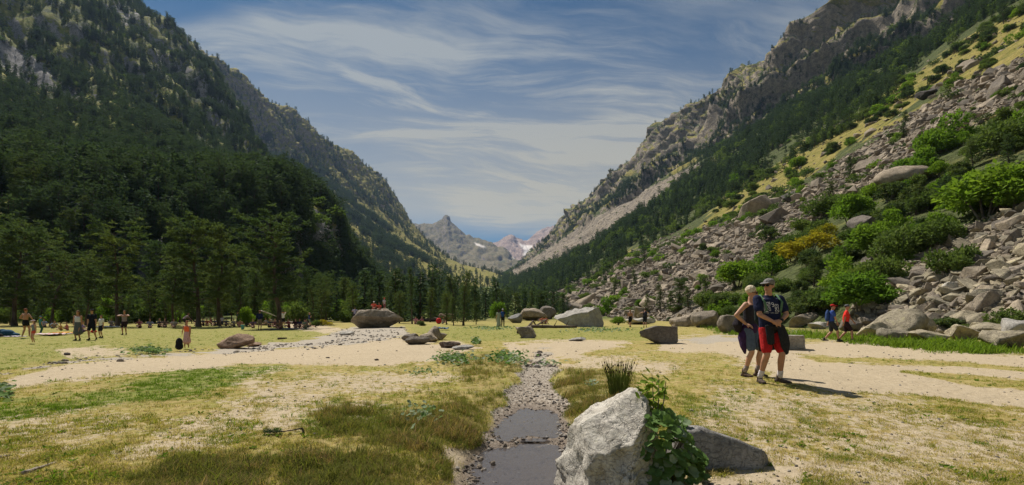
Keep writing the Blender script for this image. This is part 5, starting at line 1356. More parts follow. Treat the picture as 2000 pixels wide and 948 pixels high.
# ================================================================== PEOPLE
class Solid:
    """closed pieces that a voxel remesh fuses into one continuous surface"""
    def __init__(s): s.v, s.f, s.k = [], [], 0
    def _put(s, V, f):
        s.v.append(np.asarray(V, float)); s.f += [tuple(i + s.k for i in q) for q in f]; s.k += len(V)
    def loft(s, pts, rx, ry=None, lat=None, n=12, caps=True):
        pts = np.asarray(pts, float); rx = np.asarray(rx, float); ry = rx if ry is None else np.asarray(ry, float)
        if caps:                                              # rounded ends
            d0 = pts[0] - pts[1]; d0 /= np.linalg.norm(d0) + 1e-9; d1 = pts[-1] - pts[-2]; d1 /= np.linalg.norm(d1) + 1e-9
            r0, r1 = min(rx[0], ry[0]), min(rx[-1], ry[-1])
            pts = np.vstack([pts[0] + d0 * r0 * .95, pts[0] + d0 * r0 * .6, pts, pts[-1] + d1 * r1 * .6, pts[-1] + d1 * r1 * .95])
            rx = np.r_[rx[0] * .3, rx[0] * .8, rx, rx[-1] * .8, rx[-1] * .3]; ry = np.r_[ry[0] * .3, ry[0] * .8, ry, ry[-1] * .8, ry[-1] * .3]
        t = np.gradient(pts, axis=0); t /= np.linalg.norm(t, axis=1)[:, None] + 1e-9
        if lat is None:
            lat = np.array([1.0, 0, 0]) if abs(t[len(t) // 2][0]) < .8 else np.array([0, 1.0, 0])
        w = np.cross(t, np.asarray(lat, float)); w /= np.linalg.norm(w, axis=1)[:, None] + 1e-9
        u = np.cross(w, t)
        a = np.linspace(0, 2 * np.pi, n, endpoint=False)
        V = (pts[:, None] + np.cos(a)[None, :, None] * u[:, None] * rx[:, None, None] + np.sin(a)[None, :, None] * w[:, None] * ry[:, None, None]).reshape(-1, 3)
        m = len(pts); f = []
        for i in range(m - 1):
            for j in range(n):
                k = (j + 1) % n; f.append((i * n + j, i * n + k, (i + 1) * n + k, (i + 1) * n + j))
        f.append(tuple(range(n))[::-1]); f.append(tuple((m - 1) * n + j for j in range(n)))
        s._put(V, f); return s
    def limb(s, pts, r, n=8): return s.loft(pts, r, None, None, n)
    def ell(s, c, r, R3=None, n=12, m=9):
        V = [(0, 0, -1)]
        for i in range(1, m):
            p = math.pi * i / m - math.pi / 2
            V += [(math.cos(p) * math.cos(2 * math.pi * j / n), math.cos(p) * math.sin(2 * math.pi * j / n), math.sin(p)) for j in range(n)]
        V.append((0, 0, 1)); V = np.array(V) * np.asarray(r, float)
        if R3 is not None: V = V @ np.asarray(R3).T
        f = [(0, 1 + (j + 1) % n, 1 + j) for j in range(n)]
        for i in range(m - 2):
            for j in range(n):
                k = (j + 1) % n; f.append((1 + i * n + j, 1 + i * n + k, 1 + (i + 1) * n + k, 1 + (i + 1) * n + j))
        e = len(V) - 1; o = 1 + (m - 2) * n
        f += [(o + j, o + (j + 1) % n, e) for j in range(n)]
        s._put(V + np.asarray(c, float), f); return s
    def obj(s, name, mat, parent, voxel=0.02, it=3, label=None):
        me = bpy.data.meshes.new(name)
        me.from_pydata(np.concatenate(s.v).tolist(), [], s.f); me.materials.append(mat)
        o = link(name, me, parent)
        if voxel:
            r = o.modifiers.new('fuse', 'REMESH'); r.mode = 'VOXEL'; r.voxel_size = voxel; r.use_smooth_shade = True
            if it:
                sm = o.modifiers.new('soften', 'SMOOTH'); sm.iterations = it; sm.factor = 0.5
        else:
            me.polygons.foreach_set('use_smooth', np.ones(len(me.polygons), bool))
        if label: o['label'] = label
        return o
def ik(a, b, l1, l2, pole):
    a, b, pole = (np.asarray(q, float) for q in (a, b, pole))
    d = b - a; L = np.linalg.norm(d); L2 = min(L, (l1 + l2) * .999); d /= L + 1e-9
    c = (l1 * l1 - l2 * l2 + L2 * L2) / (2 * L2); h = math.sqrt(max(0, l1 * l1 - c * c))
    p = pole - d * np.dot(pole, d); p /= np.linalg.norm(p) + 1e-9
    return a + d * c + p * h, a + d * L2
_PM = {}
def cmat(col, rough=0.9, var=0.14):
    k = (col, rough)
    if k not in _PM: _PM[k] = plain('cloth_%d' % len(_PM), col, rough, 0.15, var, 26.0)
    return _PM[k]
SKIN = plain('skin', (0.50, 0.27, 0.175), 0.55, 0.3, 0.08, 12.0)
SKIN_T = plain('tanned_skin', (0.42, 0.215, 0.135), 0.55, 0.3, 0.08, 12.0)
SKIN_P = plain('pink_skin', (0.54, 0.29, 0.21), 0.55, 0.3, 0.08, 12.0)
BLACK, NAVY, WHITE, RED, GREY = (0.012, 0.012, 0.014), (0.014, 0.018, 0.05), (0.72, 0.70, 0.68), (0.42, 0.018, 0.020), (0.16, 0.155, 0.15)
def rotz(a): return np.array([[math.cos(a), -math.sin(a), 0], [math.sin(a), math.cos(a), 0], [0, 0, 1]])
def hand(S, w, d, nrm, k, curl=0.5, side=1, fine=True):
    """palm, four unequal bent fingers and a thumb leaving the side of the palm; w wrist, d along the hand, nrm out of the back of the hand"""
    d = np.asarray(d, float); d /= np.linalg.norm(d); nrm = np.asarray(nrm, float); nrm -= d * np.dot(nrm, d); nrm /= np.linalg.norm(nrm) + 1e-9
    s_ = np.cross(d, nrm) * side
    pc = w + d * .05 * k
    S.ell(pc, (1, 1, 1), np.c_[d * .052 * k, s_ * .040 * k, nrm * .017 * k], 10, 7)
    if not fine:
        S.limb([pc + d * .03 * k, pc + d * .08 * k - nrm * .02 * k], [.024 * k, .016 * k], 6); return
    for i, (o, L, r) in enumerate(((-.030, .066, .0080), (-.010, .078, .0086), (.011, .074, .0085), (.031, .060, .0080))):
        b = pc + d * .040 * k - s_ * o * k
        c1 = curl * (0.55 + .08 * i)
        m1 = b + (d * math.cos(c1) - nrm * math.sin(c1)) * L * .5 * k
        e = m1 + (d * math.cos(c1 * 2.1) - nrm * math.sin(c1 * 2.1)) * L * .5 * k
        S.limb([b, m1, e], [r * k * 1.08, r * k, r * k * .82], 6)
    t0 = pc - d * .022 * k + s_ * .030 * k
    t1 = t0 + (s_ * .6 + d * .65 - nrm * .25) * .035 * k
    S.limb([t0, t1, t1 + (d * .9 + s_ * .15 - nrm * .35) * .03 * k], [.0125 * k, .0098 * k, .0080 * k], 6)
def person(px_, foot, label, H=None, head=None, Y=None, rz=0.0, skin=SKIN, pelvis=(0, 0, .93), lean=(0, 0, 1), feet=((-.11, 0), (.11, 0)), footrot=(-.25, .25), hands=None, poles=((-.6, .5, -.1), (.6, .5, -.1)),
           handdir=None, hyaw=0.0, hpitch=0.0, top=None, bottom=None, hat=None, hair=((0.05, .03, .02), 'short'), shoes=(0.05, .045, .04), socks=None, pack=None, voxel=0.022, fine=False, glasses=False, group='visitors in the meadow', legs_flat=False, base=None, curl=0.6, kneepole=((0, -1, 0), (0, -1, 0)), belly=0.0, stout=1.0):
    p = Vector(base) if base is not None else gpt(px_, foot) if Y is None else Vector(((px_ - 1000) / F * Y, Y, surf_at((px_ - 1000) / F * Y, Y)))
    if H is None: H = (foot - head) / F * p.y * (1.0 if head else 1)
    k = H / 1.75
    root = link('person', None, loc=p, rot=(0, 0, rz)); tag(root, label, 'person', group)
    A = lambda *q: np.array(q, float)
    P = A(*pelvis) * k; ln = A(*lean); ln /= np.linalg.norm(ln)
    lat = A(1, 0, 0); fw = np.cross(lat, ln); fw = -fw if fw[1] > 0 else fw       # forward of the chest
    waist, chest, neck = P + ln * .15 * k, P + ln * .36 * k, P + ln * .545 * k
    sh = [neck - ln * .05 * k + lat * s * .185 * k * stout for s in (-1, 1)]
    hip = [P + lat * s * .092 * k - A(0, 0, .01) * k for s in (-1, 1)]
    hd = neck + (ln * .75 + A(0, 0, .35) + A(0, -.12, 0)) * .155 * k
    Rh = rotz(hyaw) @ np.array([[1, 0, 0], [0, math.cos(hpitch), -math.sin(hpitch)], [0, math.sin(hpitch), math.cos(hpitch)]])
    hw = lambda x, y, z: hd + Rh @ (A(x, y, z) * k)
    # legs
    kn, an = [], []
    for i in (0, 1):
        ft = A(feet[i][0], feet[i][1], feet[i][2] if len(feet[i]) > 2 else .085) * k
        a, b = ik(hip[i], ft, .44 * k, .43 * k, kneepole[i]); kn.append(a); an.append(b)
    el, wr = [], []
    for i in (0, 1):
        s = -1 if i == 0 else 1
        tgt = A(*hands[i]) * k if hands and hands[i] is not None else sh[i] + A(s * .06, -.03, -.56) * k
        a, b = ik(sh[i], tgt, .285 * k, .255 * k, poles[i]); el.append(a); wr.append(b)
    B = Solid()
    B.loft([P - ln * .07 * k, P, waist, waist + ln * .12 * k - 0 * fw, chest + ln * .04 * k, neck - ln * .06 * k, neck - ln * .015 * k], np.array([.125, .155, .135 + belly * .4, .150 + belly * .3, .165, .145, .075]) * k * stout, np.array([.09, .105, .095 + belly, .108 + belly * .7, .112, .085, .06]) * k, lat, 14)
    B.limb([neck - ln * .04 * k, neck + (hd - neck) * .55], [.060 * k, .054 * k], 10)
    for i in (0, 1):
        B.limb([sh[i], sh[i] * .5 + el[i] * .5, el[i]], [.055 * k * stout, .047 * k * stout, .038 * k * stout], 9)
        B.limb([el[i], el[i] * .65 + wr[i] * .35, wr[i]], [.040 * k, .039 * k, .025 * k], 9)
        B.limb([hip[i], hip[i] * .5 + kn[i] * .5, kn[i]], [.088 * k, .074 * k, .052 * k], 10)
        B.limb([kn[i], kn[i] * .68 + an[i] * .32 + (0, .012 * k, 0), kn[i] * .3 + an[i] * .7, an[i]], [.053 * k, .056 * k, .042 * k, .034 * k], 10)
        dr = A(*handdir[i]) if handdir and handdir[i] is not None else (wr[i] - el[i])
        nr = A(-1 if i == 0 else 1, -.2, .1) if not (handdir and handdir[i] is not None) else A(0, -1, .3)
        hand(B, wr[i], dr, nr, k, curl, 1 if i == 0 else -1, fine)
    # head: skull, jaw, nose, ears, brow
    B.ell(hw(0, .012, .035), (1, 1, 1), Rh @ np.diag([.074 * k, .094 * k, .088 * k]))
    B.ell(hw(0, -.028, -.045), (1, 1, 1), Rh @ np.diag([.056 * k, .062 * k, .066 * k]))
    if fine:
        B.limb([hw(0, -.090, .028), hw(0, -.112, -.012), hw(0, -.098, -.022)], [.009 * k, .014 * k, .011 * k], 6)
        for s in (-1, 1):
            B.ell(hw(s * .077, .012, .0), (1, 1, 1), Rh @ np.diag([.012 * k, .022 * k, .033 * k]), 8, 6)
        B.ell(hw(0, -.083, .042), (1, 1, 1), Rh @ np.diag([.055 * k, .014 * k, .012 * k]), 8, 6)
        B.ell(hw(0, -.080, -.060), (1, 1, 1), Rh @ np.diag([.028 * k, .012 * k, .008 * k]), 8, 6)
        B.ell(hw(0, -.075, -.092), (1, 1, 1), Rh @ np.diag([.024 * k, .018 * k, .018 * k]), 8, 6)
    B.obj('body', skin, root, voxel * (0.62 if fine else 1), 2)
    if fine:
        for s in (-1, 1): Solid().ell(hw(s * .031, -.086, .022), (.011 * k, .008 * k, .008 * k)).obj('eye', cmat((.03, .02, .015), .3), root, 0)
        Solid().ell(hw(0, -.093, -.058), (1, 1, 1), Rh @ np.diag([.024 * k, .005 * k, .005 * k])).obj('mouth', cmat((.30, .10, .09), .6), root, 0)
    # hair and hat
    if hair:
        hc, style = hair; Hs = Solid()
        Hs.ell(hw(0, .026, .052), (1, 1, 1), Rh @ np.diag([.084 * k, .098 * k, .086 * k]))
        if style == 'long': Hs.loft([hw(0, .06, .04), hw(0, .085, -.08), hw(0, .08, -.19)], np.array([.085, .095, .07]) * k, np.array([.045, .04, .03]) * k, Rh @ A(1, 0, 0), 10)
        elif style == 'bob': Hs.loft([hw(0, .05, .05), hw(0, .065, -.05)], np.array([.09, .085]) * k, np.array([.05, .045]) * k, Rh @ A(1, 0, 0), 10)
        elif style == 'fluffy':
            Hs.ell(hw(0, .03, .072), (1, 1, 1), Rh @ np.diag([.090 * k, .104 * k, .090 * k]))
            for j in range(26):
                a_, b_ = j * 2.4, .15 + .85 * j / 26
                Hs.ell(hw(.078 * math.cos(a_) * math.sin(b_ * 1.9), .03 + .085 * math.sin(a_) * math.sin(b_ * 1.9), .05 + .08 * math.cos(b_ * 1.9)), (.026 * k,) * 3, None, 7, 5)
        Hs.obj('hair', cmat(hc, .8, .25), root, voxel * (0.5 if fine else .8), 1)
    if hat:
        hc, style = hat; T = Solid()
        if style == 'cap':
            T.ell(hw(0, .014, .066), (1, 1, 1), Rh @ np.diag([.090 * k, .108 * k, .074 * k]))
            T.obj('cap_crown', cmat(hc), root, voxel * .5, 2)
            Br = Solid()
            Br.loft([hw(0, -.06, .068), hw(0, -.11, .066), hw(0, -.165, .052), hw(0, -.178, .048)], np.array([.078, .080, .066, .03]) * k, np.array([.008] * 4) * k, Rh @ A(1, 0, 0), 12, False)
            Br.obj('cap_brim', cmat(hc), root, voxel * .35 if fine else 0, 1)
        else:
            T.ell(hw(0, .012, .075), (1, 1, 1), Rh @ np.diag([.092 * k, .105 * k, .068 * k])); T.obj('hat_crown', cmat(hc), root, voxel * .7, 1)
            Solid().ell(hw(0, .005, .055), (1, 1, 1), Rh @ np.diag([.165 * k, .175 * k, .014 * k]), 16, 6).obj('hat_brim', cmat(hc), root, 0)
    if glasses:
        G = Solid()
        for s in (-1, 1):
            G.ell(hw(s * .036, -.098, .020), (1, 1, 1), Rh @ np.diag([.032 * k, .010 * k, .022 * k]), 10, 6)
            G.limb([hw(s * .066, -.088, .028), hw(s * .082, .015, .022)], [.005 * k, .005 * k], 5)
        G.limb([hw(-.02, -.104, .028), hw(.02, -.104, .028)], [.005 * k, .005 * k], 5)
        G.obj('sunglasses', cmat((.008, .008, .01), .2), root, 0)
    # top
    if top and top[1] != 'none':
        tc_, kind = top; S = Solid(); e = .014 * k
        nk = neck - ln * (.028 if kind != 'tank' else .07) * k
        lo = P + ln * (-.02) * k
        S.loft([lo, P + ln * .06 * k, waist, waist + ln * .12 * k, chest + ln * .04 * k, neck - ln * .06 * k, nk], np.array([.165, .168, .152 + belly * .4, .162 + belly * .3, .176, .160 if kind != 'tank' else .135, .088]) * k * stout, np.array([.118, .122, .112 + belly, .122 + belly * .7, .122, .098, .072]) * k, lat, 16)
        if kind in ('tee', 'long'):
            for i in (0, 1):
                q = el[i] if kind == 'long' else sh[i] * .36 + el[i] * .64
                S.limb([sh[i], sh[i] * .5 + q * .5, q], [.068 * k * stout, .068 * k * stout, .068 * k * stout], 10)
                if kind == 'long': S.limb([el[i], wr[i]], [.058 * k, .045 * k], 10)
        S.obj('shirt' if kind != 'tank' else 'tank_top', cmat(tc_), root, voxel * (.6 if fine else .8), 2)
    # bottom
    if bottom:
        bc, kind = bottom; S = Solid()
        if kind in ('skirt', 'dress'):
            L = .46 if kind == 'skirt' else .78
            t0 = waist if kind == 'skirt' else chest
            m_ = (an[0] + an[1]) / 2; dn = (m_ - P); dn /= np.linalg.norm(dn)
            S.loft([t0, P, P + dn * L * .6 * k, P + dn * L * k], np.array([.155, .18, .20, .24]) * k, np.array([.115, .135, .17, .20]) * k, lat, 16)
            S.obj('skirt' if kind == 'skirt' else 'dress', cmat(bc), root, voxel * .8, 2)
        else:
            fr = {'shorts': .80, 'briefs': .34, 'trousers': 1.0}[kind]
            S.loft([P - ln * .085 * k, P, waist - ln * .03 * k], np.array([.14, .172, .155]) * k, np.array([.105, .122, .112]) * k, lat, 16)
            for i in (0, 1):
                q = hip[i] * (1 - fr) + kn[i] * fr
                S.limb([hip[i], hip[i] * .5 + q * .5, q], [.104 * k, .098 * k, .088 * k if kind != 'trousers' else .068 * k], 12)
                if kind == 'trousers': S.limb([kn[i], an[i]], [.068 * k, .056 * k], 10)
            S.obj('trousers' if kind == 'trousers' else 'shorts', cmat(bc), root, voxel * (.6 if fine else .8), 2)
    # shoes and socks
    if shoes:
        for i in (0, 1):
            r3 = rotz(footrot[i]); f0 = an[i]
            S = Solid(); q = lambda x, y, z: f0 + r3 @ (A(x, y, z) * k)
            flat = 1.0
            S.loft([q(0, .055, -.052), q(0, 0, -.045), q(0, -.10, -.056), q(0, -.165, -.062)], np.array([.036, .042, .050, .036]) * k, np.array([.032, .040, .030, .022]) * k, r3 @ A(1, 0, 0), 10)
            S.limb([q(0, .012, -.03), q(0, .008, .045 if fine else .02)], [.045 * k, .046 * k], 9)
            so = S.obj('shoe', cmat(shoes), root, voxel * (.5 if fine else .7), 2)
            if fine:
                So = Solid(); So.loft([q(0, .07, -.078), q(0, 0, -.078), q(0, -.10, -.078), q(0, -.18, -.075)], np.array([.036, .043, .053, .036]) * k, np.array([.011] * 4) * k, r3 @ A(1, 0, 0), 10)
                So.obj('sole', cmat((.02, .018, .016)), so, voxel * .4, 1)
                La = Solid()
                for j in range(4): La.limb([q(-.03, -.03 - j * .022, -.012 - j * .008), q(0, -.04 - j * .022, .001 - j * .009), q(.03, -.03 - j * .022, -.012 - j * .008)], [.0035 * k] * 3, 5)
                La.obj('laces', cmat((.30, .25, .20)), so, 0)
            if socks: Solid().limb([an[i] + A(0, 0, .02) * k, an[i] * .84 + kn[i] * .16, an[i] * .72 + kn[i] * .28], np.array([.046, .046, .047]) * k, 10).obj('sock', cmat(socks), root, 0)
    # backpack
    if pack:
        bk = chest - fw * .19 * k - ln * .05 * k; S = Solid()
        S.loft([bk - ln * .22 * k, bk - ln * .16 * k, bk + ln * .12 * k, bk + ln * .22 * k], np.array([.12, .15, .145, .10]) * k, np.array([.07, .09, .085, .05]) * k, lat, 12)
        po = S.obj('backpack', cmat(pack), root, voxel, 2)
        for i in (0, 1):
            s = -1 if i == 0 else 1
            st = Solid().loft([sh[i] - lat * s * .06 * k + ln * .01 * k - fw * .10 * k, sh[i] - lat * s * .055 * k + ln * .075 * k, sh[i] - lat * s * .05 * k + fw * .125 * k - ln * .05 * k, chest + lat * s * .13 * k + fw * .128 * k - ln * .05 * k, waist + lat * s * .165 * k + fw * .02 * k + ln * .05 * k], np.array([.022] * 5) * k, np.array([.007] * 5) * k, lat, 8)
            st.obj('strap', cmat((.09, .17, .10) if fine else pack), po, 0)
    root['_j'] = 0; del root['_j']
    return root, dict(k=k, P=P, waist=waist, chest=chest, neck=neck, sh=sh, el=el, wr=wr, kn=kn, an=an, hip=hip, hw=hw, lat=lat, fw=fw, ln=ln, hd=hd)

# ---------- the couple in the foreground
man, J = person(1503, 748, 'man in grey cap, navy printed t-shirt and red shorts, hands clasped', H=1.76, rz=R(8), skin=SKIN_T, pelvis=(0.01, 0, .925), lean=(-.035, .03, 1), stout=1.13, feet=((-.15, .04), (.16, -.04)), footrot=(-.2, .75),
    hands=((-.075, -.235, 1.035), (.055, -.225, 1.055)), poles=((-1, .25, -.35), (1, .25, -.35)), handdir=((.92, -.12, -.32), (-.95, -.15, -.12)), hyaw=R(-64), hpitch=R(4), top=(NAVY, 'tee'), bottom=(RED, 'shorts'), hat=((.17, .16, .15), 'cap'), hair=((.30, .27, .25), 'short'),
    shoes=(.085, .062, .05), socks=(.66, .60, .62), pack=(.02, .03, .03), voxel=.017, fine=True, glasses=True, belly=.028, curl=.85, group=None)
k = J['k']
def front_y(x, z):                                             # front surface of the shirt
    zc = np.array([.925, 1.075, 1.195, 1.325, 1.41]) * k; ry_ = np.interp(z, zc, np.array([.122, .14, .1416, .124, .10]) * k); rx_ = np.interp(z, zc, np.array([.168, .163, .172, .178, .162]) * k) * 1.13
    return -ry_ * math.sqrt(max(.05, 1 - ((x + .05 * (z / k - .925)) / rx_) ** 2)) - .006 + .03 * (z / k - .925)
FONT = {'N': '10001 11001 11001 10101 10011 10011 10001', '9': '01110 10001 10001 01111 00001 00001 01110', '2': '01110 10001 00001 00110 01000 10000 11111', '5': '11111 10000 11110 00001 00001 10001 01110', '3': '11110 00001 00001 01110 00001 00001 11110', 'O': '01110 10001 10001 10001 10001 10001 01110', 'E': '11111 10000 10000 11110 10000 10000 11111', 'C': '01111 10000 10000 10000 10000 10000 01111'}
def print_mark(name, cells, mat, parent):
    V, f = [], []
    for x0, z0, x1, z1 in cells:
        n = len(V)
        for x, z in ((x0, z0), (x1, z0), (x1, z1), (x0, z1)): V.append((x, front_y(x, z), z))
        f.append((n, n + 1, n + 2, n + 3))
    o = link(name, np_mesh(name, np.array(V), f, mat, False), parent)
    so = o.modifiers.new('thick', 'SOLIDIFY'); so.thickness = .002; so.offset = 0
    return o
def glyph(ch, x0, z1, w, h, turn=False):
    out = []
    for r_, row in enumerate(FONT[ch].split()):
        for c_, b in enumerate(row):
            if b == '1':
                if not turn: out.append((x0 + c_ * w / 5, z1 - (r_ + 1) * h / 7, x0 + (c_ + 1) * w / 5, z1 - r_ * h / 7))
                else: out.append((x0 + r_ * w / 7, z1 - (5 - c_) * h / 5, x0 + (r_ + 1) * w / 7, z1 - (4 - c_) * h / 5))
    return out
shirt = [c for c in man.children if c.name.startswith('shirt')][0]
INK = plain('print_ink', (.62, .60, .62), .8, .1, .1, 60)
cells = []
for i in range(9): cells.append((-.125, 1.37 - i * .019 - .014, -.075 - .012 * (i % 3 == 1), 1.37 - i * .019))
cells += glyph('N', -.068, 1.375, .030, .05) + glyph('E', -.068, 1.318, .030, .045) + glyph('O', -.066, 1.266, .028, .045)
cells += glyph('9', -.022, 1.365, .042, .075)
for i, ch in enumerate('253'): cells += glyph(ch, .030, 1.245 + i * .045, .075, .040, True)
cells.append((-.125, 1.185, .005, 1.190)); cells.append((.02, 1.182, .085, 1.190))
cells = [((x0 * 1.12 - .022) * k, z0 * k, (x1 * 1.12 - .022) * k, z1 * k) for x0, z0, x1, z1 in cells]
print_mark('shirt_print', cells, INK, shirt)
# black jacket tied round the waist: two flaps over the shorts, sleeves knotted in front
S = Solid(); W_ = J['waist']; P0 = J['P']
S.loft([P0 + np.array([0, .0, .055]) * k, P0 + np.array([0, .0, .0]) * k], np.array([.178, .185]) * k, np.array([.135, .138]) * k, (1, 0, 0), 18)
jk = cmat((.022, .023, .026))
S.loft([P0 + np.array([-.11, -.125, .04]) * k, P0 + np.array([-.115, -.175, -.12]) * k, P0 + np.array([-.11, -.185, -.25]) * k], np.array([.085, .088, .08]) * k, np.array([.025, .028, .02]) * k, (1, .2, 0), 10)
S.loft([P0 + np.array([.10, -.125, .04]) * k, P0 + np.array([.125, -.18, -.13]) * k, P0 + np.array([.16, -.18, -.29]) * k, P0 + np.array([.19, -.16, -.42]) * k], np.array([.10, .125, .11, .05]) * k, np.array([.028, .032, .03, .02]) * k, (1, .3, 0), 10)
S.loft([P0 + np.array([0.02, .10, .02]) * k, P0 + np.array([.03, .13, -.2]) * k, P0 + np.array([.05, .13, -.38]) * k], np.array([.15, .18, .17]) * k, np.array([.03, .035, .02]) * k, (1, 0, 0), 12)
S.limb([P0 + np.array([-.12, -.12, .04]) * k, P0 + np.array([0, -.155, .02]) * k, P0 + np.array([.10, -.13, .05]) * k], [.03 * k, .035 * k, .03 * k], 8)
S.obj('tied_jacket', jk, man, .012, 2)
Solid().limb([J['wr'][1] * .96 + J['el'][1] * .04, J['wr'][1] * .88 + J['el'][1] * .12], [.030 * k, .032 * k], 10).obj('wristwatch', cmat((.02, .02, .02), .4), man, 0)

woman, J2 = person(1465, 735, 'woman with short blond hair and dark sleeveless top, hand on hip', H=1.68, rz=R(38), skin=SKIN, pelvis=(0, 0, .93), lean=(0, -.02, 1), feet=((-.12, .05), (.10, -.10)), footrot=(-.2, .3),
    hands=((-.20, -.02, 1.04), (.16, -.12, .80)), poles=((-1, .9, -.1), (.8, .5, 0)), handdir=((.35, -.75, -.35), None), hyaw=R(14), hpitch=R(10), top=((.030, .028, .036), 'tank'), bottom=((.10, .13, .19), 'shorts'), hair=((.62, .52, .38), 'fluffy'),
    shoes=(.11, .075, .058), socks=(.30, .24, .22), voxel=.017, fine=True, glasses=True, group=None)
k2 = J2['k']; P2 = J2['P']; S = Solid()
S.loft([P2 + np.array([0, 0, .07]) * k2, P2 + np.array([0, 0, .01]) * k2], np.array([.176, .186]) * k2, np.array([.132, .14]) * k2, (1, 0, 0), 18)
S.loft([P2 + np.array([-.12, .06, .03]) * k2, P2 + np.array([-.16, .08, -.16]) * k2, P2 + np.array([-.14, .06, -.34]) * k2, P2 + np.array([-.14, .03, -.47]) * k2], np.array([.10, .115, .085, .03]) * k2, np.array([.05, .055, .05, .02]) * k2, (.4, 1, 0), 10)
S.loft([P2 + np.array([.02, .12, .03]) * k2, P2 + np.array([.0, .14, -.16]) * k2, P2 + np.array([-.02, .12, -.32]) * k2], np.array([.13, .15, .12]) * k2, np.array([.03, .035, .02]) * k2, (1, 0, 0), 10)
S.obj('tied_jacket', cmat((.045, .022, .075)), woman, .014, 2)
S = Solid(); S.loft([P2 + np.array([-.20, .13, .20]) * k2, P2 + np.array([-.20, .16, .10]) * k2, P2 + np.array([-.17, .15, -.01]) * k2], np.array([.09, .13, .09]) * k2, np.array([.06, .08, .06]) * k2, (.6, 1, 0), 10)
S.obj('shoulder_bag', cmat((.022, .018, .024)), woman, .018, 2)
# ---------- the other visitors
VN = 'visitors in the meadow'
TEE, SHO = 'tee', 'shorts'
SIT = dict(pelvis=(0, .1, .12), lean=(0, -.12, 1), feet=((-.13, -.42), (.13, -.42)), hands=((-.16, -.28, .42), (.16, -.28, .42)), poles=((-.8, .3, -.4), (.8, .3, -.4)))
SITL = dict(pelvis=(0, .1, .12), lean=(0, .35, 1), feet=((-.12, -.72), (.14, -.66)), hands=((-.25, .28, .06), (.25, .28, .06)), poles=((-.8, .6, 0), (.8, .6, 0)))
WALK = dict(feet=((-.10, -.26), (.10, .27, .12)), lean=(0, -.06, 1), pelvis=(0, 0, .90))
def who(px_, foot, head, label, rz=0, **kw):
    kw.setdefault('voxel', .024)
    return person(px_, foot, label, head=head, rz=R(rz), **kw)
who(1624, 666, 598, 'walker in blue t-shirt and red cap with a blue backpack', 68, Y=22.6, H=1.66, skin=SKIN_T, top=((.035, .075, .30), TEE), bottom=((.03, .032, .04), SHO), hat=(RED, 'cap'), pack=(.03, .06, .16), voxel=.02, fine=True, hands=((-.12, -.22, .86), (.14, .12, .84)), **WALK)
who(1652, 667, 600, 'walker in bright red t-shirt and grey cap next to the one in blue', 62, Y=22.4, H=1.64, skin=SKIN_T, top=((.75, .04, .03), TEE), bottom=((.03, .015, .018), SHO), hat=((.12, .12, .13), 'cap'), voxel=.02, fine=True, belly=.03, hands=((-.16, .1, .85), (.24, -.34, .92)), **WALK)
who(974, 638, 602, 'person in a long pale green dress standing with the one in dark clothes', 170, H=1.66, bottom=((.34, .38, .30), 'dress'), top=((.34, .38, .30), TEE), hair=((.06, .04, .03), 'long'))
who(982, 638, 602, 'person in dark clothes and white hat with a blue backpack in the meadow', 175, H=1.72, top=((.03, .04, .06), TEE), bottom=((.02, .022, .028), 'trousers'), hat=(WHITE, 'cap'), pack=(.03, .08, .28))
who(1231, 640, 608, 'walker seen from behind with bare back and black shorts', 180, H=1.66, skin=SKIN_T, bottom=(BLACK, SHO), hair=((.25, .16, .08), 'short'), **WALK)
who(1260, 641, 607, 'walker seen from behind with a dark rucksack and dark shorts', 180, H=1.70, skin=SKIN_P, top=((.03, .03, .05), 'tank'), bottom=((.015, .018, .035), SHO), pack=(.03, .03, .05), hair=((.08, .05, .03), 'short'), hands=((-.14, -.18, 1.42), (.14, -.18, 1.42)))
who(50, 660, 600, 'shirtless man in black trunks with a pale towel round his shoulders', 180, skin=SKIN_T, H=1.70, bottom=(BLACK, 'briefs'), hair=((.20, .07, .04), 'short'), feet=((-.22, 0), (.22, 0)), hands=((-.22, -.2, 1.12), (.22, -.2, 1.12)), shoes=None)
who(66, 671, 624, 'small girl in grey top, red shorts and pink sun hat', -20, H=1.16, skin=SKIN_P, top=((.22, .24, .26), 'tank'), bottom=((.60, .09, .07), 'briefs'), hat=((.62, .45, .50), 'cap'), hair=((.10, .06, .04), 'long'), hands=((-.34, -.22, .92), (.26, .02, .8)), shoes=None)
who(79, 652, 610, 'child in teal clothes standing half hidden behind the shirtless man', 150, H=1.25, top=((.06, .22, .22), TEE), bottom=((.04, .12, .10), 'trousers'), hat=((.10, .20, .22), 'cap'))
who(152, 665, 605, 'woman with long hair in a white top and denim skirt', 10, H=1.66, skin=SKIN_T, top=((.62, .60, .66), 'tank'), bottom=((.11, .12, .13), 'skirt'), hair=((.14, .07, .035), 'long'), hands=((-.25, .0, .84), (.16, .05, .85)))
who(180, 664, 603, 'man in black t-shirt, black cap and dark shorts beside the woman in white top', 8, H=1.74, top=((.012, .014, .022), TEE), bottom=((.012, .014, .022), SHO), hat=(BLACK, 'cap'), hands=((-.22, -.06, .86), (.24, -.06, .84)), feet=((-.12, -.06), (.16, .1)))
who(198, 660, 613, 'boy in a white t-shirt and dark shorts beside the man in black', -15, H=1.38, top=(WHITE, TEE), bottom=((.02, .022, .035), SHO), hair=((.13, .075, .035), 'short'))
who(243, 654, 604, 'woman in grey top and dark shorts with elbows raised', 20, H=1.68, skin=SKIN_T, top=((.26, .20, .22), 'tank'), bottom=((.03, .018, .022), SHO), hair=((.12, .065, .035), 'bob'), hands=((-.12, -.14, 1.36), (.12, -.14, 1.36)), poles=((-1, .1, .25), (1, .1, .25)), shoes=(.1, .06, .05))
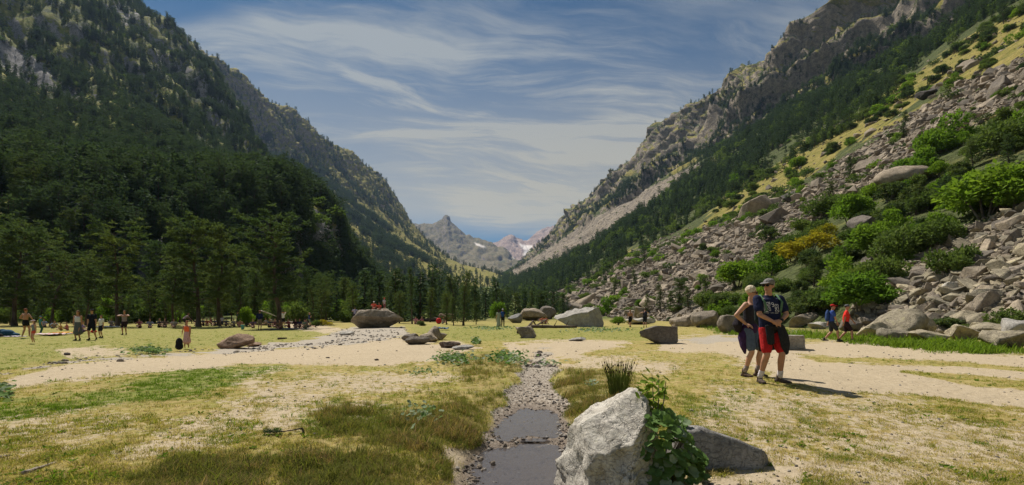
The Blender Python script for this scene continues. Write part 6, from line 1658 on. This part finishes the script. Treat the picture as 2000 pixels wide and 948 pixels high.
who(362, 640, 607, 'man in a pale pink shirt bending forward', 145, H=1.72, top=((.46, .33, .34), TEE), bottom=((.06, .05, .05), SHO), hat=((.30, .10, .09), 'cap'), pelvis=(0, .18, .86), lean=(0, -.75, .75), hands=((-.2, -.52, .82), (.2, -.52, .82)))
who(365, 682, 624, 'child in an orange swim top wading at the stony edge with a black bag', 5, H=1.22, skin=SKIN_T, top=((.85, .16, .06), 'tank'), bottom=((.62, .36, .36), 'skirt'), hair=((.22, .09, .04), 'short'), hands=((-.30, -.05, .72), (.22, -.02, .74)), shoes=None)
who(507, 645, 602, 'man in navy jacket and beige shorts seen from behind near the pines', 180, H=1.74, top=((.02, .025, .075), 'long'), bottom=((.26, .20, .14), SHO), hat=((.42, .20, .17), 'cap'), hands=((-.1, -.16, 1.1), (.1, -.16, 1.1)))
who(553, 629, 602, 'person in a white t-shirt behind the big pine trunk', 180, Y=58, H=1.7, top=(WHITE, TEE), bottom=(BLACK, SHO), hands=((-.1, -.15, 1.6), (.1, -.15, 1.6)), shoes=(.5, .48, .45))
who(604, 622, 594, 'boy in blue shirt and sun hat standing at the edge of the shade', 100, Y=55, H=1.5, top=((.03, .05, .16), TEE), bottom=((.16, .20, .16), SHO), hat=((.5, .34, .22), 'brim'), hands=((-.06, -.22, 1.36), (.06, -.2, 1.3)))
who(434, 632, 612, 'child in white beside the pine trunk', 30, Y=57, H=1.2, top=((.6, .52, .54), TEE), bottom=((.05, .05, .06), SHO))
who(483, 622, 604, 'person in an orange top standing among the pines', 150, Y=64, H=1.5, top=((.55, .13, .05), TEE), bottom=((.05, .10, .06), 'trousers'))
who(464, 624, 603, 'person in grey blue standing in the shade of the pines', 90, Y=62, H=1.65, top=((.10, .13, .16), TEE), bottom=((.03, .04, .06), 'trousers'))
# children on the huge boulder
BD = 46.0
def on_rock(px_, feet_row, H, label, **kw):
    b = bpy.data.objects['boulder'] if False else None
    x = (px_ - 1000) / F * ROCK_P.y
    h = ROCK_BVH.ray_cast(Vector((x, ROCK_P.y + ROCK_DY, 20)), Vector((0, 0, -1)))
    z = h[0].z if h[0] is not None else ROCK_P.z + 1.7
    return person(px_, feet_row, label, H=H, base=(x, ROCK_P.y + ROCK_DY, z - .02), voxel=.024, group='children on the huge boulder', **kw)
_rk = [o for o in COL.objects if o.get('label', '').startswith('huge undercut')][0]
ROCK_P = Vector(_rk.location); ROCK_DY = -0.3
_vv = np.empty(len(_rk.data.vertices) * 3, np.float32); _rk.data.vertices.foreach_get('co', _vv); _vv = _vv.reshape(-1, 3) + np.array(ROCK_P)
ROCK_BVH = tree_for(_vv, np.array([tuple(p.vertices) for p in _rk.data.polygons]))
ORG = (.72, .10, .06)
on_rock(732, 603, 1.35, 'child in orange with a pale cap sitting leftmost on the huge boulder', rz=R(20), skin=SKIN_T, top=(ORG, TEE), bottom=(ORG, SHO), hat=(WHITE, 'cap'), **SIT)
on_rock(742, 604, 1.3, 'child in orange sitting in the middle of the boulder top', rz=R(-10), skin=SKIN_T, top=((.6, .09, .05), TEE), bottom=((.6, .09, .05), SHO), hair=((.2, .06, .03), 'short'), **SIT)
on_rock(752, 603, 1.15, 'child with a red cap and pale shirt standing on the boulder top', rz=R(60), top=((.52, .42, .5), TEE), bottom=((.25, .1, .12), SHO), hat=((.6, .03, .05), 'cap'), skin=SKIN_T)
who(699, 622, 608, 'child in a pale shirt climbing the left side of the huge boulder', 190, base=tuple(ROCK_P + Vector((-2.05, -.75, .55))), H=1.25, top=((.40, .36, .48), TEE), bottom=((.06, .05, .08), SHO), hands=((-.2, -.3, 1.2), (.2, -.3, 1.25)))
# people sitting in the grass and in the shade of the pines
random.seed(9)
SEATS = [(104, 642, 60, (.40, .45, .60), 'person in a blue and white striped shirt sitting bent over the blankets', dict(lean=(0, -.7, .8))), (130, 645, -60, (.50, .17, .18), 'child in a reddish top sitting behind the blankets', dict(H=1.3)),
         (272, 641, 10, (.22, .07, .07), 'seated person in dark red facing the meadow, left of the one in grey blue', {}), (293, 641, 40, (.17, .19, .26), 'seated person in grey blue beside the one in dark red', {}), (312, 640, 70, (.04, .04, .05), 'seated person in black, left of a seated pair', {}), (322, 640, 30, (.16, .11, .08), 'seated person in brown, right of a seated pair', {}),
         (384, 637, 20, (.10, .04, .05), 'seated person in dark red under the round-crowned pine, leftmost', {}), (396, 637, -20, (.05, .05, .07), 'seated person in black under the round-crowned pine', {}), (404, 637, 40, (.30, .08, .05), 'seated person in rust red under the round-crowned pine', {}), (419, 637, 0, (.07, .07, .09), 'seated person in dark grey beside the pine trunk', {}),
         (469, 640, -150, (.42, .20, .16), 'seated person with a bare reddish back under the pines', {}), (474, 644, 190, (.12, .34, .29), 'small child in a teal shirt sitting on the grass', dict(H=1.15)), (482, 638, 150, (.06, .05, .06), 'seated person in black behind the child in teal', {}),
         (527, 640, 60, (.05, .055, .07), 'seated person in dark clothes left of the big pine trunk', {}), (537, 640, 20, (.14, .06, .08), 'seated person in plum leaning near the big pine trunk', {}), (563, 641, -30, (.26, .05, .045), 'seated person in red right of the big pine trunk', {}), (577, 641, 10, (.06, .02, .025), 'seated person in dark red right of the one in red', {}),
         (585, 642, -20, (.03, .035, .06), 'seated person in navy at the right of the shade', {}), (1059, 633, 0, (.60, .16, .07), 'left of two bathers in orange sitting by the rounded pale boulder', {}), (1066, 633, 20, (.52, .13, .06), 'right of two bathers in orange sitting by the rounded pale boulder', {}),
         (866, 627, 80, (.60, .52, .5), 'person in white sitting right of the red bag', {}), (812, 626, 30, (.5, .2, .25), 'person in pink sitting in the far meadow', {}), (824, 626, -30, (.3, .12, .14), 'person in dark pink sitting beside the one in pink', {}), (162, 652, 120, (.30, .20, .34), 'person in pale purple sitting behind the woman in white top', {})]
SEATS += [(340, 641, 30, (.35, .30, .28), 'seated person in beige left of the bending man', {}), (412, 634, -40, (.28, .10, .12), 'seated person in wine red behind the one in dark grey', {}), (442, 637, 50, (.08, .10, .16), 'seated person in slate blue right of the child in white', {}), (456, 639, -20, (.33, .27, .20), 'seated person in tan left of the bare reddish back', {}),
 (494, 641, 20, (.10, .06, .10), 'seated person in dark purple left of the man in navy jacket', {}), (519, 636, -30, (.36, .33, .31), 'seated person in pale grey behind the blue picnic blanket', {}), (546, 644, 0, (.24, .13, .06), 'seated person in brown orange at the front of the blue picnic blanket', {}), (595, 643, -40, (.16, .20, .12), 'seated person in olive next to the one lying back', {}),
 (86, 640, 20, (.24, .28, .40), 'seated person in pale blue behind the white and pink blanket', {}), (118, 646, -30, (.55, .30, .10), 'child in orange yellow sitting on the yellow towel', dict(H=1.2)), (218, 639, 60, (.30, .26, .26), 'seated person in grey brown on the pale cloth', {})]
for px_, foot, rz_, col, lab, kw in SEATS:
    pose = dict(SIT); pose.update({q: v for q, v in kw.items() if q != 'H'})
    who(px_, foot, None, lab, rz_, H=kw.get('H', 1.68), top=(col, TEE), bottom=(tuple(c * .6 + .01 for c in col), SHO), hair=(random.choice([(.05, .03, .02), (.14, .08, .04), (.25, .17, .09)]), 'short'), skin=random.choice([SKIN, SKIN_T]), shoes=None if foot > 640 else (.06, .05, .05), voxel=.03, Y=None if foot > 630 else 62, **pose)
who(603, 640, None, 'person lying back on one elbow at the right end of the shade', 95, H=1.7, top=((.20, .13, .12), TEE), bottom=((.05, .06, .05), SHO), voxel=.03, **SITL)
# ================================================================== SMALL THINGS
def soft_thing(name, label, cat, px_, foot, parts, group=None, Y=None):
    p = gpt(px_, foot) if Y is None else Vector(((px_ - 1000) / F * Y, Y, surf_at((px_ - 1000) / F * Y, Y)))
    S = Solid()
    for c, r in parts: S.ell(c, r)
    return p, S
def lump(name, label, cat, px_, foot, parts, col, vox=.03, group=None, Y=None):
    p, S = soft_thing(name, label, cat, px_, foot, parts, group, Y)
    o = S.obj(name, cmat(col), None, vox, 2); o.location = p; tag(o, label, cat, group); return o
lump('rucksack', 'big blue rucksack lying at the far left end of the meadow', 'rucksack', 14, 658, [((0, 0, .22), (.42, .3, .24)), ((.35, .1, .12), (.32, .25, .13)), ((-.3, 0, .3), (.25, .22, .2))], (.02, .07, .13))
lump('rucksack', 'black rucksack in front of the blue one at the far left', 'rucksack', 4, 659, [((0, -.2, .12), (.2, .2, .14))], (.015, .015, .02))
lump('bag', 'red rounded bag beside the brown block in the far meadow', 'bag', 857, 627, [((0, 0, .35), (.35, .3, .38))], (.55, .03, .03), Y=62)
lump('bag', 'black bag held by the child in the orange swim top', 'bag', 350, 668, [((0, 0, .35), (.14, .1, .2)), ((0, 0, .2), (.16, .12, .14))], (.015, .016, .02), Y=20.3)
lump('bag', 'red bag on the blankets behind the man in black', 'bag', 183, 651, [((0, 0, .12), (.22, .16, .12))], (.5, .03, .03))
def cloth_patch(name, label, cat, px_, foot, w, d, col, col2=None, hump=0.06, rz=0.0, seed=1):
    p = gpt(px_, foot); n = 12
    gx_, gy_ = np.meshgrid(np.linspace(-w / 2, w / 2, n), np.linspace(-d / 2, d / 2, n), indexing='ij')
    z = .02 + hump * (0.5 + 0.5 * gnoise(gx_ * 4 + seed, gy_ * 4, seed=seed)) + hump * np.abs(gnoise(gx_ * 9, gy_ * 9, seed=seed + 3))
    V = np.stack([gx_ + .04 * gnoise(gx_ * 3, gy_ * 3, seed=seed + 1), gy_, z], -1).reshape(-1, 3); i = np.arange(n * n).reshape(n, n)
    q = np.stack([i[:-1, :-1], i[1:, :-1], i[1:, 1:], i[:-1, 1:]], -1).reshape(-1, 4)
    if col2:
        m = Mat('cloth_stripe_%d' % seed, .9, .1); s_ = m.n.new('ShaderNodeSeparateXYZ'); m.l.new(m.obj(), s_.inputs[0])
        m.base(m.mix(m.M('GREATER_THAN', m.M('FRACT', m.M('MULTIPLY', s_.outputs[0], 5.0)), .5), col, col2)); mt = m.m
    else: mt = cmat(col)
    o = link(name, np_mesh(name, V, q, mt), loc=p, rot=(0, 0, rz)); o.modifiers.new('thick', 'SOLIDIFY').thickness = .02
    return tag(o, label, cat)
cloth_patch('blanket', 'white and pink crumpled blanket with things on it', 'blanket', 103, 655, 1.7, 1.6, (.60, .55, .55), (.55, .30, .28), .10, .2, 1)
cloth_patch('towel', 'yellow and orange towel on the grass between the girl and woman in white', 'towel', 130, 652, 1.3, 1.2, (.62, .42, .06), (.6, .2, .05), .10, -.2, 2)
cloth_patch('towel', 'pale towel at the feet of the shirtless man', 'towel', 28, 659, 1.1, .6, (.55, .48, .52), None, .06, .1, 3)
cloth_patch('blanket', 'blue picnic blanket in the shade of the big pine', 'blanket', 548, 643, 2.6, 1.2, (.05, .10, .20), None, .06, .1, 4)
cloth_patch('jacket', 'blue jacket lying in the grass right of the pointed rock', 'jacket', 864, 645, .9, .8, (.06, .12, .26), None, .18, .3, 5)
cloth_patch('blanket', 'pale cloth lying behind the boy in white', 'blanket', 212, 640, 2.0, 1.4, (.58, .55, .54), None, .12, .1, 6)
# logs and dead wood
def log(px0, py0, px1, py1, r0, r1, label, Y0=None, Y1=None, lift0=0, lift1=0, name='log', cat='log', mat=BARK2, branches=3, seed=1):
    g = lambda a, b, Y, l: (gpt(a, b) if Y is None else Vector(((a - 1000) / F * Y, Y, surf_at((a - 1000) / F * Y, Y)))) + Vector((0, 0, l))
    A, B = np.array(g(px0, py0, Y0, lift0 + r0)), np.array(g(px1, py1, Y1, lift1 + r1)); rng = np.random.default_rng(seed)
    t = np.linspace(0, 1, 9)[:, None]; L = np.linalg.norm(B - A)
    path = (B - A) * t + rng.normal(0, .012 * L, (9, 3)) * np.array([1, 1, .4]) * (t * (1 - t) * 4)
    o = link(name, None, loc=A); T = Tubes(); T.add(path, np.interp(t[:, 0], [0, 1], [r0, r1]) * rng.uniform(.88, 1.1, 9), 9); 
    tr = T.mesh('trunk', mat); bm = bmesh.new(); bm.from_mesh(tr); bmesh.ops.holes_fill(bm, edges=bm.edges); bm.to_mesh(tr); bm.free()
    link('trunk', tr, o)
    for i in range(branches):
        q = path[2 + i * 2 % 6]; d = rng.normal(0, 1, 3); d[2] = abs(d[2]); d /= np.linalg.norm(d)
        T2 = Tubes(); T2.add([q, q + d * L * .07, q + d * L * .14 + rng.normal(0, .02, 3) * L], [r1 * .5, r1 * .35, r1 * .12], 6); link('branch', T2.mesh('branch', mat), o)
    return tag(o, label, cat)
DEAD = bark_mat('dead_wood', (.20, .165, .13), (.38, .33, .27)); DEADB = bark_mat('dead_wood_dark', (.075, .055, .045), (.14, .105, .08))
log(1038, 641, 1126, 641, .16, .10, 'fallen log lying in the grass in front of the rounded pale boulder', mat=DEADB, seed=3)
log(1012, 652, 1058, 626, .10, .05, 'bare dark branch leaning up over the dark-fronted rock', lift1=.35, mat=DEADB, seed=4)
log(528, 624, 562, 624, .12, .10, 'pale fallen trunk behind the man in navy jacket', Y0=62, Y1=62, lift0=.5, lift1=.3, mat=DEAD, seed=5)
log(564, 622, 602, 626, .14, .10, 'pale fallen trunk right of the big pine trunk', Y0=60, Y1=58, lift0=.3, mat=DEAD, seed=6)
log(598, 630, 648, 626, .12, .07, 'grey fallen trunk at the edge of the gravel right of the shade', mat=DEAD, seed=7)
log(510, 600, 540, 605, .07, .04, 'pale broken dead branch hanging beside the big pine trunk', Y0=53, Y1=52, lift0=1.7, lift1=1.1, mat=DEAD, seed=8, name='dead_branch', cat='branch')
log(425, 640, 446, 640, .05, .04, 'thin pale stick on the lawn left of the brown boulder', mat=DEAD, seed=9, name='stick', cat='stick', branches=1)
log(543, 664, 560, 662, .06, .04, 'short dead stump branch on the gravel right of the brown boulder', mat=DEADB, seed=10, name='dead_branch', cat='branch')
log(46, 929, 108, 906, .018, .010, 'weathered driftwood stick on the dry grass at the lower left', mat=DEAD, seed=11, name='stick', cat='stick')
log(-4, 898, 20, 892, .016, .010, 'short piece of driftwood at the left edge', mat=DEAD, seed=12, name='stick', cat='stick', branches=1)
# the pine sprig with its bare stalk
p = gpt(535, 850); sp = link('pine_sprig', None, loc=p, rot=(0, 0, .15)); tag(sp, 'dark pine sprig with a bare crooked stalk lying on the dry grass', 'sprig')
T = Tubes(); T.add([(-.05, 0, .03), (.08, .01, .03), (.18, .02, .04), (.265, .03, .055)], [.006, .006, .007, .008], 6); link('stalk', T.mesh('stalk', DEADB), sp)
T = Tubes(); T.add([(.262, .03, .06), (.28, .02, .03), (.285, .015, .0)], [.009, .012, .014], 6); link('stub', T.mesh('stub', DEADB), sp)
rng = np.random.default_rng(3); C = Cards(); n = 420
C.add(np.c_[rng.uniform(-.10, .07, n), rng.normal(0, .018, n), .03 + np.abs(rng.normal(0, .012, n))], np.c_[rng.normal(-.3, .6, n), rng.normal(0, .8, n), rng.normal(.15, .4, n)], rng.uniform(.03, .055, n), np.full(n, .004)); link('needles', C.mesh('needles', NEEDLE_FAR, rng), sp)

# ---------- foreground rock, the slab behind it and the plants
HERO_M = rock_mat('hero_rock', (0.44, 0.40, 0.34), (0.62, 0.575, 0.50), (0.52, 0.48, 0.33), (0.20, 0.18, 0.165), 0.45, 3.2, 0.016, (1, 1, 3.0), False)
def hero_rock():
    v, f = ico(7)
    v = v * 1.6 * np.array([1, .9, 1]) + np.array([0, 0.05, .2])
    def cut(n, p):
        nonlocal v
        n = np.array(n, float); n /= np.linalg.norm(n); t = np.maximum(0, (v - np.array(p)) @ n); v = v - t[:, None] * n
    for _ in range(2):
        cut((-.95, -.25, .12), (-.385, 0, .3)); cut((-.50, .05, .87), (-.06, .0, .665)); cut((-.33, -.62, .70), (-.05, -.12, .64)); cut((.05, .8, .6), (.05, .22, .70))
        cut((.72, .1, .75), (.23, .0, .77)); cut((.90, -.42, .16), (.40, 0, .40)); cut((.55, -.80, .18), (.20, -.36, .35)); cut((-.28, -.93, .22), (-.10, -.43, .22)); cut((0, 0, -1), (0, 0, -.18)); cut((.8, .5, .3), (.36, .2, .4)); cut((-.7, .6, .4), (-.3, .25, .45))
        cut((-.15, -.2, 1), (.18, .0, .86))
    n = v - np.array([0, .0, .3]); n /= np.linalg.norm(n, axis=1)[:, None]
    x, y, z = v.T
    rg = np.random.default_rng(8)
    def blocks(m_, amp, st):                                    # broken facets: every cell of the rock stands a little proud or back
        c = rg.uniform(-.55, .55, (m_, 3)) + np.array([0, 0, .35]); tilt = rg.normal(0, 1, (m_, 3)); off = rg.uniform(-1, 1, m_)
        w_ = v + .03 * np.c_[gnoise(x * 6, y * 6, z * 6, 2), gnoise(x * 6, y * 6, z * 6, 3), gnoise(x * 6, y * 6, z * 6, 4)]
        q = (w_ @ st.T); cq = c @ st.T; best = np.full(len(v), 1e9); bi = np.zeros(len(v), int)
        for i in range(m_):
            dd = ((q - cq[i]) ** 2).sum(1); k_ = dd < best; best[k_] = dd[k_]; bi[k_] = i
        return amp * (off[bi] + 3.0 * ((w_ - c[bi]) * tilt[bi]).sum(1))
    st = np.array([[1, 0, .35], [0, 1, 0], [-.6, 0, 1.9]])
    lowf = .35 + .65 * (1 - sstep(z, .20, .40))
    d = blocks(46, .020, st) * lowf + blocks(170, .009, st) * (.5 + .5 * lowf)
    d = d + fbm(x * 4, y * 4, z * 4, 5, 5, .55) * .016 + ridged(x * 11, y * 11, z * 11, 4, 9, .55) * .005
    notch = -.07 * np.exp(-((x + .02) ** 2 / .003 + (z - .30) ** 2 / .008)) * (y < -.1) - .08 * np.exp(-((x - .14) ** 2 / .005 + (z - .12) ** 2 / .006)) * (y < -.1) - .06 * np.exp(-((x + .2) ** 2 / .0016 + (z - .10) ** 2 / .02)) * (y < -.1)
    return v + n * (d + notch)[:, None], f
p = Vector((.825, 4.14, 0)); p.z = surf_at(p.x, p.y) - .02
v, f = hero_rock(); v = v * np.array([.87, .95, .90])
ro = link('boulder', np_mesh('boulder', v, f, HERO_M), loc=p); tag(ro, 'big jagged pale rock standing beside the puddle in the foreground', 'boulder')
SLABM = rock_mat('slab_rock', (0.24, 0.225, 0.215), (0.36, 0.34, 0.32), (0.36, 0.33, 0.28), (0.11, 0.105, 0.10), 0.3, 3.0, 0.014, (1, 1, 2.5), False)
v, f = ico(5); v = v * np.array([1.6, .5, 1.2])
for nn, pt in [((0, -1, .25), (0, -.12, .1)), ((.42, .05, .9), (0, 0, .30)), ((-1, 0, 0), (-.42, 0, 0)), ((1, -.1, .2), (.46, 0, .05)), ((0, 1, .2), (0, .16, .1)), ((0, 0, -1), (0, 0, -.15)), ((-.1, 0, 1), (-.3, 0, .36)), ((.7, -.7, .1), (.30, -.12, .1))]:
    nn = np.array(nn, float); nn /= np.linalg.norm(nn); v = v - np.maximum(0, (v - np.array(pt)) @ nn)[:, None] * nn
nn = v / np.linalg.norm(v, axis=1)[:, None]; v = v + nn * (fbm(*(v.T * 4), 6, 15, .55) * .018 + ridged(*(v.T * 7), 4, 18) * .008)[:, None]
p2 = Vector((1.80, 4.42, 0)); p2.z = surf_at(p2.x, p2.y)
so = link('boulder', np_mesh('boulder', v * np.array([1, 1, .88]), f, SLABM), loc=p2, rot=(0, 0, .12)); tag(so, 'low dark slanting slab behind the leafy plant in the foreground', 'boulder')
LEAFM = leaf_mat('plant_leaf', (0.085, 0.165, 0.040), (0.13, 0.21, 0.06), (0.16, 0.24, 0.09), 0.25)
LEAFM2 = leaf_mat('young_leaf', (0.16, 0.24, 0.03), (0.22, 0.27, 0.04), (0.12, 0.22, 0.03), 0.4)
LEAFW = leaf_mat('pale_leaf', (0.22, 0.27, 0.17), (0.30, 0.34, 0.24), (0.16, 0.23, 0.11), 0.2)
def leaf_mesh(name, mat, n=14, lobes=0.10, cup=0.16, notch=True, ell=1.0):
    V = [(0, 0, 0)]; f = []
    for j in range(n):
        a = 2 * math.pi * j / n; r_ = .5 * (1 + lobes * math.cos(5 * a)) * (0.62 if notch and j == 0 else 1)
        V.append((r_ * math.cos(a) * ell, r_ * math.sin(a), cup * (r_ * 2) ** 2 * (.7 + .5 * math.cos(3 * a))))
    for j in range(n): V.append((V[1 + j][0] * .5, V[1 + j][1] * .5, V[1 + j][2] * .22 + .015 * math.cos(j * math.pi)))
    for j in range(n):
        k_ = (j + 1) % n; f += [(0, 1 + n + j, 1 + n + k_), (1 + n + j, 1 + j, 1 + k_), (1 + n + j, 1 + k_, 1 + n + k_)]
    return np_mesh(name, np.array(V), np.array(f, np.int32), mat, True)
LEAVES = [leaf_mesh('leaf', LEAFM), leaf_mesh('leaf', LEAFM, 16, .14, .22), leaf_mesh('leaf', LEAFM, 12, .08, .05), leaf_mesh('leaf', LEAFW, 14, .1, .12)]
YOUNG = leaf_mesh('leaf', LEAFM2, 10, .0, .18, False, 2.2)
def face(n_, spin=0.0):
    return (Vector(n_).to_track_quat('Z', 'Y') @ Euler((0, 0, spin)).to_quaternion()).to_euler()
plant = link('leafy_plant', None, loc=(0, 0, 0)); tag(plant, 'leafy plant with big round leaves growing beside the jagged pale rock', 'plant')
base = Vector((1.16, 4.0, surf_at(1.16, 4.0))); plant.location = base
rng = np.random.default_rng(12); random.seed(12)
def put_leaf(pos, nrm, s, me, par): link('leaf', me, par, loc=pos, rot=face(nrm, rng.uniform(0, 6.28)), scale=(s, s, s))
for i in range(235):                                           # the mound of leaves right of the rock
    t = rng.random(); zz = .03 + .52 * t ** 1.1; wx = np.interp(zz, [0, .25, .45, .6], [.33, .31, .18, .08])
    a = rng.uniform(-2.6, .5); x = wx * math.cos(a) * rng.uniform(.75, 1.05) - .09 * t + .02; y = .26 * math.sin(a) * rng.uniform(.6, 1.15)
    put_leaf((x, y, zz), (math.cos(a) * .5 + rng.normal(0, .3), -.55 + rng.normal(0, .3), .75 + rng.normal(0, .2)), rng.choice([.05, .07, .09, .115]) * rng.uniform(.85, 1.15) * (1.05 - .35 * t), LEAVES[rng.choice([0, 0, 1, 1, 2, 3])], plant)
for i in range(50):                                            # the arm trailing along the top of the slab
    t = i / 50; put_leaf((.05 + .42 * t + rng.normal(0, .03), .28 + .25 * t + rng.normal(0, .04), .50 - .25 * t + rng.normal(0, .03)), (rng.normal(.2, .4), -.5, .8), rng.uniform(.05, .09) * (1 - .3 * t), LEAVES[rng.choice([0, 1, 2, 3, 3])], plant)
for sx in (-.09, -.05, -.01, .03, .07):                                     # upright shoots with pale young leaves
    top = np.array([sx * 1.5 - .04, .05 + sx * .4, .84 - abs(sx) * 1.1]); T = Tubes(); T.add([(sx * .3 - .05, .05, .35), (sx - .03, .05, .6), top], [.006, .005, .002], 5); link('stem', T.mesh('stem', BARK2), plant)
    for j in range(14):
        t = j / 13; q = np.array([sx * .3 - .05, .05, .42]) * (1 - t) + top * t
        put_leaf(q + rng.normal(0, .018, 3), (math.cos(j * 2.4) * .6, math.sin(j * 2.4) * .5 - .3, .7), rng.uniform(.035, .052) * (1.15 - .4 * t), YOUNG, plant)
for i in range(14):
    T = Tubes(); a = rng.uniform(-2.6, .5); T.add([(rng.normal(0, .04), rng.normal(0, .04), -.03), (math.cos(a) * .1, math.sin(a) * .08, .18), (math.cos(a) * .2, math.sin(a) * .16, .34)], [.006, .005, .003], 5); link('stem', T.mesh('stem', BARK2), plant)
# low leafy patches in the turf
def leaf_patch(px_, row, wpx, hpx, n, s0, s1, label, single=False, pale=.4, tall=.08):
    c = gpt(px_, row); o = link('leafy_plant', None, loc=c); tag(o, label, 'plant', None)
    V, f, k_ = [], [], 0; src = [np.array([v_.co[:] for v_ in m_.vertices]) for m_ in LEAVES]; mats = []
    for i in range(n):
        a, b = rng.normal(0, .42), rng.normal(0, .42); q = gpt(px_ + a * wpx / 2, max(row + b * hpx / 2, 640)) - c
        q = Vector((q.x, q.y, q.z + tall * rng.uniform(.2, 1.0)))
        s = rng.uniform(s0, s1); li = 3 if rng.random() < pale else rng.integers(0, 3); nn_ = (rng.normal(0, .45), -.25 + rng.normal(0, .4), 1)
        if single: put_leaf(q, nn_, s, LEAVES[li], o)
        else:
            M_ = np.array(face(nn_, rng.uniform(0, 6.28)).to_matrix()); V.append(src[li] @ M_.T * s + np.array(q)); fs = [tuple(x + k_ for x in p_.vertices) for p_ in LEAVES[li].polygons]; f += fs; mats += [1 if li == 3 else 0] * len(fs); k_ += len(src[li])
    if not single:
        me = np_mesh('leaves', np.concatenate(V), f, None); me.materials.append(LEAFM); me.materials.append(LEAFW); me.polygons.foreach_set('material_index', mats)
        l_ = link('leaves', me, o); l_['kind'] = 'stuff'
    return o
leaf_patch(822, 816, 95, 44, 75, .04, .075, 'white-dotted leafy patch in the dark sedge left of the stream', True, .75, .10)
leaf_patch(890, 706, 100, 22, 240, .06, .12, 'left of two leafy clumps on the dry ridge across the stream', False, .35, .16)
leaf_patch(992, 706, 96, 30, 260, .06, .12, 'right of two leafy clumps on the dry ridge by the stream gravel', False, .4, .20)
leaf_patch(292, 688, 85, 15, 220, .08, .15, 'broad-leaved clump at the stony bank left of the child in orange', False, .45, .16)
leaf_patch(6, 770, 50, 40, 70, .06, .12, 'leafy clump at the left edge of the bright green turf', False, .5, .10)
leaf_patch(820, 728, 90, 16, 60, .04, .08, 'thin leafy patch on the dry turf below the two leafy clumps', False, .6, .05)
leaf_patch(1075, 712, 60, 14, 50, .05, .09, 'small leafy patch right of the stream gravel', False, .6, .08)
leaf_patch(1150, 756, 40, 14, 26, .04, .07, 'few pale leaves in the sedge left of the rush tussock', False, .9, .10)
leaf_patch(930, 672, 22, 14, 70, .07, .13, 'little leafy plant right of the flat brown rock', False, .4, .24)
leaf_patch(960, 642, 130, 12, 200, .10, .2, 'pale broad-leaved patch in the far meadow left of the couple', False, .7, .12)
leaf_patch(1170, 645, 160, 12, 200, .10, .2, 'pale leafy patch in the far meadow in front of the walkers', False, .6, .12)
leaf_patch(1550, 650, 60, 10, 60, .08, .14, 'leafy patch at the path edge between the man and walkers', False, .5, .12)
# the rush tussock
RUSH = leaf_mat('rush_stem', (0.18, 0.22, 0.06), (0.23, 0.26, 0.075), (0.20, 0.20, 0.08), .4); SEED = cmat((.10, .06, .035))
c = gpt(1208, 776); tu = link('rush_tussock', None, loc=c); tag(tu, 'dark green rush tussock with brown seed heads behind the jagged rock', 'rush')
T, C = Tubes(), Solid()
for i in range(150):
    a = rng.uniform(0, 6.28); r_ = .13 * math.sqrt(rng.random()); h = rng.uniform(.30, .62); sp_ = rng.uniform(.05, .32)
    b = np.array([math.cos(a) * r_, math.sin(a) * r_, -.02]); d = np.array([math.cos(a), math.sin(a), 0]) * sp_ * h
    T.add([b, b + d * .4 + (0, 0, h * .55), b + d + (0, 0, h)], [.0045, .004, .0015], 4)
    if h > .42 and i % 2: C.ell(b + d * .86 + (0, 0, h * .88), (.010, .010, .018), None, 6, 5)
me = T.mesh('stems', RUSH); st_ = link('stems', me, tu); st_['kind'] = 'stuff'
sh_ = C.obj('seed_heads', SEED, tu, 0); sh_['kind'] = 'stuff'
# ================================================================== HAZE: the valley's air
hm = bpy.data.materials.new('haze'); hm.use_nodes = True
hn, hl = hm.node_tree.nodes, hm.node_tree.links
hn.remove(hn['Principled BSDF'])
pv = hn.new('ShaderNodeVolumePrincipled')
pv.inputs['Color'].default_value = (0.44, 0.63, 1.0, 1); pv.inputs['Density'].default_value = 4.0e-5; pv.inputs['Anisotropy'].default_value = 0.25
hl.new(pv.outputs[0], hn['Material Output'].inputs['Volume'])
hx, y0, y1, z0, z1 = 5700.0, -5700.0, 9300.0, -2.0, 1600.0
hv = [(sx * hx, y, z) for z in (z0, z1) for y in (y0, y1) for sx in (-1, 1)]
haze = link('haze', np_mesh('haze', hv, [(0, 2, 3, 1), (4, 5, 7, 6), (0, 1, 5, 4), (2, 6, 7, 3), (0, 4, 6, 2), (1, 3, 7, 5)], hm, False))
tag(haze, kind='stuff')
